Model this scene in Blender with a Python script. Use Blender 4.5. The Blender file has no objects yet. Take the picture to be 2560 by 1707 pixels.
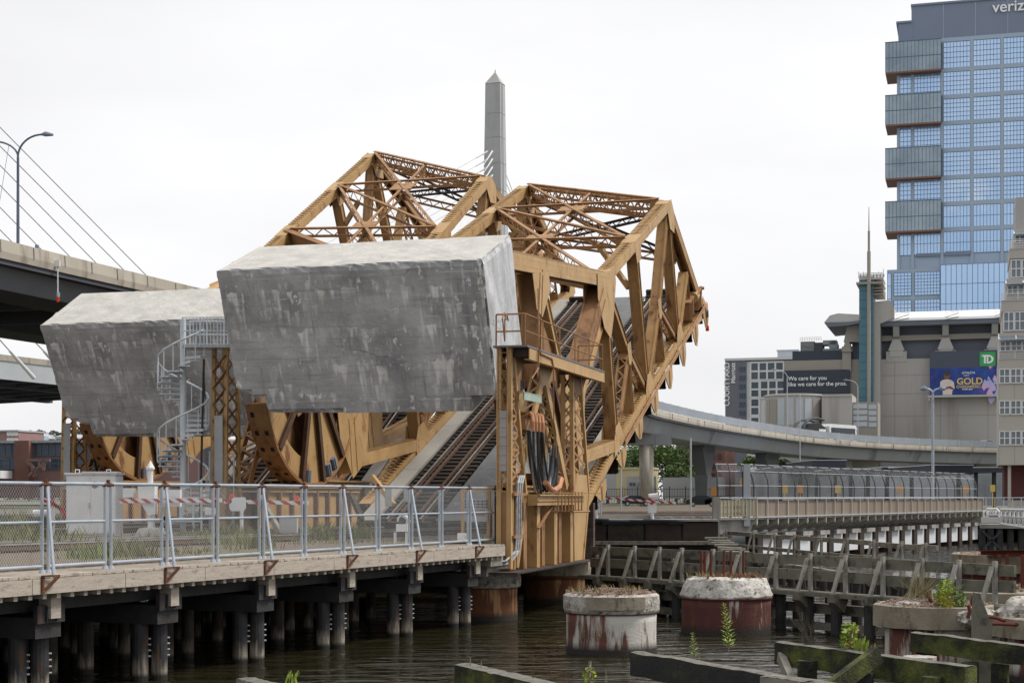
import bpy, bmesh, math, random
from mathutils import Vector as V, Matrix, noise as MN
rng = random.Random(7)
SC = bpy.context.scene
COL = SC.collection
# ------------------------------------------------------------------ camera model (metres, camera at eye height over the water)
FPX, CX, HY, EYE = 4000.0, 1280.0, 1239.0, 4.1
def at(px, py, Y):
    return V(((px - CX) / FPX * Y, Y, EYE + (HY - py) / FPX * Y))
def ray(px, py):
    return V(((px - CX) / FPX, 1.0, (HY - py) / FPX))
EYEP = V((0, 0, EYE))
def onplane(px, py, P0, N):
    r = ray(px, py)
    return EYEP + r * (N.dot(P0 - EYEP) / N.dot(r))
def onz(px, py, z):
    r = ray(px, py)
    return EYEP + r * ((z - EYE) / r.z)
TH = 0.279
E = V((math.cos(TH), -math.sin(TH), 0)); D = V((math.sin(TH), math.cos(TH), 0)); Z = V((0, 0, 1))
# ------------------------------------------------------------------ mesh builder
class MB:
    def __init__(s): s.v = []; s.f = []; s.m = []; s.mi = 0
    def _add(s, vs, fs):
        o = len(s.v); s.v += [tuple(p) for p in vs]; s.f += [tuple(i + o for i in f) for f in fs]; s.m += [s.mi] * len(fs)
    def quad(s, *p): s._add(p, [tuple(range(len(p)))])
    def box8(s, p):
        s._add(p, [(0, 3, 2, 1), (4, 5, 6, 7), (0, 1, 5, 4), (1, 2, 6, 5), (2, 3, 7, 6), (3, 0, 4, 7)])
    def obox(s, o, x, y, z):          # corner + three edge vectors
        o = V(o); x = V(x); y = V(y); z = V(z)
        s.box8([o, o + x, o + x + y, o + y, o + z, o + x + z, o + x + y + z, o + y + z])
    def box(s, x0, x1, y0, y1, z0, z1):
        s.obox((x0, y0, z0), (x1 - x0, 0, 0), (0, y1 - y0, 0), (0, 0, z1 - z0))
    def bar(s, a, b, w, h, up=Z):     # w across, h along up
        a = V(a); b = V(b); d = b - a
        if d.length < 1e-6: return
        d.normalize(); up = V(up)
        if abs(d.dot(up.normalized())) > .995: up = V((0, 1, 0)) if abs(d.y) < .9 else V((1, 0, 0))
        sd = d.cross(up).normalized(); u = sd.cross(d).normalized()
        x = sd * w * .5; y = u * h * .5
        s.box8([a - x - y, a + x - y, a + x + y, a - x + y, b - x - y, b + x - y, b + x + y, b - x + y])
    def tube(s, a, b, r, n=8, r2=None, cap=True):
        a = V(a); b = V(b); d = b - a
        if d.length < 1e-6: return
        d.normalize(); t = V((0, 0, 1)) if abs(d.z) < .9 else V((1, 0, 0))
        x = d.cross(t).normalized(); y = d.cross(x).normalized(); r2 = r if r2 is None else r2
        vs = []
        for P, R in ((a, r), (b, r2)):
            for i in range(n):
                q = 2 * math.pi * i / n; vs.append(P + x * math.cos(q) * R + y * math.sin(q) * R)
        fs = [(i, (i + 1) % n, n + (i + 1) % n, n + i) for i in range(n)]
        if cap: fs += [tuple(range(n - 1, -1, -1)), tuple(range(n, 2 * n))]
        s._add(vs, fs)
    def path(s, pts, r, n=6):
        pts = [V(p) for p in pts]; m = len(pts); vs = []; px = None
        for k, p in enumerate(pts):
            d = (pts[min(k + 1, m - 1)] - pts[max(k - 1, 0)]).normalized()
            if px is None:
                t = V((0, 0, 1)) if abs(d.z) < .9 else V((1, 0, 0)); px = d.cross(t).normalized()
            else:
                px = (px - d * px.dot(d)).normalized()
            y = d.cross(px)
            rr = r[k] if isinstance(r, (list, tuple)) else r
            for i in range(n):
                q = 2 * math.pi * i / n; vs.append(p + px * math.cos(q) * rr + y * math.sin(q) * rr)
        fs = []
        for k in range(m - 1):
            for i in range(n):
                fs.append((k * n + i, k * n + (i + 1) % n, (k + 1) * n + (i + 1) % n, (k + 1) * n + i))
        fs += [tuple(range(n - 1, -1, -1)), tuple(range((m - 1) * n, m * n))]
        s._add(vs, fs)
    def prism(s, poly, ext):          # planar polygon + extrusion vector
        ext = V(ext); poly = [V(p) for p in poly]; n = len(poly)
        s._add(poly + [p + ext for p in poly], [tuple(range(n - 1, -1, -1)), tuple(range(n, 2 * n))] + [(i, (i + 1) % n, n + (i + 1) % n, n + i) for i in range(n)])
    def lathe(s, c, prof, n=48, jit=0.0, jz=0.0, seed=0):
        c = V(c); vs = []; m = len(prof)
        for k, (r, z) in enumerate(prof):
            for i in range(n):
                q = 2 * math.pi * i / n
                w = MN.noise(V((math.cos(q) * 2.2, math.sin(q) * 2.2, z * 2 + seed))) + .6 * MN.noise(V((math.cos(q) * 7, math.sin(q) * 7, z * 7 + seed)))
                rr = r * (1 + jit * w); vs.append(c + V((math.cos(q) * rr, math.sin(q) * rr, z + jz * w)))
        fs = []
        for k in range(m - 1):
            for i in range(n): fs.append((k * n + i, k * n + (i + 1) % n, (k + 1) * n + (i + 1) % n, (k + 1) * n + i))
        fs += [tuple(range(n - 1, -1, -1)), tuple(range((m - 1) * n, m * n))]
        s._add(vs, fs)
    def lace(s, a, b, side, nrm, w, pitch, bw=.07, t=.015, X=True, off=0.0):   # lacing bars in the plane (axis, side)
        a = V(a); b = V(b); side = V(side).normalized(); nrm = V(nrm).normalized(); L = (b - a).length
        n = max(1, round(L / pitch)); d = (b - a) / n; o = nrm * off
        for i in range(n):
            p = a + d * i + o; q = p + d; h = side * w * .5
            if X or i % 2 == 0: s.bar(p - h, q + h, bw, t, nrm)
            if X or i % 2 == 1: s.bar(p + h + nrm * t * (1 if X else 0), q - h + nrm * t * (1 if X else 0), bw, t, nrm)
    def leafcloud(s, c, R, n, size, hollow=.35, flat=0.0):
        c = V(c)
        for _ in range(n):
            while True:
                p = V((rng.uniform(-1, 1), rng.uniform(-1, 1), rng.uniform(-1, 1)))
                if hollow < p.length < 1: break
            q = c + V((p.x * R[0], p.y * R[1], p.z * R[2]))
            s.leaf(q, size * rng.uniform(.6, 1.3))
    def leaf(s, q, z):
        a = V((rng.gauss(0, 1), rng.gauss(0, 1), rng.gauss(0, .6))).normalized(); b = a.cross(V((rng.gauss(0, 1), rng.gauss(0, 1), rng.gauss(0, 1)))).normalized()
        s.quad(q - a * z, q - b * z * .5 + a * z * .1, q + a * z, q + b * z * .5 + a * z * .1)
    def build(s, name, mat, parent=None, smooth=False, mw=None):
        me = bpy.data.meshes.new(name); me.from_pydata(s.v, [], s.f)
        mats = mat if isinstance(mat, (list, tuple)) else [mat]
        for k in mats: me.materials.append(k)
        if len(mats) > 1: me.polygons.foreach_set('material_index', s.m)
        if smooth: me.polygons.foreach_set('use_smooth', [True] * len(me.polygons))
        bm = bmesh.new(); bm.from_mesh(me); bmesh.ops.recalc_face_normals(bm, faces=bm.faces); bm.to_mesh(me); bm.free()
        me.update()
        o = bpy.data.objects.new(name, me); COL.objects.link(o)
        if parent: o.parent = parent
        if mw: o.matrix_world = mw
        return o
def tag(o, label=None, cat=None, group=None, kind=None):
    if label: o['label'] = label
    if cat: o['category'] = cat
    if group: o['group'] = group
    if kind: o['kind'] = kind
    return o
def thing(name, label, cat, loc=(0, 0, 0), group=None):
    o = bpy.data.objects.new(name, None); COL.objects.link(o); o.empty_display_size = .3
    o.location = loc
    return tag(o, label, cat, group)
def part(name, mb, mat, root, smooth=False, label=None):      # mesh given in world coordinates, root an unrotated empty
    o = mb.build(name, mat, None, smooth); bpy.context.view_layer.update
    off = V(root.location) if root.parent is None else V(root.parent.location) + V(root.location)
    if root.type == 'MESH': off = root.get('_off', (0, 0, 0)); off = V(off)
    o.data.transform(Matrix.Translation(-off)); o.parent = root
    o.location = (0, 0, 0)
    OFF[o.name] = off
    if label: o['label'] = label
    return o
OFF = {}
def sub(name, mb, mat, par, smooth=False):                     # sub-part of a part made with part()
    o = mb.build(name, mat, None, smooth); o.data.transform(Matrix.Translation(-OFF[par.name])); o.parent = par
    return o
def copy_tree(o, parent=None):
    c = o.copy(); COL.objects.link(c); c.parent = parent
    for ch in list(o.children): copy_tree(ch, c)
    return c
def single(name, mb, mat, label, cat, group=None, kind=None, smooth=False):
    return tag(mb.build(name, mat, None, smooth), label, cat, group, kind)
ORD = ['first', 'second', 'third', 'fourth', 'fifth', 'sixth', 'seventh', 'eighth', 'ninth', 'tenth', 'eleventh', 'twelfth', 'thirteenth', 'fourteenth', 'fifteenth', 'sixteenth', 'seventeenth', 'eighteenth', 'nineteenth', 'twentieth']
def text_mb(s, size, depth=.02, align='LEFT', bold=0.0):
    cu = bpy.data.curves.new('t', 'FONT'); cu.body = s; cu.size = size; cu.extrude = depth; cu.align_x = align; cu.offset = bold
    o = bpy.data.objects.new('t', cu); COL.objects.link(o)
    dg = bpy.context.evaluated_depsgraph_get(); me = bpy.data.meshes.new_from_object(o.evaluated_get(dg))
    mb = MB(); mb._add([v.co.copy() for v in me.vertices], [tuple(p.vertices) for p in me.polygons])
    bpy.data.objects.remove(o); bpy.data.curves.remove(cu); bpy.data.meshes.remove(me)
    return mb
def place(mb, O, X, Y):                                          # map local x,y,z of a builder to world axes
    O = V(O); X = V(X); Y = V(Y); N = X.cross(Y).normalized()
    mb.v = [tuple(O + X * p[0] + Y * p[1] + N * p[2]) for p in mb.v]
    return mb
# ------------------------------------------------------------------ materials
MT = {}
def pm(name, c1, c2=None, sc=2.0, rough=.8, metal=0.0, c3=None, sc3=8.0, th3=.62, st=(1, 1, 1), st3=None, bump=0.0, bsc=20.0, spec=.3, w3=.06, det=5.0):
    m = bpy.data.materials.new(name); m.use_nodes = True; nt = m.node_tree; N = nt.nodes; L = nt.links
    b = N['Principled BSDF']; b.inputs['Roughness'].default_value = rough; b.inputs['Metallic'].default_value = metal
    b.inputs['Specular IOR Level'].default_value = spec
    tc = N.new('ShaderNodeTexCoord')
    def mapped(sv):
        mp = N.new('ShaderNodeMapping'); mp.inputs['Scale'].default_value = sv; L.new(tc.outputs['Object'], mp.inputs['Vector']); return mp.outputs['Vector']
    def nz(scale, sv, d=det):
        n = N.new('ShaderNodeTexNoise'); n.inputs['Scale'].default_value = scale; n.inputs['Detail'].default_value = d; n.inputs['Roughness'].default_value = .62
        L.new(mapped(sv), n.inputs['Vector']); return n.outputs['Fac']
    def ramp(fac, a, bb):
        r = N.new('ShaderNodeMapRange'); r.inputs['From Min'].default_value = a; r.inputs['From Max'].default_value = bb; L.new(fac, r.inputs['Value']); return r.outputs['Result']
    def mix(f, A, B):
        x = N.new('ShaderNodeMix'); x.data_type = 'RGBA'; L.new(f, x.inputs[0])
        for k, val in ((6, A), (7, B)):
            if isinstance(val, (tuple, list)): x.inputs[k].default_value = (*val[:3], 1)
            else: L.new(val, x.inputs[k])
        return x.outputs[2]
    col = tuple(c1)
    if c2: col = mix(ramp(nz(sc, st), .35, .65), c1, c2)
    if c3: col = mix(ramp(nz(sc3, st3 or st), th3 - w3, th3 + w3), col, c3)
    if isinstance(col, tuple): b.inputs['Base Color'].default_value = (*col, 1)
    else: L.new(col, b.inputs['Base Color'])
    if bump:
        bp = N.new('ShaderNodeBump'); bp.inputs['Strength'].default_value = bump; bp.inputs['Distance'].default_value = .05
        L.new(nz(bsc, (1, 1, 1), 6), bp.inputs['Height']); L.new(bp.outputs['Normal'], b.inputs['Normal'])
    m['x'] = 1
    MT[name] = m; m.diffuse_color = (*c1, 1)
    m_nodes[name] = (nt, b, mapped, nz, ramp, mix, col)
    return m
m_nodes = {}
pm('steel', (.46, .298, .134), (.375, .232, .10), .8, .5, 0, (.22, .10, .045), 1.6, .63, w3=.06, st3=(1, 1, .5), bump=.06, bsc=9)
pm('steel_rusty', (.30, .165, .075), (.23, .118, .053), 1.0, .65, 0, (.11, .05, .03), 1.4, .62, w3=.08, st3=(1, 1, .5), bump=.1, bsc=9)
pm('steel_shaded', (.375, .225, .098), (.30, .17, .072), .9, .55, 0, (.14, .062, .033), 1.5, .62, w3=.07, st3=(1, 1, .5), bump=.08, bsc=9)  # darker copy of the tan steel, shade of the web members put into its colour
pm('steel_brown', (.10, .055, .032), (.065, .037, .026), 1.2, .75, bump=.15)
pm('steel_dark', (.060, .040, .033), (.035, .027, .025), 1.3, .8, bump=.15)  # brown of rust, with shadow put into the colour as well
pm('lacing', (.37, .215, .098), (.27, .14, .065), .8, .6, 0, (.15, .065, .035), 1.2, .62, w3=.1)
pm('rust', (.13, .050, .026), (.075, .032, .022), 2.5, .85, 0, (.25, .11, .04), 4, .66, bump=.3)
pm('rust_red', (.13, .035, .022), (.09, .028, .020), 3, .85, bump=.2)
pm('galv', (.31, .355, .41), (.39, .43, .475), 3, .45, .35, (.25, .16, .10), 7, .72, w3=.04)
pm('stair', (.60, .65, .69), (.52, .57, .61), 2, .45)
pm('wood_pale', (.36, .345, .31), (.25, .24, .21), 3, .9, 0, (.14, .135, .11), 3, .62, bump=.3)
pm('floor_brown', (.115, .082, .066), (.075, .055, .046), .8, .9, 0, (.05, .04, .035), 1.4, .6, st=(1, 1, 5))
pm('hall_shade', (.30, .32, .35), (.17, .185, .21), .12, .8)
pm('galv_dull', (.36, .39, .42), (.45, .47, .49), 2, .5, .2)
pm('concrete', (.40, .385, .36), (.30, .29, .275), .8, .9, 0, (.21, .20, .19), .5, .58, bump=.25, bsc=12)
pm('concrete_light', (.50, .47, .41), (.41, .385, .34), .7, .9, 0, (.27, .25, .22), 1.2, .62, st3=(1, 1, .25), bump=.2)
pm('concrete_rubble', (.52, .49, .45), (.24, .225, .20), 5, .95, 0, (.10, .085, .07), 7, .60, bump=1.0, bsc=14)
pm('concrete_brown', (.20, .17, .125), (.30, .265, .21), 2.2, .92, 0, (.09, .075, .055), 3, .6, st3=(1, 1, .3), bump=.4)
pm('wood_new', (.43, .375, .315), (.34, .30, .255), 3, .85, 0, (.24, .20, .17), 4, .62, st=(.6, .6, 6), st3=(.8, .8, 3), bump=.3)
pm('wood_grey', (.27, .255, .22), (.19, .18, .15), 3, .9, 0, (.10, .10, .075), 3, .6, bump=.4)
pm('wood_green', (.165, .16, .125), (.12, .116, .093), 2, .9, 0, (.06, .06, .045), 2.5, .58, bump=.4)
pm('wood_black', (.030, .029, .030), (.045, .043, .043), 3, .7, bump=.4)
pm('wood_dark', (.065, .055, .045), (.035, .031, .028), 2, .85, bump=.3)
pm('moss', (.135, .15, .035), (.05, .058, .022), 3.2, .9, 0, (.020, .020, .017), 1.5, .50, w3=.09, st=(1, 1, .7), bump=.8, bsc=22, det=9.0)
pm('moss_dark', (.022, .023, .024), (.035, .037, .030), 2.2, .85, 0, (.07, .08, .03), 1.9, .62, bump=.5)
pm('concrete_white', (.62, .60, .56), (.36, .34, .31), 3.5, .95, 0, (.12, .105, .09), 6, .60, bump=1.0, bsc=11)
pm('timber_top', (.19, .18, .155), (.10, .095, .082), 6, .95, bump=.6)
pm('pile_foot', (.30, .27, .22), (.10, .085, .07), 8, .9, st=(1, 1, .2), bump=.4)
pm('white_paint', (.74, .75, .76), (.66, .67, .68), 2, .5, 0, (.40, .36, .32), 4, .70)
pm('red_paint', (.50, .035, .03), (.40, .03, .03), 3, .5)
pm('red_lamp', (.80, .06, .02), None, rough=.3)
pm('deck_plate', (.17, .175, .185), (.125, .13, .14), .6, .8, 0, (.22, .22, .22), 2, .65, bump=.1)
pm('curb', (.36, .345, .31), (.30, .285, .26), .5, .85, bump=.15)
pm('tie', (.055, .044, .036), (.035, .030, .027), 2, .9, bump=.3)
pm('rail_top', (.46, .45, .43), (.34, .31, .28), 2, .4, .6)
pm('rail_rust', (.14, .085, .06), (.09, .06, .045), 3, .8)
pm('ballast', (.19, .145, .11), (.085, .066, .052), 9, .95, 0, (.12, .12, .05), .35, .60, w3=.06, bump=1.0, bsc=14)
pm('earth', (.16, .155, .125), (.10, .105, .07), .5, .95, bump=.5, bsc=4)
pm('asphalt', (.055, .055, .058), (.045, .045, .048), .5, .9)
pm('gravel_red', (.24, .16, .125), (.15, .10, .08), 18, .95, 0, (.36, .31, .27), 22, .62, bump=1.0, bsc=30)
pm('grass', (.135, .145, .05), (.19, .165, .075), 1.0, .85, 0, (.13, .165, .035), .5, .56)
pm('grass_dry', (.27, .22, .10), (.20, .17, .08), 2, .9)
pm('tree_leaf', (.050, .085, .028), (.085, .125, .04), .5, .8)
pm('leaf', (.08, .135, .03), (.13, .19, .04), .9, .75)
pm('leaf_bright', (.30, .39, .06), (.20, .29, .045), 3, .7)
pm('leaf_yellow', (.42, .36, .05), (.28, .32, .06), 5, .7)
pm('bark', (.10, .08, .06), (.06, .05, .04), 4, .9)
pm('twig', (.24, .20, .16), None, rough=.9)
pm('cable_black', (.022, .022, .024), (.05, .05, .055), 3, .5)
pm('cable_grey', (.38, .39, .40), (.22, .22, .23), 6, .5)
pm('copper', (.52, .25, .13), (.38, .18, .10), 3, .5, .2)
pm('patina', (.36, .44, .38), (.28, .36, .31), 3, .7)
pm('panel_grey', (.40, .41, .42), (.33, .335, .34), 1, .6)
pm('socket_shade', (.018, .018, .02), None, rough=.95)
pm('zakim_stone', (.42, .425, .425), (.365, .37, .375), .12, .8, 0, (.33, .335, .34), .3, .62, st3=(1, 1, .2))
pm('zakim_cap', (.43, .42, .40), (.36, .35, .33), .2, .8)
pm('cable_white', (.66, .67, .68), None, rough=.4)
pm('girder_blue', (.19, .215, .25), (.155, .175, .205), .15, .6, bump=0)
pm('girder_light', (.30, .33, .355), (.25, .275, .30), .15, .6)
pm('girder_pale', (.47, .50, .52), (.40, .43, .45), .2, .6)
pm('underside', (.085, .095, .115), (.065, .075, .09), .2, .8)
pm('viaduct_box', (.30, .315, .33), (.25, .265, .28), .1, .7, 0, (.15, .16, .17), .3, .62, st3=(1, 1, .3))
pm('barrier', (.44, .405, .345), (.36, .33, .28), .25, .9, 0, (.25, .225, .19), .9, .6, st3=(1, 1, .15))
pm('pier_dark', (.12, .125, .13), (.09, .095, .10), .3, .9)
pm('screen', (.30, .33, .37), (.25, .28, .32), .3, .4)
pm('lamp_blue', (.12, .155, .21), (.10, .13, .18), 1, .5)
pm('slate', (.20, .24, .325), (.185, .225, .305), .05, .6)
pm('slate_light', (.36, .445, .555), (.335, .42, .525), .05, .6)
pm('glass_blue', (.52, .70, .96), (.40, .60, .90), .035, .2, .7, (.62, .78, .98), .06, .62)
pm('glass_sky', (.50, .68, .95), (.40, .60, .88), .02, .12, .75)
pm('glass_green', (.34, .41, .47), (.22, .285, .34), .12, .15, .5)
pm('mullion', (.11, .15, .215), None, rough=.6)
pm('soffit_red', (.22, .115, .085), None, rough=.7)
pm('teal_glass', (.085, .20, .25), (.065, .165, .21), .1, .3, .2)
pm('garden_wall', (.45, .435, .41), (.40, .385, .365), .06, .9, 0, (.33, .315, .29), .2, .62, st3=(1, 1, .1))
pm('garden_tan', (.33, .305, .275), (.30, .28, .25), .06, .9)
pm('garden_grey', (.145, .16, .195), (.125, .14, .175), .1, .7)
pm('roof_white', (.78, .79, .80), (.70, .71, .72), .1, .5)
pm('roof_grey', (.50, .50, .49), (.42, .42, .41), .1, .6)
pm('board_dark', (.045, .055, .075), None, rough=.6)
pm('board_slate', (.075, .09, .125), None, rough=.6)
pm('letter_white', (.85, .86, .87), None, rough=.5)
pm('td_green', (.05, .36, .12), None, rough=.5)
pm('gold', (.78, .56, .12), None, rough=.5)
pm('ad_blue', (.015, .03, .17), (.03, .09, .36), .22, .4, 0, (.12, .07, .38), .35, .60)
pm('ad_light', (.30, .45, .80), (.75, .40, .55), .6, .4)
pm('skin_print', (.21, .10, .065), None, rough=.6)
pm('shirt_print', (.62, .55, .52), (.70, .62, .55), 1, .6)
pm('marriott', (.19, .195, .23), (.165, .17, .205), .1, .8)
pm('marriott_white', (.62, .64, .66), None, rough=.6)
pm('glass_dark', (.06, .085, .11), (.10, .13, .16), .15, .2, .1)
pm('glass_grey', (.22, .26, .29), (.14, .17, .20), .25, .2, .15)
pm('condo', (.46, .435, .40), (.43, .405, .375), .2, .85)
pm('condo_grey', (.40, .395, .39), None, rough=.85)
pm('brick', (.235, .125, .105), (.19, .10, .085), .3, .9)
pm('brick_pink', (.30, .185, .18), (.25, .155, .15), .2, .9)
pm('brick_dark', (.12, .045, .045), (.10, .038, .04), .5, .9)
pm('beige', (.58, .50, .31), (.52, .45, .28), .3, .85)
pm('mech_dark', (.06, .07, .085), (.08, .09, .10), .6, .7)
pm('mech_grey', (.30, .36, .38), None, rough=.6)
pm('black_paint', (.02, .021, .024), None, rough=.35)
pm('car_glass', (.03, .04, .05), None, rough=.1)
pm('sign_orange', (.50, .24, .07), None, rough=.6)
pm('sign_yellow', (.50, .36, .09), None, rough=.6)
pm('fence_dark', (.05, .055, .065), None, rough=.6)
pm('far_grey', (.30, .32, .34), (.38, .39, .40), .1, .8)
pm('far_green', (.10, .13, .10), (.14, .16, .13), .2, .9)
pm('frame_white', (.70, .71, .72), None, rough=.5)
pm('pale_panel', (.48, .52, .56), (.42, .46, .50), .2, .6)
pm('wood_panel', (.24, .19, .15), (.19, .155, .125), .8, .85, st=(3, 3, .3))

def counterweight_material():
    m = pm('counterweight_concrete', (.50, .505, .512), (.385, .39, .40), .6, .92, 0, (.25, .255, .265), .5, .56, w3=.14)
    nt, b, mapped, nz, ramp, mix, col = m_nodes['counterweight_concrete']; N = nt.nodes; L = nt.links
    def mul(x, y):
        q = N.new('ShaderNodeMath'); q.operation = 'MULTIPLY'
        for i, k in ((0, x), (1, y)):
            if isinstance(k, float): q.inputs[i].default_value = k
            else: L.new(k, q.inputs[i])
        return q.outputs[0]
    # broad pale and dark patches, then lime runs that start at the pour lines and fade downwards
    tc0 = N.new('ShaderNodeTexCoord'); sp0 = N.new('ShaderNodeSeparateXYZ'); L.new(tc0.outputs['Object'], sp0.inputs[0])
    def mth(op, x, y=0.0, w=0.0):
        q = N.new('ShaderNodeMath'); q.operation = op
        for i, k in ((0, x), (1, y), (2, w)):
            if isinstance(k, (int, float)): q.inputs[i].default_value = k
            else: L.new(k, q.inputs[i])
        return q.outputs[0]
    col = mix(mul(ramp(nz(.33, (1, 1, 1.2), 4), .50, .66), .45), col, (.53, .535, .545))
    col = mix(mul(ramp(nz(.45, (1.2, 1, .8), 5), .52, .66), .55), col, (.20, .203, .21))
    def runs(per, ph, sx_, th, amt, colr, seed):
        wob = mth('MULTIPLY', nz(1.1, (1, 1, .2), 3), .9)
        zz = mth('ADD', mth('MULTIPLY', mth('ADD', sp0.outputs['Z'], wob), 1.0 / per), 50.0 + ph)
        fl, fr = mth('FLOOR', zz), mth('FRACT', zz)
        cb = N.new('ShaderNodeCombineXYZ'); L.new(mth('MULTIPLY', mth('ADD', sp0.outputs['X'], sp0.outputs['Y']), sx_), cb.inputs[0]); L.new(mth('MULTIPLY', sp0.outputs['Z'], .35), cb.inputs[1]); L.new(mth('MULTIPLY_ADD', fl, 7.3, seed), cb.inputs[2])
        n = N.new('ShaderNodeTexNoise'); n.inputs['Scale'].default_value = 1.0; n.inputs['Detail'].default_value = 5; L.new(cb.outputs[0], n.inputs['Vector'])
        fade = mth('POWER', fr, 1.6)
        k = mth('SUBTRACT', mth('MULTIPLY_ADD', fade, .16, n.outputs['Fac']), 0.0)
        m1 = mul(ramp(k, th, th + .07), ramp(fr, .08, .5))
        msk = ramp(nz(.38, (1, 1, 1.1), 3), .40, .56)
        return mix(mul(mul(m1, msk), amt), col, colr)
    col = runs(1.35, .30, 3.0, .645, .95, (.74, .74, .735), 1.0)
    col = runs(.95, .1, 5.0, .685, .85, (.66, .665, .67), 31.0)
    lng = mul(ramp(nz(1.0, (3.2, 3.2, .28), 5), .57, .66), ramp(nz(.4, (1, 1, .9), 3), .45, .58))
    col = mix(mul(lng, .8), col, (.66, .66, .655))
    col = runs(1.7, .65, 2.0, .66, .5, (.19, .192, .2), 77.0)
    spots = mul(ramp(nz(3.4, (1, 1, .6), 8), .58, .62), ramp(nz(.42, (1.3, 1, 1.3), 2), .47, .57))
    col = mix(mul(spots, .9), col, (.80, .80, .79))
    yel = mul(ramp(nz(1.3, (1, 1, .5), 3), .56, .72), .35)
    col = mix(yel, col, (.36, .335, .25))
    # fine dark drips
    drip = mul(ramp(nz(2.0, (4, 4, .3), 5), .58, .70), .5)
    col = mix(drip, col, (.16, .163, .17))
    # board / pour lines
    wv = N.new('ShaderNodeTexWave'); wv.bands_direction = 'Z'; wv.inputs['Scale'].default_value = .42; wv.inputs['Distortion'].default_value = 1.2; wv.inputs['Detail'].default_value = 3; wv.inputs['Detail Scale'].default_value = .6
    L.new(mapped((1, 1, 1)), wv.inputs['Vector'])
    wl = mul(ramp(wv.outputs['Fac'], .985, 1.0), ramp(nz(.7, (1, 1, 2.5), 3), .50, .60))
    col = mix(mul(wl, .7), col, (.55, .55, .54))
    col = mix(mul(ramp(nz(.9, (.35, .35, 7), 5), .52, .66), .5), col, (.23, .234, .245))
    # cracks
    vo = N.new('ShaderNodeTexVoronoi'); vo.feature = 'DISTANCE_TO_EDGE'; vo.inputs['Scale'].default_value = .42
    wn = N.new('ShaderNodeTexNoise'); wn.inputs['Scale'].default_value = 2.2; wn.inputs['Detail'].default_value = 6
    tc = N.new('ShaderNodeTexCoord'); L.new(tc.outputs['Object'], wn.inputs['Vector'])
    vm = N.new('ShaderNodeMix'); vm.data_type = 'VECTOR'; vm.inputs[0].default_value = .22; L.new(tc.outputs['Object'], vm.inputs[4]); L.new(wn.outputs['Color'], vm.inputs[5])
    L.new(vm.outputs[1], vo.inputs['Vector'])
    cr = ramp(vo.outputs['Distance'], .0035, .0)
    crm = mul(cr, ramp(nz(.45, (1, 1, 1), 2), .54, .62))
    col = mix(mul(crm, .75), col, (.06, .06, .06))
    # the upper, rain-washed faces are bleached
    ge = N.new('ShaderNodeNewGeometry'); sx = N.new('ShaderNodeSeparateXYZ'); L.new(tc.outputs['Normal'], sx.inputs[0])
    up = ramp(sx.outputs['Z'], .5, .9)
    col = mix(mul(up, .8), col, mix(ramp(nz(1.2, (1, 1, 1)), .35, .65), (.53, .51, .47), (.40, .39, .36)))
    sd = ramp(sx.outputs['X'], .5, .9)  # right-hand face painted paler, the side light put into its colour
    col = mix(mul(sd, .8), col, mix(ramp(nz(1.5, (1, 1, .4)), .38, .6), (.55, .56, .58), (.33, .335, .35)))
    L.new(col, b.inputs['Base Color'])
    bp = N.new('ShaderNodeBump'); bp.inputs['Strength'].default_value = .5; bp.inputs['Distance'].default_value = .06
    L.new(nz(6.0, (1, 1, 1), 8), bp.inputs['Height']); bp2 = N.new('ShaderNodeBump'); bp2.inputs['Strength'].default_value = .8; bp2.inputs['Distance'].default_value = .05; bp2.invert = True
    L.new(crm, bp2.inputs['Height']); L.new(bp.outputs['Normal'], bp2.inputs['Normal']); L.new(bp2.outputs['Normal'], b.inputs['Normal'])
    return m
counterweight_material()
def caisson_material(name, base1, base2, white, amount, seedz):
    m = pm(name, base1, base2, 2.0, .85, bump=.35, bsc=16)
    nt, b, mapped, nz, ramp, mix, col = m_nodes[name]; N = nt.nodes; L = nt.links
    s = ramp(nz(1.6, (1.6, 1.6, .22), 6), .62 - amount, .70 - amount)
    col = mix(s, col, white)
    s2 = ramp(nz(3, (2.5, 2.5, .3), 5), .56, .70); col = mix(s2, col, (.16, .075, .04))
    tc = N.new('ShaderNodeTexCoord'); sx = N.new('ShaderNodeSeparateXYZ'); L.new(tc.outputs['Object'], sx.inputs[0])
    col = mix(ramp(sx.outputs['Z'], .32, .12), col, (.035, .03, .026))        # wet tide band
    L.new(col, b.inputs['Base Color']); return m
def pile_material(name, base1, base2):
    m = pm(name, base1, base2, 3.0, .6, 0, (.10, .05, .03), 2.2, .60, st3=(3, 3, .5), bump=.25)
    nt, b, mapped, nz, ramp, mix, col = m_nodes[name]; N = nt.nodes; L = nt.links
    tc = N.new('ShaderNodeTexCoord'); sx = N.new('ShaderNodeSeparateXYZ'); L.new(tc.outputs['Object'], sx.inputs[0])
    ad = N.new('ShaderNodeMath'); ad.operation = 'MULTIPLY_ADD'; L.new(nz(7, (1, 1, .12), 3), ad.inputs[0]); ad.inputs[1].default_value = -.9; L.new(sx.outputs['Z'], ad.inputs[2])
    q = ramp(ad.outputs[0], .10, -.18); col = mix(q, col, mix(ramp(nz(9, (1, 1, .15), 3), .4, .6), (.30, .265, .215), (.12, .10, .08)))
    q2 = ramp(ad.outputs[0], .7, .1); 
    col = mix(ramp(sx.outputs['Z'], .20, .10), col, (.022, .022, .018)); L.new(col, b.inputs['Base Color']); return m
pile_material('pile', (.026, .027, .031), (.038, .039, .043)); pile_material('pile_dim', (.05, .043, .034), (.030, .027, .023))
caisson_material('caisson_white', (.16, .06, .045), (.10, .045, .035), (.50, .48, .44), .17, 0)
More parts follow.
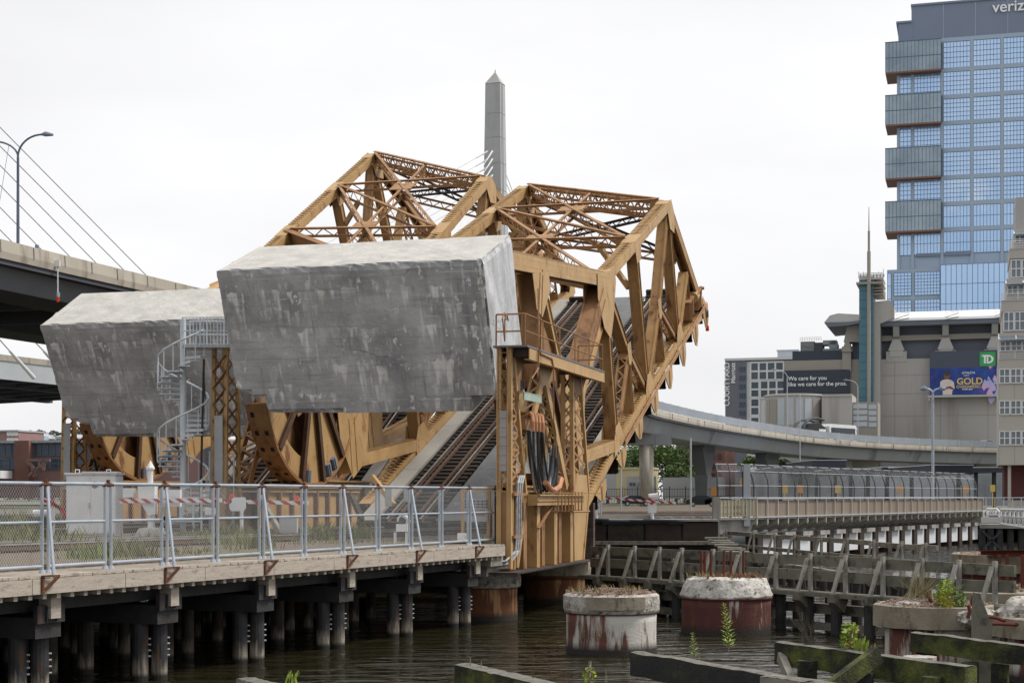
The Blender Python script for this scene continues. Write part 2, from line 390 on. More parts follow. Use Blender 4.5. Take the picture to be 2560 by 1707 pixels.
caisson_material('caisson_rust', (.105, .035, .028), (.075, .03, .026), (.42, .38, .34), .0, 3)
caisson_material('caisson_orange', (.20, .085, .035), (.11, .045, .026), (.36, .21, .10), .06, 5)
def alpha_mesh(name, col, pitch, wire, sq=False):
    m = bpy.data.materials.new(name); m.use_nodes = True; nt = m.node_tree; N = nt.nodes; L = nt.links
    b = N['Principled BSDF']; b.inputs['Base Color'].default_value = (*col, 1); b.inputs['Roughness'].default_value = .5
    tc = N.new('ShaderNodeTexCoord'); sx = N.new('ShaderNodeSeparateXYZ'); L.new(tc.outputs['Object'], sx.inputs[0])
    def M(op, a, bb=None):
        q = N.new('ShaderNodeMath'); q.operation = op
        for i, k in ((0, a), (1, bb)):
            if k is None: continue
            if isinstance(k, (int, float)): q.inputs[i].default_value = k
            else: L.new(k, q.inputs[i])
        return q.outputs[0]
    x, z = sx.outputs['X'], sx.outputs['Z']
    u, v = (x, z) if sq else (M('ADD', x, M('MULTIPLY', z, .72)), M('SUBTRACT', x, M('MULTIPLY', z, .72)))
    fs = []
    for w in (u, v):
        fr = M('FRACT', M('ADD', M('MULTIPLY', w, 1 / pitch), 1000.0)); fs.append(M('GREATER_THAN', M('ABSOLUTE', M('SUBTRACT', fr, .5)), .5 - wire / pitch * .5))
    L.new(M('MAXIMUM', fs[0], fs[1]), b.inputs['Alpha']); MT[name] = m; return m
alpha_mesh('chainlink', (.40, .41, .42), .074, .0063)
alpha_mesh('chainlink_far', (.46, .48, .50), .11, .0046)
alpha_mesh('chainlink_arch', (.20, .215, .25), .5, .055, True)
# ================================================================== the two rolling-lift leaves (local axes: a across, b along the leaf, c up)
def part(name, mb, mat, root, smooth=False, label=None):
    o = mb.build(name, mat, None, smooth); off = V(root.location)
    if off.length > 0: o.data.transform(Matrix.Translation(-off))
    o.parent = root; OFF[o.name] = off
    if label: o['label'] = label
    return o
def lpart(name, mb, mat, root, label=None):
    o = mb.build(name, mat, root)
    if label: o['label'] = label
    return o
AR, AL = -.337, -10.135
DN = V((0, 0, 1))
def chordbox(a0, p, q, W=.62, H=.46, lx=True):                 # laced box chord in the truss plane a=a0; p,q = (b,c)
    m = MB(); P_ = V((a0, *p)); Q_ = V((a0, *q)); d = (Q_ - P_).normalized(); n = V((1, 0, 0)).cross(d).normalized()
    if n.z < 0: n = -n
    for s in (-1, 1):
        o = V((s * W * .5, 0, 0)); m.bar(P_ + o, Q_ + o, .035, H, n)
        for k in (-1, 1): m.bar(P_ + o + n * k * H * .5 - V((s * .05, 0, 0)), Q_ + o + n * k * H * .5 - V((s * .05, 0, 0)), .13, .025, n)
    L = (Q_ - P_).length
    for k in (-.13, .13):
        for j in range(int(L / .3)):
            for s in (-1, 1):
                if s > 0: c_ = P_ + d * (.15 + j * .3) + n * k; rivets(m, a0 + W * .5 + .0175, [(c_.y, c_.z)], .032)
    if lx:
        t = min(.9, L * .16)
        m.lace(P_ + d * t, Q_ - d * t, (1, 0, 0), n, W, .34, .062, .016, True, H * .5 + .02)
        m.lace(P_ + d * t, Q_ - d * t, (1, 0, 0), n, W, .6, .06, .016, False, -H * .5 - .03)
        for u in (P_ + d * t * .5, Q_ - d * t * .5):
            m.bar(u - d * t * .5 + n * (H * .5 + .025), u + d * t * .5 + n * (H * .5 + .025), W + .08, .03, n)
    else:
        m.bar(P_ + n * (H * .5 + .02), Q_ + n * (H * .5 + .02), W + .06, .03, n)
    return m
def post(a0, p, q, W=.46, dp=.34, laced=False, lip=.09):        # web member
    m = MB(); P_ = V((a0, *p)); Q_ = V((a0, *q)); d = (Q_ - P_).normalized(); n = V((1, 0, 0)).cross(d).normalized()
    for s in (-1, 1):
        o = V((s * W * .5, 0, 0)); m.bar(P_ + o, Q_ + o, .03, dp, n)
        for k in (-1, 1): m.bar(P_ + o + n * k * dp * .5 + V((s * .03, 0, 0)), Q_ + o + n * k * dp * .5 + V((s * .03, 0, 0)), lip, .02, n)
    if laced:
        for k in (-1, 1): m.lace(P_ + d * .5, Q_ - d * .5, (1, 0, 0), n, W, .36, .06, .015, False, k * dp * .5)
        for k in (-1, 1):
            for (u, w_) in ((P_, P_ + d * .6), (Q_ - d * .6, Q_)): m.bar(u + n * k * dp * .5, w_ + n * k * dp * .5, W, .018, n)
    else:
        for k in (-1, 1): m.bar(P_ + n * k * (dp * .5 - .03), Q_ + n * k * (dp * .5 - .03), W, .02, n)
    return m
def gusset(a0, pts, W=.70, th=.022):
    m = MB()
    for s in (-1, 1):
        x = a0 + s * W * .5 - (th if s > 0 else 0)
        m.prism([V((x, b_, c_)) for b_, c_ in pts], (th, 0, 0))
    return m
def rivets(m, a, pts, r=.028):
    for b_, c_ in pts:
        n = 6; m._add([(a, b_ + r * math.cos(2 * math.pi * i / n), c_ + r * math.sin(2 * math.pi * i / n)) for i in range(n)] + [(a + .02, b_, c_)], [(i, (i + 1) % n, n) for i in range(n)])
def laced_girder(P_, Q_, dp, up, w=.17, pitch=.62):             # lattice strut: two angle chords and a zig-zag web
    m = MB(); P_ = V(P_); Q_ = V(Q_); up = V(up).normalized(); d = (Q_ - P_).normalized(); up = (up - d * d.dot(up)).normalized(); sd = d.cross(up)
    for k in (-1, 1):
        m.bar(P_ + up * k * dp * .5, Q_ + up * k * dp * .5, w, .03, up)
        m.bar(P_ + up * k * (dp * .5 - .06), Q_ + up * k * (dp * .5 - .06), .025, .12, up)
    m.lace(P_ + d * .3, Q_ - d * .3, up, sd, dp - .1, pitch, .065, .018, False)
    for u, w_ in ((P_, P_ + d * .5), (Q_ - d * .5, Q_)): m.bar(u, w_, .022, dp, up)
    return m

ROOT1 = V((-1.00446, 53.7143, 12.043)); ROOT2 = V((-10.685, 65.402, 11.361)); AL1, AL2 = .370, .488
def leafmat(O, al):
    u = D * math.cos(al) + Z * math.sin(al); n = -D * math.sin(al) + Z * math.cos(al)
    return Matrix(((E.x, u.x, n.x, O.x), (E.y, u.y, n.y, O.y), (E.z, u.z, n.z, O.z), (0, 0, 0, 1)))

leaf = thing('bascule_leaf', 'raised tan steel bridge leaf whose pale streaked concrete counterweight stands nearest, beside the cable tower', 'drawbridge leaf', group='raised leaves of the railway drawbridge')
# --- counterweight: a broken-edged concrete block
def counterweight():
    prof = [(-9.85, 0), (0, 0), (0, -4.85), (-.9, -4.85), (-.92, -5.40), (-8.73, -5.32), (-8.77, -4.74), (-9.1, -4.70), (-9.84, -4.35)]
    bm = bmesh.new(); DEP = 3.85
    f = [bm.verts.new((x, 0, z)) for x, z in prof]; g = [bm.verts.new((x, DEP, z)) for x, z in prof]; n = len(prof)
    bm.faces.new(f); bm.faces.new(g[::-1])
    for i in range(n): bm.faces.new((f[(i + 1) % n], f[i], g[i], g[(i + 1) % n]))
    bmesh.ops.recalc_face_normals(bm, faces=bm.faces)
    # grid cuts
    for ax, lo, hi, st in ((0, -9.75, -.05, .19), (1, .1, 3.82, .2), (2, -5.35, -.05, .19)):
        k = lo
        while k < hi:
            co = [0, 0, 0]; co[ax] = k; no = [0, 0, 0]; no[ax] = 1
            bmesh.ops.bisect_plane(bm, geom=bm.verts[:] + bm.edges[:] + bm.faces[:], plane_co=co, plane_no=no); k += st
    bm.normal_update()
    sharp = set()
    for ed in bm.edges:
        if len(ed.link_faces) == 2 and ed.calc_face_angle() > .3: sharp.update(ed.verts)
    cut = []
    for v in bm.verts:
        p = v.co; w = MN.noise(p * .45) * .03 + MN.noise(p * 1.7) * .018
        no = v.normal.copy()
        k = w
        if v in sharp:
            amt = .13
            if p.x > -.15 and p.y < .3: amt = .30           # the crumbled right-hand front corner
            if p.x < -9.7 and p.y < .3: amt = .09
            if p.x > -.4 and p.z > -.2: amt = .15
            if p.z < -4.2: amt = .13
            k = -.02 - abs(MN.noise(p * 1.6 + V((3, 1, 7)))) * amt * 1.6 - abs(MN.noise(p * 4.5)) * amt * 1.1 - max(0, MN.noise(p * .9 + V((9, 2, 1))) - .25) * amt * 3
        cut.append((v, no * k))
    for v, o in cut: v.co += o
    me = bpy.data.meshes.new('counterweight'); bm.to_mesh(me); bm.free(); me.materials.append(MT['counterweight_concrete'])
    o = bpy.data.objects.new('counterweight', me); COL.objects.link(o); o.parent = leaf
counterweight()
ST, SR, LC, SM = MT['steel'], MT['steel_rusty'], MT['lacing'], MT['steel_shaded']
def truss(a0, T, B, tip, right):
    # T top nodes, B bottom nodes (b values); the heel is the rolling quadrant
    ct, cb = -5.3, -13.1
    side = 1
    for i in range(len(T) - 1): lpart('top_chord', chordbox(a0, (T[i], ct), (T[i + 1], ct)), ST, leaf)
    lpart('top_chord', chordbox(a0, (T[0], ct), (3.9, -.95 if right else -3.2), .55, .62, False), ST, leaf)
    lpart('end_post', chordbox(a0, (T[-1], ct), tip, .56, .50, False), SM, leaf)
    bn = [B[0]] + list(B[1:]) + [tip[0]]
    for i in range(len(bn) - 1):
        q = (bn[i + 1], cb if i < len(bn) - 2 else tip[1])
        lpart('bottom_chord', chordbox(a0, (bn[i], cb), q, .60, .40), ST, leaf)
    lpart('bottom_chord', chordbox(a0, (10.4, -10.95), (B[0], cb), .60, .50), ST, leaf)
    lpart('floor_chord', chordbox(a0, (11.2, -13.45), (B[0], cb - .1), .50, .36), ST, leaf)
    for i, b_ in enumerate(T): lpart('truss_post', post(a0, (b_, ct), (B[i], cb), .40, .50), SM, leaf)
    mids = []
    for i in range(len(T)):
        nb = B[i + 1] if i + 1 < len(B) else None
        if nb is None: break
        if i == len(T) - 2:                                     # last panel: diagonal from the peak back down
            p, q = (T[i + 1], ct), (B[i], cb); far = B[i + 1]
        else:
            p, q = (T[i], ct), (B[i + 1], cb); far = B[i]
        m = ((p[0] + q[0]) * .5, (p[1] + q[1]) * .5 + .6 if False else (p[1] + q[1]) * .5 - .6); mids.append(m)
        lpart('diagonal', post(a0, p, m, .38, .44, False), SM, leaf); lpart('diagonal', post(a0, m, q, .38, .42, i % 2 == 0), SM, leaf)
        lpart('sub_strut', post(a0, m, (far, cb), .36, .38, True), LC, leaf)
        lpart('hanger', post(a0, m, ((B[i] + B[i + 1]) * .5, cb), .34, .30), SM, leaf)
        lpart('gusset_plate', gusset(a0, [(m[0] - .42, m[1] + .45), (m[0] + .36, m[1] + .4), (m[0] + .42, m[1] - .5), (m[0], m[1] - .7), (m[0] - .38, m[1] - .5)], .52), ST, leaf)
    me_ = ((T[-1] + tip[0]) * .5 - .2, (ct + tip[1]) * .5 - .6)
    lpart('diagonal', post(a0, (B[-1], cb), me_, .42, .26), ST, leaf); lpart('hanger', post(a0, me_, (me_[0] + .5, cb - .3), .36, .22, True), LC, leaf)
    for i, b_ in enumerate(B):
        lpart('gusset_plate', gusset(a0, [(b_ - 1.1, cb - .22), (b_ + 1.1, cb - .22), (b_ + .9, cb + .35), (b_ + .4, cb + 1.0), (b_ - .4, cb + 1.0), (b_ - 1.0, cb + .4)], .66), ST, leaf)
    g = gusset(a0, [(T[0] - 1.9, ct + .75), (T[0] + .5, ct + .28), (T[0] + 1.6, ct + .25), (T[0] + 1.7, ct - .5), (T[0] + .55, ct - 2.0), (T[0] - .3, ct - 2.7), (T[0] - 1.4, ct - 1.9), (T[0] - 2.2, ct - .3)], .68)
    rivets(g, a0 + .34, [(T[0] - .3 + .16 * k * dx_, ct - .1 - .19 * k) for k in range(10) for dx_ in (-.55, -.05, .45)])
    rivets(g, a0 + .34, [(T[0] - 1.6 + .17 * k, ct + .55 - .05 * k) for k in range(12)])
    lpart('gusset_plate', g, ST, leaf)
    for b_ in T[1:-1]: lpart('gusset_plate', gusset(a0, [(b_ - .9, ct + .24), (b_ + .9, ct + .24), (b_ + .5, ct - .9), (b_ - .5, ct - .9)], .66), ST, leaf)
    b_ = T[-1]; lpart('gusset_plate', gusset(a0, [(b_ - 1.0, ct + .24), (b_ + .35, ct + .26), (b_ + 1.1, ct - .7), (b_ + .7, ct - 1.7), (b_ - .5, ct - 1.2)], .66), ST, leaf)
    lpart('gusset_plate', gusset(a0, [(tip[0] - 1.5, tip[1] + .0), (tip[0] + .35, tip[1] - .1), (tip[0] + .3, tip[1] + .55), (tip[0] - .6, tip[1] + 1.2)], .66), ST, leaf)
    # heel: column, hub plates and the rolling quadrant
    lpart('heel_column', post(a0, (T[0] - 1.0, ct - .4), (10.2, -8.9), .62, .62), SR, leaf)
    lpart('heel_column', post(a0, (T[0] - .2, ct - 1.2), (10.4, -9.6), .36, .5), ST, leaf)
    lpart('heel_column', post(a0, (10.2, -8.9), (9.75, -11.2), .62, .62), ST, leaf)
    w = gusset(a0, [(9.1, -6.0), (12.0, -7.7), (12.6, -8.6), (11.3, -11.2), (9.5, -11.4), (8.7, -9.5)], .72); rivets(w, a0 + .36, [(9.4 + .1 * k, -6.6 - .24 * k) for k in range(18)] + [(10.4 + .1 * k, -7.3 - .24 * k) for k in range(14)]); lpart('hub_plate', w, ST, leaf)
    lpart('quadrant_post', post(a0, (7.4, -2.3), (5.3, -6.2), .56, .40), SR, leaf); lpart('quadrant_post', post(a0, (7.5, -2.3), (9.5, -7.2), .50, .44), ST, leaf)
    g = gusset(a0, [(6.2, -2.0), (8.5, -2.45), (8.6, -3.2), (7.0, -3.9), (6.3, -3.4)], .66); rivets(g, a0 + .33, [(6.6 + .2 * i, -2.5 - .16 * k) for i in range(5) for k in range(4)]); lpart('gusset_plate', g, ST, leaf)
    lpart('web_plate', gusset(a0, [(6.6, -3.9), (7.3, -3.9), (9.3, -6.6), (9.3, -7.4), (5.3, -7.2), (5.5, -6)], .30), SR, leaf)
    C0 = (7.0, -5.5); R = 5.0; m = MB(); A0, A1, nA = math.radians(181), math.radians(302), 40
    arc = [(C0[0] + R * math.cos(A0 + (A1 - A0) * i / nA), C0[1] + R * math.sin(A0 + (A1 - A0) * i / nA)) for i in range(nA + 1)]
    arc2 = [(C0[0] + (R - .14) * math.cos(A0 + (A1 - A0) * i / nA), C0[1] + (R - .14) * math.sin(A0 + (A1 - A0) * i / nA)) for i in range(nA + 1)]
    for i in range(nA): m.prism([V((a0 - .42, *arc[i])), V((a0 - .42, *arc[i + 1])), V((a0 - .42, *arc2[i + 1])), V((a0 - .42, *arc2[i]))], (.84, 0, 0))
    tr = lpart('rolling_tread', m, SR, leaf)
    m = MB()
    for k in range(11):
        q = math.radians(186 + k * 9.2)
        for s in (-.2, .2):
            if k % 3 == 0 and s > 0: continue
            cpt = V((a0 + s, C0[0] + R * math.cos(q), C0[1] + R * math.sin(q))); t_ = V((0, -math.sin(q), math.cos(q))); r_ = V((0, math.cos(q), math.sin(q)))
            m = MB(); m.bar(cpt - t_ * .10 + r_ * .004, cpt + t_ * .10 + r_ * .004, .15, .012, r_); lpart('tread_socket', m, MT['socket_shade'], tr)  # dark plate set proud, painted shade in place of a socket hole
    m = MB(); poly = [V((a0 - .24, *p)) for p in arc2[2:]] + [V((a0 - .24, 9.2, -7.0)), V((a0 - .24, 7.6, -4.6)), V((a0 - .24, 4.2, -4.9))]
    m.prism(poly, (.02, 0, 0)); lpart('quadrant_web', m, SR, leaf)
    PR = lambda r_, q: V((a0 + .25, C0[0] + r_ * math.cos(math.radians(q)), C0[1] + r_ * math.sin(math.radians(q))))
    for q0, q1, rr in ((184, 206, 3.3), (206, 236, 3.9), (236, 262, 1.6), (262, 290, 1.6), (290, 302, 3.6)):
        m = MB(); n_ = 6; qs = [q0 + (q1 - q0) * i / n_ for i in range(n_ + 1)]
        for i in range(n_): m.prism([PR(4.85, qs[i]), PR(4.85, qs[i + 1]), PR(rr, qs[i + 1]), PR(rr, qs[i])], (.02, 0, 0))
        for j in range(14):
            r_ = rr + .1 + j * (4.7 - rr) / 14
            rivets(m, a0 + .27, [(PR(r_, q_).y, PR(r_, q_).z) for q_ in (q0 + 2, q1 - 2, (q0 + q1) / 2 - 1.5, (q0 + q1) / 2 + 1.5)], .03)
        lpart('web_plate', m, ST, leaf)
    for q in (206, 236, 262, 290):
        m = MB(); q = math.radians(q); p0 = V((a0 + .37, C0[0] + 1.2 * math.cos(q), C0[1] + 1.2 * math.sin(q))); p1 = V((a0 + .37, C0[0] + 4.85 * math.cos(q), C0[1] + 4.85 * math.sin(q)))
        m.bar(p0, p1, .14, .16, (1, 0, 0)); m.bar(p0 + V((.08, 0, 0)), p1 + V((.08, 0, 0)), .26, .02, (1, 0, 0)); lpart('stiffener', m, MT['steel_brown'], leaf)
    m = MB()
    for q in (244, 263, 271, 279): 
        q = math.radians(q)
        for r_ in (4.35,):
            p0 = V((a0 + .36, C0[0] + r_ * math.cos(q), C0[1] + r_ * math.sin(q))); p1 = V((a0 + .36, C0[0] + 4.82 * math.cos(q), C0[1] + 4.82 * math.sin(q))); m.bar(p0, p1, .26, .12, (1, 0, 0)); m.bar(p0, p1, .1, .2, (1, 0, 0))
    lpart('tread_lug', m, MT['slate'], leaf)
TR = (18.7, 26.1, 35.6); BR = (18.4, 26.5, 36.0); TIPR = (45.2, -13.9)
TLF = (18.9, 27.0, 35.4, 42.6); BLF = (18.8, 27.0, 35.6, 43.2); TIPL = (51.5, -13.9)
truss(AR, TR, BR, TIPR, True)
truss(AL, TLF, BLF, TIPL, False)
# --- lateral system between the top chords (one panel of skew)
ct = -5.3
g = MB(); P0 = V((AR, TR[0], ct - .1)); P1 = V((AL, TLF[1], ct - .1)); g.bar(P0, P1, .05, .85); g.bar(P0 + Z * .43, P1 + Z * .43, .35, .03); g.bar(P0 - Z * .43, P1 - Z * .43, .35, .03)
lpart('portal_girder', g, SR, leaf)
for i in (1, 2): lpart('top_strut', laced_girder((AR - .3, TR[i], ct + .05), (AL + .3, TLF[i + 1], ct + .05), .72, Z), LC, leaf)
for i in (0, 1):
    mr, ml = (TR[i] + TR[i + 1]) * .5, (TLF[i + 1] + TLF[i + 2]) * .5
    A_, B_ = V((AR - .3, TR[i], ct + .1)), V((AL + .3, TLF[i + 2], ct + .1)); C_, D_ = V((AR - .3, TR[i + 1], ct + .1)), V((AL + .3, TLF[i + 1], ct + .1))
    lpart('lateral_brace', laced_girder(A_, B_, .56, Z), LC, leaf); lpart('lateral_brace', laced_girder(C_, D_ + Z * .03, .56, Z), LC, leaf)
    m = MB(); ctr = (A_ + B_) * .5; m.box(ctr.x - .7, ctr.x + .7, ctr.y - .6, ctr.y + .6, ctr.z + .22, ctr.z + .25); lpart('gusset_plate', m, LC, leaf)
lpart('lateral_brace', laced_girder((-5.2, (TR[0] + TLF[1]) * .5, ct + .05), (-5.2, (TR[2] + TLF[3]) * .5, ct + .05), .52, Z), LC, leaf)
# --- end portal: box strut at the peak, and crossed lattice down the sloping end posts
for dz in (-.42, .42): lpart('portal_strut', laced_girder((AR - .3, TR[2] + .5, ct - .35 + dz), (AL + .3, TLF[3] + .5, ct - .35 + dz), .5, (0, 1, 0), .16, .42), LC, leaf)
m = MB(); pa, pb = V((AR - .3, TR[2] + .3, ct - .35)), V((AL + .3, TLF[3] + .3, ct - .35)); m.lace(pa, pb, Z, (0, 1, 0), .8, .6, .07, .02, True); lpart('portal_strut', m, LC, leaf)
eR = lambda t: V((AR - .3, TR[2] + (TIPR[0] - TR[2]) * t, ct + (TIPR[1] - ct) * t)); eL = lambda t: V((AL + .3, TLF[3] + (TIPL[0] - TLF[3]) * t, ct + (TIPL[1] - ct) * t))
for t0, t1 in ((.06, .45),):
    lpart('portal_brace', laced_girder(eR(t0), eL(t1), .4, (0, .7, .7)), MT['steel_dark'], leaf); lpart('portal_brace', laced_girder(eR(t1), eL(t0), .4, (0, .7, .7)), MT['steel_dark'], leaf)
lpart('portal_strut', laced_girder(eR(.47), eL(.47), .5, (0, .7, .7)), SR, leaf)
for i in (1,):                                                     # sway bracing at the middle posts
    a_, b_ = V((AR - .3, TR[1], ct - 2.2)), V((AL + .3, TLF[2], ct - 2.2)); k = V((-1.8, (TLF[2] - TR[1]) * .18, 1.9)); k2 = V((1.8, -(TLF[2] - TR[1]) * .18, 1.9))
    m = MB(); m.bar(a_, a_ + k, .18, .3); lpart('knee_brace', m, ST, leaf); m = MB(); m.bar(b_, b_ + k2, .18, .3); lpart('knee_brace', m, ST, leaf)
# --- floor: beams with hanging end plates, stringers, plates, curbs, two tracks
FC = -13.55
fb = (13.7, 18.3, 22.6, 27.0, 31.4, 36.0, 40.6, 44.7)
for b_ in fb:
    m = MB(); e1 = .36; m.bar((AL - .4, b_, FC - .5), (AR + .2, b_, FC - .5), .03, .75); m.bar((AL - .4, b_, FC - .88), (AR + .2, b_, FC - .88), .3, .03); m.bar((AL - .4, b_, FC - .14), (AR + .2, b_, FC - .14), .3, .03)
    lpart('floor_beam', m, MT['steel_dark'], leaf)
    m = MB(); x_ = AR + .36; tl = .75 + .024 * (b_ - 13); m.prism([V((x_, b_ + db, FC + .1 + dc * tl)) for db, dc in ((-.95, 0), (1.15, 0), (1.1, -.62), (.5, -1.0), (-.05, -.85), (-.6, -.4))], (.05, 0, 0))
    m.bar((AR + .46, b_ + .1, FC + .2), (AR + .46, b_ + .06, FC - .7 * tl), .12, .03, (1, 0, 0)); lpart('beam_bracket', m, ST, leaf)
for a_ in (-8.5, -6.8, -4.2, -2.5):
    m = MB(); m.bar((a_, 9.4, FC - .45), (a_, 47.5, FC - .45), .03, .6); m.bar((a_, 9.4, FC - .74), (a_, 47.5, FC - .74), .25, .03); lpart('stringer', m, MT['steel_dark'], leaf)
m = MB(); m.box(AL + .35, AR - .4, 9.3, 47.2, FC - .08, FC); lpart('deck', m, MT['steel_dark'], leaf)
for x0, x1, mt in ((-9.78, -9.0, 'curb'), (-6.2, -4.15, 'deck_plate'), (-1.45, -.75, 'curb')):
    for k in range(6):
        m = MB(); y0 = 9.3 + k * 6.33; m.box(x0, x1, y0, y0 + 6.30, FC + .16, FC + .30); lpart('walkway_slab', m, MT[mt], leaf)
for tc, t0, t1 in ((-7.62, 9.2, 46.4), (-2.85, 9.2, 47.6)):
    m = MB(); y = t0
    while y < t1:
        m.box(tc - 1.25 + rng.uniform(-.05, .05), tc + 1.25 + rng.uniform(-.05, .05), y, y + .24, FC + .02, FC + .2 + rng.uniform(0, .02)); y += .50
    tk = lpart('track', m, MT['tie'], leaf)
    for s in (-1, 1):
        m = MB(); x = tc + s * .76; m.mi = 0; m.box(x - .07, x + .07, t0, t1, FC + .22, FC + .25); m.box(x - .012, x + .012, t0, t1, FC + .25, FC + .37); m.mi = 1; m.box(x - .037, x + .037, t0, t1, FC + .37, FC + .41)
        lpart('rail', m, [MT['rail_rust'], MT['rail_top']], tk)
        m = MB(); x = tc + s * .42; m.box(x - .06, x + .06, t0 + 1, t1 - .3, FC + .22, FC + .34); lpart('guard_rail', m, MT['rail_rust'], tk)
    for k in range(2):
        m = MB(); m.box(tc - 1.3, tc + 1.3, t1 - .3 + k * .35, t1 + k * .35, FC + .0, FC + .28 + .3 * k); lpart('end_timber', m, MT['tie'], leaf)
# --- tip machinery: boxes, lock, red lamp
for b_, c_, s in ((40.6, -12.3, 1.0), (43.4, -12.5, .9)):
    m = MB(); m.box(AR - .75, AR + .35, b_ - s, b_ + s * .4, c_ - .55, c_ + .45); m.box(AR - .82, AR + .42, b_ - s - .07, b_ + s * .4 + .07, c_ + .45, c_ + .52)
    for k in range(3): m.box(AR + .35, AR + .40, b_ - s + .1 + k * .42, b_ - s + .18 + k * .42, c_ - .5, c_ + .4)
    lpart('machinery_box', m, SR, leaf)
m = MB(); m.tube((AR + .1, 42.2, -12.2), (AR + .1, 42.9, -12.2), .34, 12); m.tube((AR + .1, 42.9, -12.2), (AR + .1, 43.2, -12.2), .2, 12); lpart('lock_motor', m, ST, leaf)
m = MB(); m.tube((AR + .42, 44.9, -13.4), (AR + .42, 45.0, -14.7), .05, 8); m.box(AR + .3, AR + .54, 44.8, 45.1, -14.1, -13.7); lt = lpart('lamp_post', m, MT['black_paint'], leaf)
m = MB(); m.tube((AR + .42, 45.0, -14.7), (AR + .42, 45.02, -15.0), .11, 10); lpart('lamp_lens', m, MT['red_lamp'], lt)
m = MB()
for k in range(3): m.tube((AR + .48, 19, FC + .40 - .11 * k), (AR + .48, 45, FC + .40 - .11 * k), .028, 5)
for b_ in range(20, 46, 2): m.bar((AR + .44, b_, FC + .5), (AR + .44, b_, FC + .1), .05, .05, (0, 1, 0))
lpart('conduit', m, LC, leaf)
m = MB(); m.bar((AR + .1, 44.9, -13.5), (AR + .1, 45.5, -12.3), .12, .1); m.tube((AR - .2, 45.4, -12.4), (AR + .3, 45.4, -12.4), .1, 8); lpart('tip_fitting', m, SR, leaf)
leaf2 = copy_tree(leaf)
leaf2['label'] = 'raised tan steel bridge leaf farther back, its counterweight behind the spiral stair'
leaf.matrix_world = leafmat(ROOT1, AL1); leaf2.matrix_world = leafmat(ROOT2, AL2)
B1 = V((ROOT1.x, ROOT1.y, 0)); B2 = V((ROOT2.x, ROOT2.y, 0))
def hf(B_, a, s, z): return B_ + E * a + D * s + Z * z            # level bridge frame
# ================================================================== near trestle: ground, walkway, chain-link fence, pile bents
FA = V((-9.89, 30.9, 0)); FD = V((9.37, 21.2, 0)); FL = FD.length; FD = FD / FL; FN = V((-FD.y, FD.x, 0))     # fence line; FN points to the tracks
fpt = lambda t, z, o=0.0: FA + FD * (t * FL) + FN * o + Z * z
DK = 2.55
# ground behind the walkway
def sheet(name, poly, z, mat, thick=.0):
    m = MB(); poly = [V((p[0], p[1], z)) for p in poly]
    if thick: m.prism(poly, (0, 0, -thick))
    else: m.quad(*poly)
    return single(name, m, mat, None, None, kind='structure')
g0 = fpt(-.75, 0, 1.05); g1 = fpt(.985, 0, 1.05)
gp = [g0, g1, hf(B1, -1.0, 9.2, 0), hf(B1, -11.6, 9.2, 0), hf(B2, -1.2, 10, 0), hf(B2, -12, 10, 0), V((-80, 92, 0)), V((-80, 14, 0))]
sheet('track_bed', gp, 2.66, MT['ballast'], .5)
# tracks on the trestle
def ground_track(p, d, L0, z):
    d = V(d).normalized(); n = V((-d.y, d.x, 0)); p = V(p)
    m = MB(); k = 0
    while k < L0:
        c = p + d * k + n * rng.uniform(-.05, .05); m.bar(c - n * 1.25 + Z * (z - .07), c + n * 1.25 + Z * (z - .07), .22, .16); k += .55
    t = single('railway_track', m, MT['tie'], None, None)
    for s in (-1, 1):
        m = MB(); o = p + n * s * .76; m.mi = 0; m.bar(o + Z * (z + .02), o + d * L0 + Z * (z + .02), .14, .03); m.bar(o + Z * (z + .08), o + d * L0 + Z * (z + .08), .025, .12); m.mi = 1; m.bar(o + Z * (z + .155), o + d * L0 + Z * (z + .155), .07, .04)
        o_ = m.build('rail', [MT['rail_rust'], MT['rail_top']]); o_.parent = t
    return t
tz = 2.70
for i, (a_, O_, lab) in enumerate(((-7.62, B1, 'rusty railway track running to the nearest leaf, left of its pair'), (-2.85, B1, 'rusty railway track closest behind the walkway fence'), (-7.62, B2, 'rusty railway track leading to the farther leaf, leftmost'), (-2.85, B2, 'rusty railway track leading to the farther leaf, beside the white cabinet'))):
    e_ = hf(O_, a_, 9.0, 0); dd = -(D * .93 + E * .12 if i != 1 else D * .9 + E * .21).normalized(); tag(ground_track(e_, dd, (44, 30, 50, 48)[i], tz), lab, 'railway track', 'railway tracks on the near trestle')
# walkway
wk = thing('timber_walkway', 'weathered timber walkway on piles along the water, under the chain link fence', 'walkway', fpt(.4, DK))
m = MB(); t = -.12; n_ = 0
while t < .972:
    t1 = min(t + .0063, .972); dz = rng.uniform(-.006, .006)
    m.obox(fpt(t, DK - .05 + dz, -.60 + rng.uniform(-.02, .02)), FD * (t1 - t) * FL * .96, FN * 1.7, Z * .05); t = t1
part('deck_boards', m, MT['wood_new'], wk)
k = -.2
for i in range(9):
    t0, t1 = -.115 + i * .124, -.115 + (i + 1) * .124 - .0008; m = MB(); t1 = min(t1, .972); m.obox(fpt(t0, DK - .36, -.62), FD * (t1 - t0) * FL, FN * .09, Z * .30); part('fascia_board', m, MT['wood_new'], wk)
m = MB()
for i in range(60):
    p = fpt(-.1 + i * .0178, DK - .46, -.56); m.obox(p, FD * .11, FN * 1.4, Z * .10)
part('joist_ends', m, MT['wood_new'], wk).__setitem__('kind', 'stuff')
for o_ in (.1, .8):
    m = MB(); m.obox(fpt(-.12, DK - .75, o_), FD * FL * 1.115, FN * .3, Z * .29); part('stringer', m, MT['wood_black'], wk)
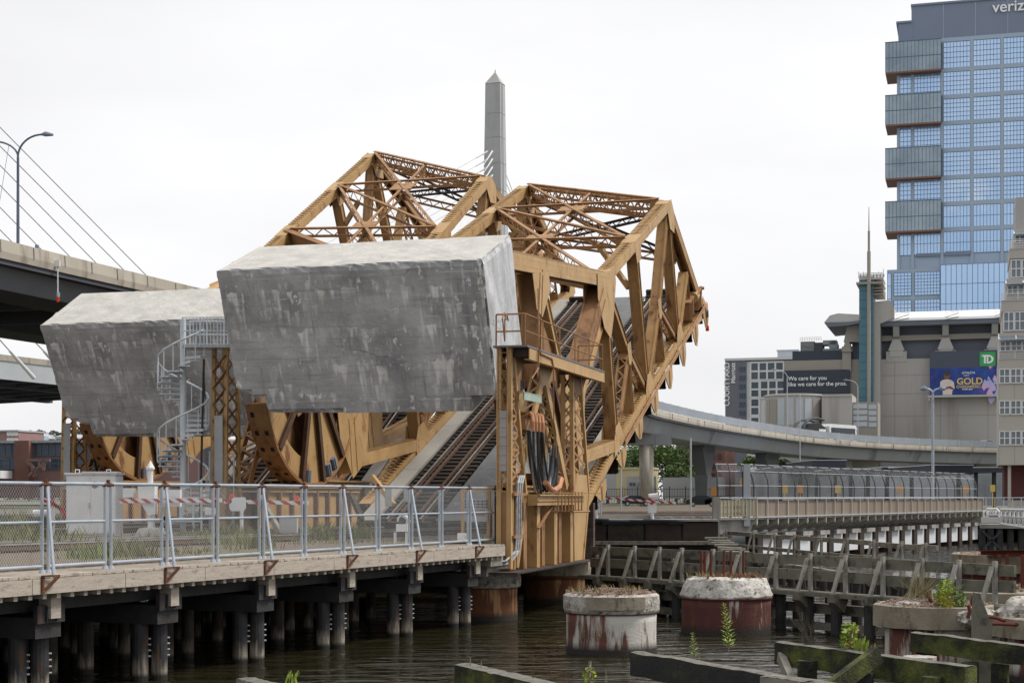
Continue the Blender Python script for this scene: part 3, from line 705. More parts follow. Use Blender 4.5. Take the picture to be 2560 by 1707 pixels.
m = MB(); m.obox(fpt(.935, DK - .68, -.5), FD * .95, FN * .8, Z * .30); m.obox(fpt(.94, DK - 1.0, -.3), FD * 1.15, FN * .9, Z * .30); part('end_block', m, MT['wood_grey'], wk)
# fence
fe = thing('chain_link_fence', 'galvanised chain link fence of framed panels along the timber walkway', 'fence', fpt(.4, DK))
PT = [.0563 + .0855 * k for k in range(-3, 12)]
FH = 1.80
for i in range(len(PT) - 1):
    t0, t1 = PT[i] + .0042, PT[i + 1] - .0042; m = MB(); zs = (DK + .14, DK + 1.02, DK + FH); lean = rng.uniform(-.03, .03)
    a0, b0 = fpt(t0, 0), fpt(t1, 0)
    for z_, r_ in zip(zs, (.033, .03, .036)): m.tube(a0 + Z * z_, b0 + Z * z_, r_, 8)
    for q in (a0, b0): m.tube(q + Z * (DK + .02), q + Z * (DK + FH + .03), .036, 8); m.tube(q + Z * DK, q + Z * (DK + .07), .075, 8, .05)
    pn = part('fence_panel', m, MT['galv'], fe)
    m = MB(); L_ = (b0 - a0).length; m.quad((0, 0, 0), (L_, 0, 0), (L_, 0, FH - .16), (0, 0, FH - .16))
    ch = m.build('wire_mesh', MT['chainlink']); ch.parent = pn; ch.matrix_world = Matrix.Translation(V((0, 0, 0)))
    ch.matrix_local = Matrix.Translation(a0 + Z * (DK + .15) - V(fe.location)) @ Matrix(((FD.x, FN.x, 0, 0), (FD.y, FN.y, 0, 0), (0, 0, 1, 0), (0, 0, 0, 1)))
    m = MB()
    m.tube(b0 + Z * (DK + FH - .02) - FD * .05, b0 + Z * (DK + FH - .02) + FD * .25, .045, 8); m.tube(b0 + FD * .1 + Z * (DK + FH), b0 + FD * .1 + Z * (DK + FH + .09), .04, 6)
    part('clamp', m, MT['rust'], fe)
    if (i - 3) % 2 == 0:
        q = fpt(PT[i], 0) + FD * .06; m = MB(); m.tube(q + Z * (DK + FH - .05), q - FN * .60 - FD * .52 + Z * (DK + .02), .032, 8); m.tube(q - FN * .57 - FD * .50 + Z * (DK + .12), q - FN * .61 - FD * .53 + Z * (DK - .03), .042, 8); part('brace', m, MT['galv'], fe)
        q = fpt(PT[i], DK, -.64) - FD * .88; m = MB(); m.bar(q + FD * .05 + Z * .0, q + FD * .05 - Z * .34, .04, .06, FD); m.bar(q - Z * .32 + FD * .06, q + FD * .40 - FN * .1 - Z * .02, .04, .055); m.bar(q + FD * .03 - Z * .01 - FN * .02, q + FD * .42 - FN * .1 - Z * .01, .04, .035); part('bracket', m, MT['rust'], fe)
q = fpt(PT[-1] + .003, 0); m = MB(); m.tube(q + Z * (DK + FH), q + FN * .1 + FD * .32 + Z * (DK + FH + .12), .03, 8); m.tube(q + Z * (DK + FH - .25), q + FD * .25 + Z * (DK + FH + .10), .02, 6); part('brace', m, MT['galv'], fe)
# pile bents under the walkway: each pile, cap and block is a thing
bt = [.0563 + .171 * k for k in range(6)]
def pile(p, r, top, mat, foot=True, label='', grp=None, nm='timber_pile', lean=0.0):
    m = MB(); m.tube((p.x, p.y, -.6), (p.x + lean, p.y, top), r, 14, r * .97)
    o = single(nm, m, mat, label, 'pile', grp, smooth=False)
    return o
for k, t in enumerate(bt):
    c = fpt(t - .008, 0, .12)
    which = ('first', 'second', 'third', 'fourth', 'fifth', 'sixth')[k]
    for j, o_ in enumerate((-.2, .2)):
        p = c + FD * (o_ * .9 - .02) + FN * (.25 if j == 0 else 0)
        q = pile(p, .185, DK - 1.25, MT['pile'], True, f"{('left', 'right')[j]} black pile of the front pair below the {which} rust bracket of the walkway", 'front piles of the walkway')
        for b_ in range(4):
            m = MB(); ang = FD * .185 * .6 - FN * .185 * .8 if j == 0 else FD * .185 * .75 - FN * .185 * .65; m.tube(p + ang * .95 + Z * (DK - 1.62 - .13 * b_), p + ang * 1.28 + Z * (DK - 1.62 - .13 * b_), .021, 8); s_ = m.build('bolt_head', MT['panel_grey']); s_.parent = q
    m = MB(); m.obox(c - FD * .38 - FN * .35 + Z * (DK - 1.27), FD * .76, FN * 3.2, Z * .42); single('pile_cap', m, MT['wood_black'], f'black timber cap beam over the {which} pair of walkway piles', 'cap beam', 'cap beams under the walkway')
    m = MB(); m.obox(c - FD * .40 - FN * .42 + Z * (DK - .97), FD * .82, FN * .10, Z * .36); m.obox(c - FD * .17 - FN * .47 + Z * (DK - .93), FD * .02, FN * .05, Z * .3); m.obox(c + FD * .12 - FN * .47 + Z * (DK - .93), FD * .02, FN * .05, Z * .3); single('cap_plate', m, MT['slate'] if False else MT['pile'], f'dark bolted plate on the {which} pile cap of the walkway', 'cap plate', 'bolted plates on the pile caps')
    m = MB(); m.obox(c - FD * .12 - FN * .52 + Z * (DK - .88), FD * .30, FN * .30, Z * .52); single('bearing_block', m, MT['wood_new'], f'pale timber block on the {which} pile cap under the fascia', 'timber block', 'timber blocks under the walkway fascia')
    # rows behind, in the dark
    for r_ in range(1, 6):
        for j in range(2):
            p = c + FN * (1.0 + r_ * 1.25) + FD * (rng.uniform(-.25, .25) + (j - .5) * 1.1)
            pile(p, rng.uniform(.15, .2), DK - .7, MT['pile_dim'], r_ < 3, 'dim timber pile in the dark rows under the trestle', 'dim piles under the trestle')
# dark bank and bulkhead that close the view under the trestle
m = MB(); a_ = fpt(-.4, 0, 9.5); b_ = fpt(.62, 0, 9.5); m.obox(a_ + Z * -.5, b_ - a_, FN * .3, Z * 3.0); single('timber_bulkhead', m, MT['wood_black'], 'black timber bulkhead in the dark behind the trestle piles', 'bulkhead')
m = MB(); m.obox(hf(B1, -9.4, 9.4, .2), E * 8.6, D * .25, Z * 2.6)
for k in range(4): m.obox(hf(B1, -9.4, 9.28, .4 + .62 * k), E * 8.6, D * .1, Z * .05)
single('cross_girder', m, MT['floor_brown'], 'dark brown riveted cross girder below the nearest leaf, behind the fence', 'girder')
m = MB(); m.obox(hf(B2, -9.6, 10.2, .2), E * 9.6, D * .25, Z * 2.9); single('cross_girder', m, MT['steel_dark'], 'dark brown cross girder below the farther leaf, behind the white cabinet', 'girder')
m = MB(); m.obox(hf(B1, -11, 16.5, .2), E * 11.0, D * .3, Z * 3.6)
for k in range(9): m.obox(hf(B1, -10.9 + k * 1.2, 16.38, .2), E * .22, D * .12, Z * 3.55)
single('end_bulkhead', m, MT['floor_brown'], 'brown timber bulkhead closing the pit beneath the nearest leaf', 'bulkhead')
# track girders carrying the rolling quadrants
def track_girder(B_, a, s0, s1, z0, z1, label, stiff=True, mat='steel'):
    r = thing('track_girder', label, 'girder', B_ + E * a + D * s0 + Z * z0, 'girders that carry the rolling leaves')
    m = MB(); 
    for o_ in (-.32, .32): m.obox(hf(B_, a + o_ - .015, s0, z0), E * .03, D * (s1 - s0), Z * (z1 - z0))
    part('web', m, MT[mat], r)
    m = MB(); m.obox(hf(B_, a - .5, s0 - .1, z1), E * 1.0, D * (s1 - s0 + .2), Z * .08); m.obox(hf(B_, a - .46, s0, z1 - .16), E * .92, D * (s1 - s0), Z * .05); part('top_flange', m, MT[mat], r)
    m = MB(); m.obox(hf(B_, a - .5, s0 - .1, z0 - .05), E * 1.0, D * (s1 - s0 + .2), Z * .06); part('bottom_flange', m, MT[mat], r)
    return r
tg = []
for (B_, a, z1, lab) in ((B1, AL, 4.40, 'tan riveted girder under the left quadrant of the nearest leaf'), (B1, AR, 4.40, 'tan riveted girder hidden in shade under the nearest right quadrant'), (B2, AL, 4.74, 'tan riveted girder under the left quadrant of the farther leaf'), (B2, AR, 4.74, 'tan riveted girder under the right quadrant of the farther leaf')):
    r = track_girder(B_, a, 3.4, 13.5, 2.2, z1, lab); 
    for k in range(8):
        m = MB(); m.bar(hf(B_, a + .42, 4 + k * 1.2, 2.3), hf(B_, a + .42, 4 + k * 1.2, z1 - .1), .16, .14, D); part('stiffener', m, SR, r)
# ================================================================== cable tower on the right of the nearest leaf
TA = 1.45
def tower(B_, a, name, label, full):
    r = thing(name, label, 'bridge tower', hf(B_, a, 0, 1.7), 'riveted towers beside the leaves')
    H = lambda o, s, z: hf(B_, a + o, s, z)
    # front column: two lattice faces spreading downward
    m = MB()
    lf = [(-1.75, 1.75), (-1.72, 4.0), (-1.68, 8.9)]; rt = [(-.95, 1.75), (.16, 4.05), (-.36, 5.5), (-1.45, 8.9)]
    for o in (-.34, 0):
        for pl in (lf, rt):
            for p, q in zip(pl, pl[1:]): m.bar(H(o, *p), H(o, *q), .16, .16, E)
    part('front_column', m, ST, r)
    m = MB()
    for o in (-.34, 0):
        n = 8
        for i in range(n):
            z0_, z1_ = 4.5 + i * .55, 4.5 + (i + 1) * .55; xr = lambda z: -.0 - (z - 4.05) * .30
            A_, B__ = (-1.7, z0_), (xr(z1_), z1_); C_, D_ = (xr(z0_), z0_), (-1.7, z1_)
            m.bar(H(o, *A_), H(o, *B__), .02, .10, Z); m.bar(H(o, *C_), H(o, *D_), .02, .10, Z); m.bar(H(o, -1.7, z0_), H(o, xr(z0_), z0_), .02, .09, Z)
    for i in range(9):
        z_ = 4.2 + i * .5; m.bar(H(-.34, -1.72, z_), H(0, -1.72, z_ + .5), .02, .09, D); m.bar(H(0, -1.72, z_), H(-.34, -1.72, z_ + .5), .02, .09, D)
    part('column_lacing', m, LC, r)
    for o in (-.34, 0):
        m = MB(); m.prism([H(o, -1.75, 1.7), H(o, -.95, 1.7), H(o, .16, 4.1), H(o, -1.72, 4.3)], E * .02); part('column_plate', m, SR, r)
    m = MB(); m.prism([H(-.34, -1.77, 1.7), H(0, -1.77, 1.7), H(0, -1.74, 4.2), H(-.34, -1.74, 4.2)], D * .02); part('column_plate', m, SR, r)
    for s_ in (-1.6, -1.3, -1.0):
        m = MB(); m.bar(H(.04, s_, 1.75), H(.04, s_ + .1, 4.2), .1, .06, E); part('stiffener', m, ST, r)
    m = MB(); m.obox(H(-.30, -1.80, 4.9), E * .27, D * .03, Z * 1.95); part('light_panel', m, MT['panel_grey'], r)
    # rear column
    m = MB()
    for o in (-.34, 0):
        for pl in ([(6.7, 8.7), (6.75, 4.6), (6.9, 1.7)], [(7.9, 8.7), (9.3, 4.2), (8.35, 1.65)]):
            for p, q in zip(pl, pl[1:]): m.bar(H(o, *p), H(o, *q), .15, .15, E)
    part('rear_column', m, ST, r)
    m = MB()
    for o in (-.34, 0):
        for i in range(7):
            z0_ = 4.7 + i * .56; xr = lambda z: 9.2 - (z - 4.2) * .29
            m.bar(H(o, 6.72, z0_), H(o, xr(z0_ + .56), z0_ + .56), .02, .1, Z); m.bar(H(o, xr(z0_), z0_), H(o, 6.72, z0_ + .56), .02, .1, Z)
    for i in range(8): m.bar(H(-.34, 6.72, 4.5 + i * .52), H(0, 6.72, 5.0 + i * .52), .02, .09, D)
    part('column_lacing', m, LC, r)
    m = MB()
    m.prism([H(.02, 6.8, 1.65), H(.02, 8.35, 1.65), H(.02, 9.3, 4.2), H(.02, 9.1, 4.9), H(.02, 6.75, 4.9)], E * .02); part('column_plate', m, ST, r)
    m = MB(); m.prism([H(-.34, 6.72, 1.65), H(.02, 6.72, 1.65), H(.02, 6.72, 4.9), H(-.34, 6.72, 4.9)], D * .02); part('column_plate', m, SR, r)
    # A-frame braces
    for p, q, nm in (((2.6, 8.4), (5.9, 4.4), 0), ((2.6, 8.4), (-.1, 5.2), 1)):
        m = MB()
        for o in (-.34, 0): m.bar(H(o, *p), H(o, *q), .09, .34, Z)
        d_ = (H(0, *q) - H(0, *p)).normalized(); n2_ = E.cross(d_).normalized()
        for k in (-1, 1): m.lace(H(-.17, *p) + d_ * .4, H(-.17, *q) - d_ * .3, E, n2_, .34, .40, .08, .02, False, k * .15)
        part('inclined_brace', m, ST if nm else MT['steel'], r)
    m = MB(); m.prism([H(.03, 1.5, 8.8), H(.03, 3.9, 8.8), H(.03, 3.0, 8.0), H(.03, 2.2, 7.9)], E * .02); part('gusset_plate', m, ST, r)
    m = MB(); m.prism([H(.03, 6.3, 8.75), H(.03, 9.0, 8.75), H(.03, 7.9, 7.9), H(.03, 7.0, 7.9)], E * .02); part('gusset_plate', m, SR, r)
    m = MB(); m.prism([H(.03, -1.6, 8.8), H(.03, .4, 8.8), H(.03, -.9, 8.0), H(.03, -1.5, 7.9)], E * .02); part('gusset_plate', m, SR, r)
    # base girder
    m = MB()
    for z0_, z1_ in ((3.78, 4.10),):
        m.obox(H(.1, .1, z0_), E * .35, D * 6.6, Z * (z1_ - z0_)); m.obox(H(.05, .1, z1_), E * .5, D * 6.7, Z * .05); m.obox(H(.05, .1, 3.92), E * .44, D * 6.6, Z * .03)
    part('cross_beam', m, ST, r)
    m = MB(); m.obox(H(-.3, -.9, 1.65), E * .03, D * 8.6, Z * 2.3); part('girder_web', m, SR, r)
    for k in range(6):
        m = MB(); s_ = -.3 + k * 1.18; m.obox(H(-.28, s_, 1.68), E * (.50 if k % 2 else .36), D * .42, Z * 2.2); part('stiffener', m, ST if k % 2 else SR, r)
    m = MB(); m.bar(H(.3, .8, 3.0), H(.3, 2.6, 3.75), .05, .08, E); part('strut', m, LC, r)
    m = MB(); m.obox(H(-.55, -2.7, 1.62), E * 1.1, D * 11.2, Z * .05); part('bottom_flange', m, MT['steel_dark'], r)
    # platform and railing
    m = MB(); m.obox(H(-.5, -1.9, 8.88), E * 1.15, D * 11.3, Z * .06); part('platform_deck', m, MT['deck_plate'], r)
    m = MB(); m.obox(H(.60, -1.55, 8.52), E * .03, D * 11.0, Z * .36); m.obox(H(.45, -1.55, 8.50), E * .2, D * 11.0, Z * .02); part('platform_beam', m, MT['steel'], r)
    for k in range(5): m = MB(); m.obox(H(-.4, -1.5 + k * 2.6, 8.6), E * 1.0, D * .12, Z * .27); part('platform_bracket', m, MT['steel_dark'], r)
    m = MB(); pts = [-1.8 + k * 2.25 for k in range(6)]
    for s_ in pts: m.tube(H(.55, s_, 8.9), H(.55, s_, 9.95), .025, 6)
    for z_ in (9.4, 9.95): m.tube(H(.55, pts[0], z_), H(.55, pts[-1], z_), .024, 6)
    for s_ in (pts[0], pts[-1]):
        for z_ in (9.4, 9.95): m.tube(H(.55, s_, z_), H(-.42, s_, z_), .03, 6)
        m.tube(H(-.42, s_, 8.9), H(-.42, s_, 9.95), .032, 6)
    for o in (0, .25): m.path([H(.1, -2.5 - .1, 9.0), H(.1, -2.6 - o, 9.7), H(.1, -2.4 - o, 9.9), H(.1, -2.2 - o, 9.7)], .025)
    part('handrail', m, SR, r)
    # ladder on the front column
    m = MB()
    for o in (-.15, .15): m.bar(H(o - .17, -1.95, 4.3), H(o - .17, -1.9, 8.9), .03, .05, D)
    for i in range(15): m.tube(H(-.32, -1.94, 4.5 + i * .3), H(-.02, -1.94, 4.5 + i * .3), .012, 5)
    part('ladder', m, SR, r)
    m = MB()
    for k in range(3): m.path([H(.10, -.85 + .25 * k, 4.75), H(.14, -1.2 + .25 * k, 4.5), H(.14, -1.35 + .25 * k, 4.0), H(.14, -1.4 + .25 * k, 2.7), H(.14, -1.5 + .22 * k, 2.3), H(-.05, -2.0 + .1 * k, 2.0 - .1 * k), H(-.9, -2.7, 1.9 - .1 * k)], .045, 7)
    part('conduit', m, MT['cable_grey'], r)
    m = MB(); m.obox(H(.03, -1.7, 2.72), E * .14, D * 1.1, Z * .10); m.obox(H(.03, -1.7, 4.1), E * .14, D * 1.5, Z * .10); part('conduit_clamp', m, SR, r)
    m = MB()
    for k in range(8): s_ = 2.5 + k * .5; m.tube(H(.55, s_, 3.55), H(.55, s_, 4.25), .03, 6); m.tube(H(.55, s_, 3.55), H(.2, s_, 3.55), .03, 6)
    m.tube(H(.55, .3, 4.2), H(.55, 9.2, 4.2), .02, 6); m.tube(H(.55, 4.6, 3.52), H(.55, 7.2, 3.52), .04, 6)
    part('pipe_hooks', m, LC, r)
    m = MB(); m.path([H(.66, -.6, 10.9), H(.66, -.5, 9.0), H(.66, -.3, 8.8), H(.66, 1.2, 8.75), H(.66, 1.4, 8.5), H(.66, 1.45, 6.6), H(.62, 1.9, 6.2), H(.6, 2.0, 5.4)], .028, 6); m.path([H(.66, -.5, 8.9), H(.66, -.55, 8.3), H(.6, -1.2, 7.9)], .028, 6); part('conduit', m, LC, r)
    return r
tower(B1, TA, 'cable_tower', 'rusty tan lattice tower with cables and platform right of the nearest counterweight', True)
H1 = lambda o, s, z: hf(B1, TA + o - .25, s - 1.15, z)
# equipment hanging in the tower
r = thing('junction_shelf', 'pale green weathered canopy shelf bolted in the cable tower', 'equipment shelf', H1(.3, .2, 7.45))
m = MB(); m.prism([H1(-.2, .1, 7.62), H1(.55, .1, 7.45), H1(.55, 2.4, 7.45), H1(-.2, 2.4, 7.62)], Z * .05); part('canopy', m, MT['patina'], r)
m = MB(); m.obox(H1(.50, .15, 7.24), E * .05, D * 2.2, Z * .24); part('valance', m, MT['patina'], r)
m = MB(); m.path([H1(.3, .7, 7.55), H1(.3, .7, 7.9), H1(.3, .9, 7.9), H1(.3, 1.0, 7.65)], .04); part('hook', m, MT['fence_dark'], r)
r = thing('cable_terminal', 'rust brown terminal box with four curved copper coloured conduits in the tower', 'terminal box', H1(.4, 1.5, 5.9))
m = MB(); m.obox(H1(-.1, 1.2, 6.3), E * .4, D * 1.7, Z * .55); m.obox(H1(-.1, 1.1, 6.85), E * .55, D * 1.9, Z * .05); part('box', m, SR, r)
for k in range(4):
    m = MB(); s_ = .9 + k * .42; m.path([H1(.2, s_ + .35, 6.75), H1(.5, s_ + .2, 6.85), H1(.62, s_ + .0, 6.75), H1(.66, s_ - .08, 6.55), H1(.66, s_ - .08, 6.25)], .065, 8); part('elbow_conduit', m, MT['copper'], r)
for k in range(14):
    s_ = .8 + .14 * k; z0_ = 6.25; j = k % 3; mt = ('cable_black', 'cable_grey', 'cable_black')[j]
    bot = 4.35 + abs(k - 7) * .035 - .1; fx = s_ * .55 + 2.0
    m = MB(); pts = []
    tw = rng.uniform(-.25, .25)
    for i in range(17):
        u = i / 16
        s__ = s_ + (3.6 + tw + .08 * k - s_) * u; zz = z0_ + (5.7 + tw - z0_) * u - (z0_ - bot) * math.sin(math.pi * u) ** .55
        pts.append(H1(.55 - .05 * (k % 4) + .05 * math.sin(k * 2.1 + u * 9), s__ + .05 * math.sin(u * 7 + k), zz))
    m.path(pts, .042, 6); single('power_cable', m, MT[mt], 'thick power cable looping down in the tower from the copper conduits', 'cable', 'looped power cables in the tower')
m = MB(); m.path([H1(.72, 2.2, 4.55), H1(.74, 2.7, 4.35), H1(.74, 3.3, 4.28), H1(.74, 4.0, 4.4), H1(.72, 4.4, 4.7)], .10, 8); single('cable_clamp_band', m, MT['copper'], 'copper brown trough band holding the bottom of the cable loop', 'cable clamp')
m = MB(); m.obox(H1(-1.2, 3.2, 4.9), E * .6, D * 2.0, Z * 1.8); single('control_cabinet', m, MT['panel_grey'], 'grey cabinet in shade behind the looped cables of the tower', 'cabinet')
# ================================================================== tower between the counterweights (left of the nearest leaf)
def slim_tower(B_, a, s0, ztop, label, far):
    r = thing('lattice_tower', label, 'bridge tower', hf(B_, a, s0, 2.6), 'riveted towers beside the leaves')
    H = lambda o, s, z: hf(B_, a + o, s0 + s, z)
    m = MB()
    for o in (-.26, .26):
        for s_, sb in ((-.42, -.62), (.42, .62)): m.bar(H(o, sb, 2.6), H(o, s_, ztop), .14, .14, E)
    part('column', m, ST, r)
    m = MB(); n = int((ztop - 4.4) / .62)
    for i in range(n):
        z0_ = 4.4 + i * .62
        for o in (-.26, .26): m.bar(H(o, -.5, z0_), H(o, .5, z0_ + .62), .02, .1, Z); m.bar(H(o, .5, z0_), H(o, -.5, z0_ + .62), .02, .1, Z)
        for s_ in (-.9, ): m.bar(H(-.26, -.55, z0_), H(.26, -.55, z0_ + .62), .02, .12, D); m.bar(H(.26, -.55, z0_), H(-.26, -.55, z0_ + .62), .02, .12, D)
    part('column_lacing', m, SR, r)
    m = MB(); m.obox(H(-.27, -.62, 2.6), E * .54, D * 1.24, Z * 1.75); part('column_base', m, SR if far else ST, r)
    m = MB(); m.obox(H(-.12, -.72, 4.4), E * .34, D * .03, Z * (2.7 if not far else 3.0)); part('light_panel', m, MT['panel_grey'], r)
    m = MB(); m.bar(H(.1, .9, 4.0), H(.1, 3.1, 7.9), .5, .10, (0, 0, 1)); p, q = H(.1, .95, 4.1), H(.1, 3.1, 7.9); dd = (q - p).normalized(); nn = E.cross(dd)
    m = MB()
    for o in (-.32, .32): m.bar(p + E * o, q + E * o, .06, .30, nn)
    m.lace(p, q, E, nn, .64, .34, .09, .02, False, -.15); m.lace(p, q, E, nn, .64, .34, .09, .02, False, .15)
    part('inclined_brace', m, LC if not far else SR, r)
    if far: return r
    m = MB(); m.tube(H(-.5, -1.15, 2.7), H(-.45, -.9, ztop - .5), .045, 6); m.path([H(-.45, -.9, ztop - .5), H(-.45, -.9, ztop - 1.2), H(-.2, -1.3, ztop - 2.0)], .03); part('conduit', m, MT['cable_black'], r)
    return r
t2 = slim_tower(B1, -11.3, 3.8, 9.7, 'tan lattice tower between the two counterweights, joined to the spiral stair landing', False)
t3 = slim_tower(B2, -11.3, 5.2, 8.6, 'rust brown lattice tower at far left under the farther counterweight', True)
H2 = lambda o, s, z: hf(B2, -11.3 + o, 5.2 + s, z)
for k in range(7):
    m = MB(); s_ = 1.0 + k * .28; m.path([H2(.2, s_, 7.7), H2(.2, s_ + .1, 6.8), H2(.2, s_ + .5, 5.6), H2(.2, s_ + 1.0, 4.6), H2(.2, s_ + 1.3, 3.4)], .06, 6); single('power_cable', m, MT['cable_black'], 'black power cable hanging behind the far left lattice tower', 'cable', 'power cables of the far tower')
# ================================================================== spiral stair
sp = at(458, 1240, 60.0); sp.z = 2.66
r = thing('spiral_stair', 'galvanised spiral stair rising from the tracks to the tower landing, before the darker counterweight', 'spiral stair', sp)
m = MB(); m.tube(sp, sp + Z * 8.05, .115, 14); part('centre_pole', m, MT['stair'], r)
NT = 34; A00 = math.radians(-150); RI = .95
def sth(i): return A00 + i * math.radians(25.2)
rl = []; rise = (9.55 - 2.95) / NT
for i in range(NT):
    q = sth(i); z_ = 2.66 + .2 + rise * i; q2 = q + math.radians(26)
    m = MB(); a_, b_ = V((math.cos(q), math.sin(q), 0)), V((math.cos(q2), math.sin(q2), 0)); c = V((sp.x, sp.y, z_))
    m.prism([c + a_ * .1, c + a_ * RI, c + b_ * RI, c + b_ * .1], Z * .045); m.prism([c + a_ * .1 - Z * .05, c + a_ * RI - Z * .05, c + a_ * RI + b_ * .03 - Z * .05, c + a_ * .1 + b_ * .03 - Z * .05], Z * .06); part('tread', m, MT['stair'], r)
    qq = q + math.radians(13); o = V((math.cos(qq), math.sin(qq), 0)) * RI; m = MB(); m.tube(c + o, c + o + Z * 1.02, .021, 6); part('baluster', m, MT['stair'], r); rl.append(c + o + Z * 1.02)
m = MB(); m.path(rl, .038, 8); part('handrail', m, MT['stair'], r)
ld = at(560, 868, 60.6); zt = 9.62
m = MB(); a_ = V((sp.x, sp.y, zt)); m.prism([a_ + V((.05, -.6, 0)), a_ + V((2.05, -.55, 0)), a_ + V((2.05, .75, 0)), a_ + V((.05, .75, 0))], Z * .07); part('landing', m, MT['stair'], r)
for y_ in (-.6, .75):
    m = MB()
    for z_ in (.1, .6, 1.1): m.tube(a_ + V((.1, y_, z_)), a_ + V((1.95, y_, z_)), .024, 6)
    for k in range(15): m.tube(a_ + V((.1 + k * .13, y_, .05)), a_ + V((.1 + k * .13, y_, 1.1)), .013 if k % 5 else .03, 6)
    part('landing_rail', m, MT['stair'], r)
# bottom gate posts
for dx, h_ in ((-1.0, 2.2), (.9, 2.0), (-.85, 1.4), (.6, 1.2)):
    m = MB(); m.tube(sp + V((dx, -1.1, 0)), sp + V((dx, -1.1, h_)), .04, 8); part('gate_post', m, MT['stair'], r)
m = MB(); m.tube(sp + V((-1.0, -1.1, 1.35)), sp + V((.9, -1.1, 1.35)), .03, 8); m.tube(sp + V((-1.0, -1.1, .5)), sp + V((.9, -1.1, .5)), .03, 8); part('gate_rail', m, MT['stair'], r)
# stair enclosure: chain-link panel and curved guard
r = thing('stair_enclosure', 'grey chain link cage panel with curved rail beside the spiral stair foot', 'cage', sp + V((1.2, -.4, 0)))
m = MB(); 
for dx in (1.05, 1.95): m.tube(sp + V((dx, -.3, 0)), sp + V((dx, -.3, 3.1)), .035, 8)
m.tube(sp + V((1.05, -.3, .1)), sp + V((1.95, -.3, .1)), .025, 6); m.path([sp + V((1.05, -.4, 1.9)), sp + V((1.5, -.4, 1.5)), sp + V((1.95, -.4, 1.0)), sp + V((1.9, -.4, .4)), sp + V((1.6, -.4, .1))], .028); part('frame', m, MT['galv'], r)
m = MB(); m.quad((0, 0, 0), (.9, 0, 0), (.9, 0, 3.0), (0, 0, 3.0)); o = m.build('wire_mesh', MT['chainlink_far'], r); o.location = (-.15, .1, .05)
# ================================================================== trackside equipment
cb = at(227, 1300, 56.0); cb.z = 2.66
r = thing('equipment_cabinet', 'white painted steel equipment cabinet with lifting eyes, by the tracks', 'cabinet', cb)
m = MB(); w_ = 1.72; m.box(cb.x - w_ / 2, cb.x + w_ / 2, cb.y, cb.y + 1.1, cb.z + .1, cb.z + 2.18); part('body', m, MT['white_paint'], r)
m = MB(); m.box(cb.x - w_ / 2 - .05, cb.x + w_ / 2 + .05, cb.y - .06, cb.y + 1.16, cb.z + 2.18, cb.z + 2.25); m.box(cb.x - .3, cb.x + w_ / 2 + .07, cb.y - .1, cb.y + .6, cb.z + 2.23, cb.z + 2.29); part('lid', m, MT['white_paint'], r)
for s in (-1, 1):
    m = MB(); m.box(cb.x + (-w_ / 2 + .03 if s < 0 else .02), cb.x + (-.02 if s < 0 else w_ / 2 - .03), cb.y - .02, cb.y, cb.z + .15, cb.z + 2.1); part('door', m, MT['white_paint'], r)
    m = MB(); px_ = cb.x + s * .55; m.path([V((px_ - .07, cb.y + .3, cb.z + 2.24)), V((px_ - .07, cb.y + .3, cb.z + 2.36)), V((px_ + .07, cb.y + .3, cb.z + 2.36)), V((px_ + .07, cb.y + .3, cb.z + 2.24))], .022); part('lifting_eye', m, MT['white_paint'], r)
m = MB(); m.tube((cb.x + .15, cb.y - .025, cb.z + 1.82), (cb.x + .15, cb.y - .03, cb.z + 1.82), .12, 16); part('round_sticker', m, MT['brick_pink'], r)
m = MB(); m.box(cb.x - .06, cb.x - .02, cb.y - .06, cb.y - .02, cb.z + 1.0, cb.z + 1.2); part('handle', m, MT['galv'], r)
def gate_arm(a, b, wdt, name, label, n=9, grp=None, skew=.7):
    m = MB(); a = V(a); b = V(b); d = (b - a); L_ = d.length; d.normalize()
    m.mi = 0; m.bar(a, b, .04, wdt, Z); m.mi = 1
    for i in range(n):
        p = a + d * (L_ * (i + .1) / n); q = p + d * (L_ * .46 / n); up = Z * wdt * .5; sk = d * wdt * skew; nn = V((0, -.024, 0))
        for s_ in (nn, -nn): m.quad(p + s_ - up + sk, q + s_ - up + sk, q + s_ + up - sk, p + s_ + up - sk)
    return m
gp_ = at(376, 1300, 52); gp_.z = 2.66
r = thing('gate_machine', 'white crossing gate machine with pointed post and red and white arm behind the fence', 'barrier gate', gp_, 'white and red barrier gates')
m = MB(); m.tube(gp_, gp_ + Z * 2.35, .09, 12); part('mast', m, MT['white_paint'], r)
m = MB(); m.tube(gp_ + Z * 2.35, gp_ + Z * 2.58, .14, 8, .01); m.tube(gp_ + Z * 2.3, gp_ + Z * 2.36, .14, 8); part('cap', m, MT['white_paint'], r)
m = MB(); m.prism([gp_ + V((-.35, -.3, 1.75)), gp_ + V((.2, -.3, 1.75)), gp_ + V((.2, -.3, .85)), gp_ + V((0, -.3, .8)), gp_ + V((-.3, -.3, 1.3))], V((0, .45, 0))); part('drive_housing', m, MT['white_paint'], r)
m = MB(); m.prism([gp_ + V((-.5, -.5, 0)), gp_ + V((.5, -.5, 0)), gp_ + V((.3, -.3, .4)), gp_ + V((-.3, -.3, .4))], V((0, .9, 0))); part('base', m, MT['concrete'], r)
m = MB(); m.box(gp_.x - .85, gp_.x - .5, gp_.y - .2, gp_.y + .1, 4.05, 4.35); m.box(gp_.x + .45, gp_.x + 1.0, gp_.y - .2, gp_.y + .1, 3.75, 4.3); part('relay_box', m, MT['white_paint'], r)
part('gate_arm', gate_arm(at(300, 1252, 51.6), at(555, 1250, 51.6), .14, '', ''), [MT['white_paint'], MT['red_paint']], r)
gq = at(594, 1300, 53); gq.z = 2.66
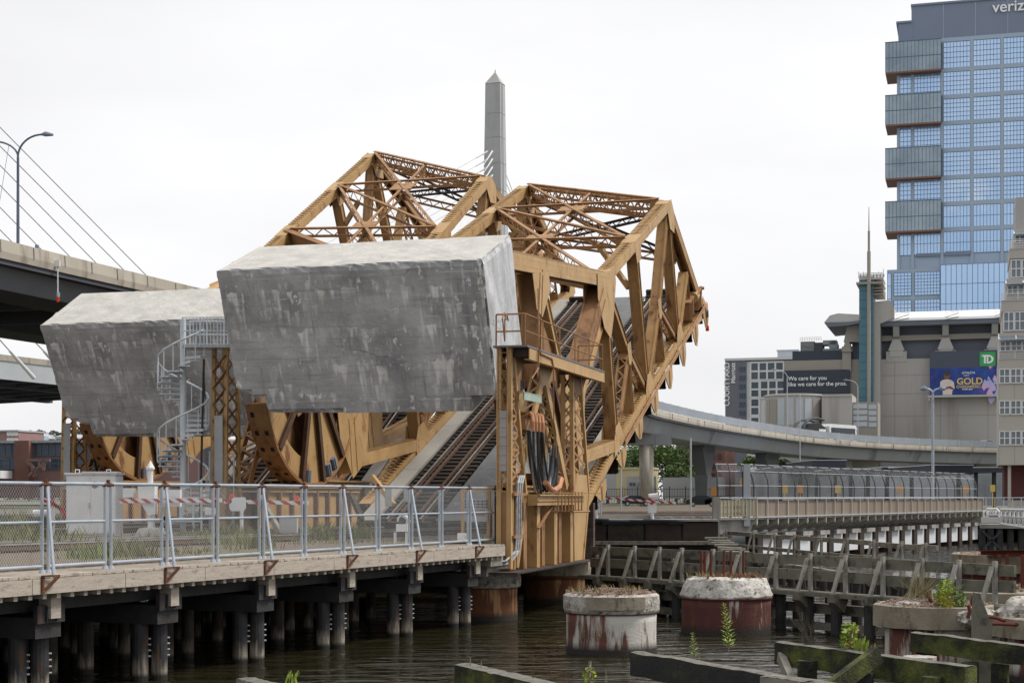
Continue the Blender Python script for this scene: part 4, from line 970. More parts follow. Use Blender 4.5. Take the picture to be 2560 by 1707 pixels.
r = thing('gate_arm_assembly', 'white gate plate and red striped arm with red lamps, right of the tower foot', 'barrier gate', gq, 'white and red barrier gates')
part('gate_arm', gate_arm(at(560, 1253, 52.7), at(772, 1257, 52.7), .13, '', '', 6), [MT['white_paint'], MT['red_paint']], r)
c = at(594, 1258, 52.5); m = MB(); m.prism([c + V((-.27, 0, .2)), c + V((.25, 0, .2)), c + V((.27, 0, -.15)), c + V((.2, 0, -.25)), c + V((-.22, 0, -.25)), c + V((-.27, 0, -.15))], V((0, .06, 0))); part('counter_plate', m, MT['white_paint'], r)
for px, py in ((580, 1240), (742, 1245), (575, 1252)): c = at(px, py, 52.6); m = MB(); m.tube(c, c + V((0, -.1, 0)), .08, 10); part('lamp', m, MT['red_lamp'], r)
m = MB(); m.tube(gq + V((.1, .2, 0)), gq + V((.1, .2, 1.4)), .06, 8); part('mast', m, MT['white_paint'], r)
gr = at(132, 1300, 58); gr.z = 2.66
r = thing('gate_drive', 'small white gate mechanism with red bars at far left behind the fence', 'barrier gate', gr, 'white and red barrier gates')
m = MB(); m.tube(gr, gr + Z * 1.0, .08, 8); m.tube(gr + V((-.7, 0, .8)), gr + V((-.1, 0, .8)), .14, 10); part('body', m, MT['white_paint'], r)
for k in range(2): m = MB(); m.bar(gr + V((-.35 + k * .3, -.1, 1.3)), gr + V((.45 + k * .1, -.1, .95 - k * .25)), .08, .1); part('counter_bar', m, MT['red_paint'], r)
# small boxes, signal lamp, panels near the heel
def boxy(name, px, py, Y, w_, h_, mat, label, cat, dp=.3):
    c = at(px, py, Y); m = MB(); m.box(c.x - w_ / 2, c.x + w_ / 2, c.y, c.y + dp, c.z - h_ / 2, c.z + h_ / 2); r = thing(name, label, cat, c); part('housing', m, MT[mat], r)
    m = MB(); m.box(c.x - w_ * .42, c.x + w_ * .42, c.y - .015, c.y, c.z - h_ * .42, c.z + h_ * .42); part('door', m, MT[mat], r); m = MB(); m.box(c.x + w_ * .3, c.x + w_ * .36, c.y - .03, c.y - .015, c.z - .05, c.z + .05); part('handle', m, MT['galv'], r); return r
boxy('wall_panel', 970, 1240, 52, .2, .66, 'panel_grey', 'narrow grey panel behind the fence below the leaf, left of the signal', 'panel')
boxy('wall_panel', 1018, 1235, 52, .24, .5, 'panel_grey', 'short grey panel with white spot behind the fence, above the signal', 'panel')
boxy('relay_case', 720, 1312, 50, .55, .5, 'panel_grey', 'sloping grey relay case on the ballast behind the fence', 'relay case')
boxy('switch_box', 1155, 1342, 51, .3, .24, 'white_paint', 'small white box on the ground near the fence end', 'equipment box')
boxy('switch_box', 1190, 1345, 51.5, .5, .3, 'fence_dark', 'dark low box on the ground beside the small white box', 'equipment box')
boxy('number_plate', 525, 1278, 52.5, .34, .24, 'white_paint', 'small white plate on the tower foot behind the gate arm', 'plate', .05)
c = at(1003, 1352, 48.5); c.z = 2.62
r = thing('dwarf_signal', 'low railway signal with a curved white hood on thin legs by the walkway', 'railway signal', c)
for dx, dy in ((-.2, -.1), (.15, -.1), (-.18, .25), (.18, .25)): m = MB(); m.tube(c + V((dx, dy, 0)), c + V((dx, dy, .38)), .022, 6); part('leg', m, MT['white_paint'], r)
m = MB(); m.box(c.x - .15, c.x + .19, c.y - .12, c.y + .25, c.z + .4, c.z + .62); part('housing', m, MT['white_paint'], r)
m = MB(); m.path([c + V((.05 - .15 * math.cos(q / 6 * 2.6 - .3), -.05, .62 + .15 * math.sin(q / 6 * 2.6 - .3) + .12)) for q in range(7)], .03); m.path([c + V((.05 + .17 * math.sin(q / 6 * 2.2), -.05, .72 + .17 * math.cos(q / 6 * 2.2))) for q in range(7)], .075); part('hood', m, MT['white_paint'], r)
m = MB(); m.tube(c + V((.03, -.14, .72)), c + V((.03, -.1, .72)), .1, 12); part('lens', m, MT['fence_dark'], r)
c = at(1190, 1262, 52.5); r = thing('notice_frame', 'tan steel stand with a grey grid panel and faded red band, at the fence end', 'stand', V((c.x, c.y, 2.6)))
m = MB(); 
for dx in (-.42, .42): m.bar(V((c.x + dx, c.y, 2.6)), V((c.x + dx, c.y, 4.3)), .12, .12, D)
m.bar(V((c.x - .45, c.y, 4.3)), V((c.x + .45, c.y, 4.3)), .14, .14); part('frame', m, ST, r)
m = MB(); m.box(c.x - .4, c.x + .38, c.y - .1, c.y - .05, 3.25, 4.0); part('panel', m, MT['panel_grey'], r)
m = MB(); m.box(c.x - .3, c.x + .3, c.y - .115, c.y - .1, 3.45, 3.65); part('red_band', m, MT['brick_pink'], r)
m = MB()
for k in range(6): m.box(c.x - .36 + .14 * k, c.x - .34 + .14 * k, c.y - .12, c.y - .1, 3.7, 3.98)
for k in range(3): m.box(c.x - .38, c.x + .36, c.y - .12, c.y - .1, 3.72 + k * .1, 3.74 + k * .1)
part('grid', m, MT['fence_dark'], r)
# a loose timber leaning behind the fence
for (x0, y0, x1, y1, Y, mt, lab) in ((930, 1190, 985, 1262, 53, 'steel', 'tan steel strut slanting down behind the fence beneath the leaf'), (648, 1240, 700, 1330, 52, 'wood_grey', 'pale plank leaning behind the fence near the red striped arm'), (880, 1240, 905, 1300, 52, 'wood_dark', 'brown timber prop leaning behind the fence')):
    m = MB(); m.bar(at(x0, y0, Y + .6), at(x1, y1, Y), .14, .16); single('leaning_strut', m, MT[mt], lab, 'strut', 'struts leaning behind the fence')
# vegetation on the track bed
m = MB()
def tuft(m, p, n, h, spread):
    for _ in range(n):
        q = p + V((rng.gauss(0, spread), rng.gauss(0, spread), 0)); a_ = rng.uniform(0, 6.28); l = V((math.cos(a_), math.sin(a_), 0)); hh = h * rng.uniform(.5, 1.2)
        w_ = l.cross(Z) * .02; m.quad(q - w_, q + w_, q + w_ * .6 + l * hh * .2 + Z * hh * .6, q + l * hh * .45 + Z * hh)
for _ in range(520):
    t = rng.uniform(-.3, .98); o = abs(rng.gauss(0, 1)) * 5 + 1.1; p = fpt(t, 2.66, o)
    if MN.noise(V((p.x * .3, p.y * .3, 0))) < -.02: continue
    tuft(m, p, 6, .15, .16)
for (px, py, Y, n, h, s) in ((30, 1345, 46, 340, .55, 1.0), (35, 1300, 50, 160, .95, .45), (100, 1360, 44, 200, .4, .8), (290, 1378, 38.5, 160, .4, .3), (330, 1385, 38, 120, .4, .25), (230, 1395, 37, 110, .35, .35), (640, 1370, 44, 140, .4, .3), (800, 1322, 52, 110, .6, .3), (900, 1322, 54, 130, .5, .35), (480, 1345, 50, 180, .4, .8), (590, 1335, 52, 180, .5, .6), (560, 1350, 47, 120, .35, .5)):
    c = at(px, py, Y); tuft(m, V((c.x, c.y, 2.66)), n, h, s)
single('trackside_grass', m, MT['grass'], 'green weeds growing through the ballast behind the fence', 'grass', kind='stuff')
# ================================================================== concrete caissons standing in the water
def caisson(c, R, zcap0, zcap1, capR, body, cap, label, topmat, stepz=None, seed=0, rough=.02, capjz=.0, octo=False, taper=0.0):
    r = thing('caisson', label, 'concrete pier', (c[0], c[1], 0), 'round concrete caissons in the water')
    C_ = V((c[0], c[1], 0)); n = 10 if octo else 48
    m = MB(); m.lathe(C_, [(R * 1.0, -.8), (R * 1.01, .0), (R, .35), (R * .995, zcap0 * .75), (R, zcap0)], 48, .008, 0, seed); part('body', m, MT[body], r, True)
    m = MB()
    if octo: m.lathe(C_, [(capR, zcap0), (capR, zcap1), (capR * .97, zcap1 + .02)], n, .0, 0, seed)
    else: m.lathe(C_, [(capR * .98, zcap0 + .0), (capR * 1.0, zcap0 + .06), (capR * (1.01 - taper * .4), (zcap0 + zcap1) * .5), (capR * (.99 - taper * .8), zcap1 - .06), (capR * (.93 - taper), zcap1), (capR * .3, zcap1 + .02)], 72, rough, capjz, seed)
    part('cap', m, MT[cap], r)
    m = MB()
    m.lathe(C_, [(R * 1.03, zcap0 - .03), (R * 1.04, zcap0 + .01), (R * .6, zcap0 + .02)], 48); part('rim', m, MT['rust'], r)
    if topmat:
        m = MB(); vs = []; 
        for k in range(320):
            a_ = rng.uniform(0, 6.28); q = capR * .93 * math.sqrt(rng.random()); p = V((c[0] + q * math.cos(a_), c[1] + q * math.sin(a_), zcap1 + rng.uniform(-.01, .03) + .06 * (1 - (q / capR) ** 2))); s_ = rng.uniform(.015, .045)
            m.obox(p - V((s_, s_, s_)), V((rng.uniform(.5, 1) * s_ * 2, .02, 0)), V((-.01, rng.uniform(.5, 1) * s_ * 2, .01)), V((0, .01, s_ * 1.5)))
        m.lathe(C_, [(capR * .94, zcap1 - .02), (capR * .8, zcap1 + .04), (capR * .1, zcap1 + .07)], 32, .01)
        part('rubble_fill', m, MT[topmat], r).__setitem__('kind', 'stuff')
    return r
c1 = (2.62, 42.2); caisson(c1, 1.19, 1.06, 1.55, 1.27, 'caisson_white', 'concrete_rubble', 'round caisson with white streaked rusty body and red gravel top, at centre in the water', 'gravel_red', seed=1, rough=.022)
m = MB(); C_ = V((c1[0], c1[1], 0))
for k in range(14):
    q0, q1 = math.radians(-122 + k * 5), math.radians(-122 + (k + 1) * 5); R_ = 1.315; f_ = lambda q, z, rr=R_: C_ + V((math.cos(q) * rr, math.sin(q) * rr, z))
    m.box8([f_(q0, 1.17, 1.2), f_(q1, 1.17, 1.2), f_(q1, 1.17), f_(q0, 1.17), f_(q0, 1.50, 1.2), f_(q1, 1.50, 1.2), f_(q1, 1.50), f_(q0, 1.50)])
single('formed_band', m, MT['concrete_brown'], 'smooth brown band of formed concrete on the front of the white streaked caisson', 'concrete band')
c2 = (6.45, 48.2); caisson(c2, 1.34, 1.06, 1.66, 1.38, 'caisson_rust', 'concrete_white', 'dark rust caisson with a thick broken white concrete cap and rusted uprights', None, seed=5, rough=.04, capjz=.05, taper=.17)
c3 = (9.9, 37.6); caisson(c3, 1.12, 1.06, 1.55, 1.42, 'caisson_white', 'concrete_brown', 'caisson with smooth brown concrete cap and the leafy green shrub on top', 'gravel_red', seed=9, octo=True)
c4 = (12.3, 35.6); caisson(c4, 1.3, 1.0, 1.42, 1.72, 'caisson_white', 'concrete_brown', 'wide brown capped caisson behind the leaning post at the right edge', None, seed=11, octo=True)
c5 = (14.3, 46.5); caisson(c5, 1.7, .75, 1.42, 1.9, 'caisson_rust', 'concrete_brown', 'caisson under the two tall rusted uprights at the right edge', 'gravel_red', seed=13)
c6 = (21.8, 68.5); caisson(c6, 2.6, .9, 1.62, 3.0, 'caisson_rust', 'concrete_brown', 'low broad caisson with a rusted beam across its top, far right', 'gravel_red', seed=15, octo=True)
p1 = (-.98, 53.4); caisson(p1, 1.16, 1.08, 1.62, 1.27, 'caisson_orange', 'concrete_rubble', 'orange rust streaked pier with rough concrete cap under the cable tower front', None, seed=21, rough=.03)
p2 = (1.72, 61.9); caisson(p2, 1.27, 1.0, 1.60, 1.32, 'caisson_orange', 'concrete_brown', 'rust streaked pier with brown band below the rear foot of the cable tower', None, seed=23, rough=.008)
m = MB(); m.lathe(V((p2[0], p2[1], 0)), [(1.33, .95), (1.35, .99), (1.35, 1.03), (1.33, 1.07)], 48)
single('pier_hoop', m, MT['rust'], 'thin rusty hoop around the pier below the tower rear foot', 'hoop')
# uprights and wreckage on the caissons
def upright(px, y0, y1, Y, r_, lab, mat='rust_red', nm='rusted_upright', grp='rusted uprights on the caissons'):
    a = at(px, y1, Y); b = at(px, y0, Y); m = MB(); m.bar(a - Z * .05, b, r_ * 2, r_ * 2, V((.3, 1, 0))); return single(nm, m, MT[mat], lab, 'steel upright', grp)
for i, (px, Y) in enumerate(((1753, 48.1), (1762, 48.4), (1777, 47.8), (1810, 48.6), (1827, 47.9), (1858, 48.2))): upright(px, 1376, 1448, Y, .035, f'{ORD[i]} rusted upright from the left on the broken white caisson')
for i, px in enumerate((2498, 2518, 2556)): upright(px, 1387, 1472, 45.6, .05, f'{ORD[i]} rusted upright from the left on the right edge caisson')
m = MB(); a_, b_ = at(2452, 1376, 67), at(2600, 1374, 64); m.bar(a_, b_, .3, .04); m.bar(a_ - Z * .12, b_ - Z * .12, .03, .24); m.bar(a_ - Z * .24, b_ - Z * .24, .3, .04); single('rusted_beam', m, MT['rust_red'], 'rusted steel beam lying across the low broad caisson, far right', 'steel beam')
m = MB(); C2v = V((c2[0] + .15, c2[1] - .3, 1.68)); m.path([C2v + V((-.75, -.3, .02)), C2v + V((.2, -.45, .03)), C2v + V((.95, -.1, .01))], .035); m.path([C2v + V((-.6, .2, .02)), C2v + V((.9, .1, .03))], .05); single('rusted_pipes', m, MT['rust_red'], 'rusted pipes lying on the broken white caisson', 'pipe')
for i, (px, py, Y, pts) in enumerate(((2440, 1520, 36, [(0, 0, .0), (-.1, 0, .12), (-.05, 0, .28)]), (2425, 1545, 35.6, [(-.05, 0, .0), (.0, 0, .18), (-.04, .0, .3)]), (2480, 1550, 35, [(-.35, 0, .12), (.1, 0, .06), (.3, 0, -.02)]), (2330, 1500, 37.2, [(0, 0, -.05), (-.12, .1, .2)]), (2530, 1560, 34.6, [(-.5, 0, .02), (.1, 0, 0), (.6, 0, .03)]))):
    c = at(px, py, Y); m = MB(); m.path([c + V(q) for q in pts], .045); single('rusted_rebar', m, MT['rust_red'], f'{ORD[i]} of the bent rusty bars among the rubble of the right caissons', 'rebar', 'bent rusty bars on the right caissons')
def rock(c, s, seed, mat, lab):
    bm = bmesh.new(); bmesh.ops.create_icosphere(bm, subdivisions=3, radius=1)
    for v in bm.verts:
        k = 1 + .35 * MN.noise(v.co * 1.3 + V((seed, 0, 0))) + .15 * MN.noise(v.co * 4 + V((seed, 2, 0))); v.co = V((v.co.x * s[0] * k, v.co.y * s[1] * k, v.co.z * s[2] * k)) + V(c)
    me = bpy.data.meshes.new('concrete_chunk'); bm.to_mesh(me); bm.free(); me.materials.append(MT[mat]); o = bpy.data.objects.new('concrete_chunk', me); COL.objects.link(o); return tag(o, lab, 'concrete chunk', 'broken concrete on the right caissons')
rock(at(2450, 1545, 36.2), (.55, .5, .22), 3, 'concrete_rubble', 'broken white concrete chunk right of the green shrub')
rock(at(2560, 1530, 35.4), (.55, .5, .34), 8, 'concrete_rubble', 'large broken concrete chunk at the right edge')
rock(at(2270, 1512, 37.2), (.35, .3, .1), 5, 'concrete_rubble', 'flat pale concrete chunk left of the green shrub')
# ================================================================== timber fenders
def fender(P0, P1, posts, zt, zb, boards, name, label, mats, brace=True, piles=True, bside=-1):
    P0 = V((*P0, 0)); P1 = V((*P1, 0)); d = (P1 - P0); L_ = d.length; d.normalize(); n = V((d.y, -d.x, 0))
    if n.y > 0: n = -n
    r = thing(name, label, 'timber fender', (P0.x, P0.y, 0))
    for z0, z1, th, of in boards:
        k = 0.0
        while k < L_:
            l = min(rng.uniform(4.0, 5.5), L_ - k); m = MB(); dz = rng.uniform(-.02, .02)
            m.bar(P0 + d * k + n * of + Z * ((z0 + z1) / 2 + dz), P0 + d * (k + l - .03) + n * of + Z * ((z0 + z1) / 2 + dz + rng.uniform(-.02, .02)), th, z1 - z0); part('plank', m, MT[mats[0]], r); k += l
    for s in posts:
        c = P0 + d * s; m = MB(); m.bar(c + n * .12 + Z * (zb - .25), c + n * .12 + Z * (zt + .08), .095, .12, d); part('post', m, MT['wood_pale'], r)
        if brace:
            m = MB(); m.bar(c + n * .24 + Z * (zt - .05), c + n * .58 - d * .10 + Z * (zb - .1), .08, .11, d); part('brace', m, MT['wood_pale'], r)
            m = MB(); m.prism([c + n * .1 + Z * zb - d * .14, c + n * .72 + Z * zb - d * .14, c + n * .72 + Z * (zb - .25) - d * .14, c + n * .3 + Z * (zb - .55) - d * .14], d * .3); part('corbel', m, MT['wood_green'], r)
    if piles:
        k = .3
        while k < L_:
            for o_ in (-.25, .55):
                c = P0 + d * (k + rng.uniform(-.1, .1)) - n * o_; m = MB(); m.tube((c.x, c.y, -.6), (c.x, c.y, zb - .1), .17, 10); part('pile', m, MT['wood_black'], r)
            k += 1.25
    return r
def gp(px, py, z): q = onz(px, py, z); return (q.x, q.y)
def along(P0, P1, px):                                           # distance along P0-P1 where it crosses the view column px
    P0 = V(P0); P1 = V(P1); d = (P1 - P0).normalized(); k = (px - CX) / FPX; return (k * P0.y - P0.x) / (d.x - k * d.y)
fA0, fA1 = gp(1478, 1437, 1.22), gp(2540, 1512, 1.22)
pa = [along(fA0, fA1, x) for x in (1527, 1594, 1656, 1712, 1790, 1860, 1947, 2033, 2121, 2215, 2312, 2405, 2495)]
fender(fA0, fA1, pa, 2.28, 1.22, [(1.98, 2.28, .10, 0), (1.52, 1.84, .10, 0), (1.10, 1.22, .75, .2), (.55, .85, .2, -.1), (.1, .32, .25, .1)], 'timber_fender', 'grey green timber fender with braced posts in front of the seawall', ('wood_green',))
fB0, fB1 = gp(1815, 1327, 2.25), gp(2345, 1363, 2.25)
pb = [along(fB0, fB1, x) for x in (1822, 1890, 1943, 1993, 2060, 2125, 2192, 2262, 2322)]
fender(fB0, fB1, pb, 2.25, .9, [(2.05, 2.25, .12, 0), (1.45, 1.62, .10, 0), (.7, .9, .3, .1)], 'timber_fender', 'thin timber rail fender behind, before the white panelled seawalk piers', ('wood_grey',), True, True)
fC0, fC1 = gp(1482, 1378, 2.05), gp(1800, 1392, 2.05)
fender(fC0, fC1, [along(fC0, fC1, x) for x in (1500, 1580, 1690)], 2.0, .9, [(1.72, 2.05, .12, 0), (1.2, 1.6, .12, 0), (.75, 1.1, .12, 0), (.2, .6, .12, 0)], 'timber_fender', 'dark plank fender wall below the far track bed, left of the seawalk', ('wood_dark',), False, True)
# broken plank ramp
for k in range(7):
    a_ = at(1762 + k * 8, 1347 + k * 6, 78 - k * 1.6); m = MB(); m.obox(a_, V((1.1, .1, rng.uniform(-.05, .05))), V((.1, .7, 0)), Z * .08); single('broken_plank', m, MT['wood_grey'], f'{ORD[k]} broken grey plank from the top at the seawall corner', 'plank', 'broken planks at the seawall corner')
# ================================================================== foreground timbers
def beam(px0, py0, Y0, px1, py1, Y1, h, w_, name, label, mat='moss', top='timber_top', ext=None):
    a = at(px0, py0, Y0); b = at(px1, py1, Y1); d = (b - a).normalized(); n = V((d.y, -d.x, 0)).normalized()
    if n.y > 0: n = -n
    r = thing(name, label, 'timber beam', a, 'old fender timbers in the foreground')
    m = MB(); N_ = 24; vs = []
    for i in range(N_ + 1):
        p = a + (b - a) * (i / N_); j = lambda k: V((0, 0, .02 * MN.noise(p * 1.5 + V((k, 0, 0))) + .012 * MN.noise(p * 6 + V((k, 3, 0)))))
        vs += [p + j(0), p - n * w_ + j(5), p - n * w_ - Z * h + j(9), p - Z * h + j(13) * 1.2]
    fs = [(0, 1, 2, 3), (4 * N_, 4 * N_ + 3, 4 * N_ + 2, 4 * N_ + 1)]
    for i in range(N_):
        for k in range(4): fs.append((4 * i + k, 4 * i + (k + 1) % 4, 4 * i + 4 + (k + 1) % 4, 4 * i + 4 + k))
    m._add(vs, fs); part('beam', m, MT[mat], r)
    m = MB(); vs = []
    for i in range(N_ + 1):
        p = a + (b - a) * (i / N_); z_ = .012 + .02 * MN.noise(p * 1.5) + .015 * MN.noise(p * 9); vs += [p - n * .01 + Z * z_, p - n * (w_ * .5) + Z * (z_ + .015 + .012 * MN.noise(p * 8)), p - n * (w_ - .01) + Z * z_]
    fs = []
    for i in range(N_): fs += [(3 * i, 3 * i + 1, 3 * i + 4, 3 * i + 3), (3 * i + 1, 3 * i + 2, 3 * i + 5, 3 * i + 4)]
    m._add(vs, fs); part('weathered_top', m, MT[top], r)
    return r, a, b, d, n
def fpost(px, py, Y, w_, label, mat='moss_dark', zb=-.6):
    c = at(px, py, Y); m = MB(); m.tube((c.x, c.y, zb), (c.x, c.y, c.z), w_ * .5, 12); return single('timber_pile', m, MT[mat], label, 'pile', 'foreground fender piles')
beam(1575, 1632, 30.0, 2140, 1726, 25.0, .42, .34, 'fender_beam', 'black tarred timber beam with pale cracked top, centre foreground', 'moss_dark')
r_, a_, b_, d_, n_ = beam(1936, 1606, 31.5, 2412, 1668, 27.6, .42, .32, 'fender_beam', 'mossy green timber beam carrying the dry twigs and weeds')
fpost(2018, 1650, 30.6, .38, 'dark mossy pile under the left half of the weed topped beam', 'moss')
fpost(2160, 1680, 29.2, .36, 'black pile under the middle of the weed topped beam')
fpost(2330, 1690, 28.0, .34, 'dark pile below the right end of the weed topped beam', 'moss')
p, q = at(2195, 1634, 29.0), at(2060, 1735, 28.4); m = MB(); m.bar(p, q, .16, .30, Z); single('diagonal_brace', m, MT['moss'], 'mossy diagonal brace leaning on the weed topped beam', 'brace')
p, q = at(1952, 1640, 31.4), at(1990, 1730, 30.2); m = MB(); m.bar(p, q, .14, .2, Z); single('diagonal_brace', m, MT['wood_grey'], 'thin grey brace at the left end of the weed topped beam', 'brace')
beam(2276, 1582, 31.5, 2600, 1620, 29.6, .36, .32, 'fender_beam', 'mossy timber beam at right, its dark end running out of frame')
beam(2290, 1615, 31.55, 2340, 1621, 31.3, .14, .1, 'fender_beam', 'short mossy timber stub under the right beam')
for px, lab in ((2425, 'dark post below the right mossy beam, left of its pair'), (2500, 'dark mossy post below the right mossy beam, near the frame edge')): fpost(px, 1655 if px < 2480 else 1660, 30.6 - (px - 2425) / 300, .34, lab, 'moss_dark' if px < 2450 else 'moss')
c = at(2458, 1600, 31.6); m = MB(); w_ = .18
m.prism([c + V((-w_, 0, -1.6)), c + V((w_, 0, -1.6)), c + V((w_, 0, .32)), c + V((w_ * .5, 0, .52)), c + V((-w_ * .3, 0, .88)), c + V((-w_ * .75, 0, .93)), c + V((-w_ * .95, 0, .5))], V((.05, .4, 0))); single('leaning_post', m, MT['wood_green'], 'split grey green timber post with a pointed top rising at right', 'post')
beam(1136, 1662, 29.6, 1420, 1730, 26.4, .5, .42, 'fender_beam', 'bright lime green mossy timber end at bottom centre', 'moss')
beam(590, 1697, 28.6, 720, 1730, 27.0, .4, .36, 'fender_beam', 'grey cracked timber end poking up at the bottom, under the walkway', 'wood_grey')
beam(1900, 1690, 26.5, 2010, 1706, 25.7, .3, .3, 'fender_beam', 'weathered pale timber corner at the bottom, below the weed topped beam', 'wood_grey')
fpost(2300, 1640, 33.5, .7, 'white crusted pile glimpsed between the two mossy beams', 'concrete_rubble')
# ================================================================== plants in the foreground
def blades(px, py, Y, n, h, sp, mat, name, label, cat='weed', w_=.02, up=.5):
    c = at(px, py, Y); m = MB()
    for _ in range(n):
        q = c + V((rng.gauss(0, sp), rng.gauss(0, sp), 0)); a_ = rng.uniform(0, 6.28); l = V((math.cos(a_), math.sin(a_), 0)); hh = h * rng.uniform(.6, 1.1); wv = l.cross(Z) * w_; k = rng.uniform(.15, 1) * up
        m.quad(q - wv, q + wv, q + wv * .8 + l * hh * k * .4 + Z * hh * .65, q + l * hh * k + Z * hh, q - wv * .8 + l * hh * k * .4 + Z * hh * .65)
    return single(name, m, MT[mat], label, cat)
def stalk(px, py, Y, h, n, ls, mat, name, label, lean=.03, top=.3):
    c = at(px, py, Y); m = MB(); m.mi = 0; pts = [c + V((lean * h * (i / 6) ** 2, 0, h * i / 6)) for i in range(7)]; m.path(pts, [.012, .011, .010, .009, .008, .006, .004], 5); m.mi = 1
    for k in range(n):
        u = .12 + .88 * k / n; p = c + V((lean * h * u * u, 0, h * u)); a_ = k * 2.4; l = V((math.cos(a_), math.sin(a_), rng.uniform(.1, .6))).normalized(); s_ = ls * (1 - .65 * u) * rng.uniform(.7, 1.2); wv = l.cross(Z).normalized() * s_ * .13
        m.quad(p - wv * .4, p + l * s_ * .5 - wv, p + l * s_, p + l * s_ * .5 + wv)
    r = single(name, m, [MT['twig'], MT[mat]], label, 'weed'); return r
stalk(1822, 1632, 30.5, .95, 110, .22, 'leaf_bright', 'tall_weed', 'tall feathery green weed rising before the broken white caisson', -.10)
stalk(1735, 1650, 29.8, .52, 60, .15, 'leaf_bright', 'tall_weed', 'shorter feathery green weed left of the tall one', -.06)
stalk(1748, 1655, 29.6, .14, 14, .06, 'leaf_yellow', 'small_weed', 'tiny yellow green sprout below the shorter feathery weed', 0)
def bush(px, py, Y, R, n, size, mats, name, label, cat='shrub', stems=5):
    c = at(px, py, Y); r = thing(name, label, cat, c)
    m = MB()
    for k in range(stems): m.path([c + V((rng.uniform(-.05, .05), 0, -R[2] * .9)), c + V((rng.uniform(-.3, .3) * R[0], rng.uniform(-.2, .2), 0)), c + V((rng.uniform(-.8, .8) * R[0], rng.uniform(-.3, .3) * R[1], R[2] * rng.uniform(.4, .9)))], [.02, .013, .006], 5)
    part('stems', m, MT['twig'], r)
    m = MB(); m.mi = 0
    for k in range(9):
        q = V((rng.uniform(-.6, .6) * R[0], rng.uniform(-.6, .6) * R[1], rng.uniform(-.65, .65) * R[2])); m.mi = k % len(mats); m.leafcloud(c + q, (R[0] * .48, R[1] * .48, R[2] * .42), n // 9, size, .1)
    part('foliage', m, [MT[k] for k in mats], r); return r
bush(2377, 1488, 36.6, (.38, .38, .56), 1500, .042, ['leaf_bright', 'leaf_bright', 'leaf_yellow', 'leaf_bright', 'leaf'], 'leafy_shrub', 'bright green leafy shrub growing on the brown capped caisson')
bush(2117, 1590, 30.2, (.22, .16, .26), 170, .06, ['leaf_bright', 'leaf_yellow', 'leaf_bright'], 'sapling', 'small yellow green round leaved sapling on the mossy beam', 'sapling', 3)
blades(2150, 1632, 30.0, 34, .32, .06, 'leaf_bright', 'grass_clump', 'bright grass clump on the mossy beam right of the sapling')
blades(2172, 1636, 29.8, 10, .25, .1, 'grass_dry', 'grass_clump', 'thin dry grass beside the bright clump on the mossy beam')
c = at(2020, 1612, 31.0); m = MB()
for k in range(16):
    a_ = rng.uniform(-.8, .8); h_ = rng.uniform(.35, .85); pts = [c + V((rng.uniform(-.08, .08), 0, 0)), c + V((a_ * .2, rng.uniform(-.1, .1), h_ * .5)), c + V((a_ * .55, rng.uniform(-.2, .2), h_))]; m.path(pts, [.007, .005, .002], 4)
    m.path([pts[1], pts[1] + V((rng.uniform(-.15, .15), 0, rng.uniform(.1, .3)))], [.004, .0015], 4)
single('dry_twigs', m, MT['bark'], 'bare dry twig bush standing on the left of the mossy beam', 'twigs')
c = at(2310, 1490, 37.2); m = MB()
for k in range(60):
    a_ = rng.uniform(-1, 1); h_ = rng.uniform(.2, .75); m.path([c + V((rng.uniform(-.5, .3), rng.uniform(-.2, .2), -.05)), c + V((a_ * .25 - .1, 0, h_ * .5)), c + V((a_ * .5 - .1, rng.uniform(-.2, .2), h_))], [.006, .005, .003], 3)
single('dry_brush', m, MT['grass_dry'], 'dry straw coloured brush left of the leafy shrub', 'dry brush')
bush(1475, 1690, 27.6, (.13, .12, .30), 170, .03, ['leaf_bright', 'leaf_yellow'], 'leafy_weed', 'leafy yellow green weed at the bottom centre edge', 'weed', 3)
stalk(1515, 1707, 27.5, .22, 18, .05, 'leaf_bright', 'small_weed', 'small green sprout right of the bottom centre weed', 0)
blades(728, 1712, 27.5, 9, .35, .05, 'leaf_bright', 'grass_clump', 'long green grass blades at the bottom edge below the walkway', up=.7)
for i, (px, py) in enumerate(((1176, 1664), (1203, 1668))): stalk(px, py, 29.2, .17 - .04 * i, 8, .04, 'leaf_yellow', 'small_weed', ('thin yellow sprout on the lime mossy timber, left of two', 'shorter yellow sprout on the lime mossy timber')[i], 0)
m = MB(); c = at(1332, 1700, 27.8)
for k, (dx, h_) in enumerate(((0, .5), (.3, .42), (.62, .35))): m.path([c + V((dx, 0, 0)), c + V((dx + .02, 0, h_ * .5)), c + V((dx - .1 * (k == 1), 0, h_))], [.008, .007, .004], 4)
single('dry_weed_stalks', m, MT['rust'], 'three thin dry brown stems beside the lime mossy timber', 'dry stems')
m = MB()
for (cx_, cy_, R, zz) in ((c1[0], c1[1], 1.15, 1.58), (c2[0], c2[1], 1.2, 1.66), (c5[0], c5[1], 1.6, 1.45)):
    for _ in range(130):
        a_ = rng.uniform(0, 6.28); q = R * math.sqrt(rng.uniform(.2, 1)); p = V((cx_ + q * math.cos(a_), cy_ + q * math.sin(a_), zz))
        if MN.noise(p * 2) < .02: continue
        tuft(m, p, 3, .16, .03)
single('caisson_grass', m, MT['grass_dry'], 'dry grass tufts on the tops of the caissons', 'grass', kind='stuff')
bush(1497, 1600 - 12, 40.9, (.05, .04, .09), 40, .02, ['leaf_yellow', 'leaf_bright'], 'small_weed', 'yellow weed clinging to the white streaked caisson side', 'weed', 2)
bush(1287, 1452, 52.2, (.10, .08, .12), 60, .03, ['leaf_bright', 'leaf'], 'small_weed', 'green weed on the rough cap under the cable tower', 'weed', 2)
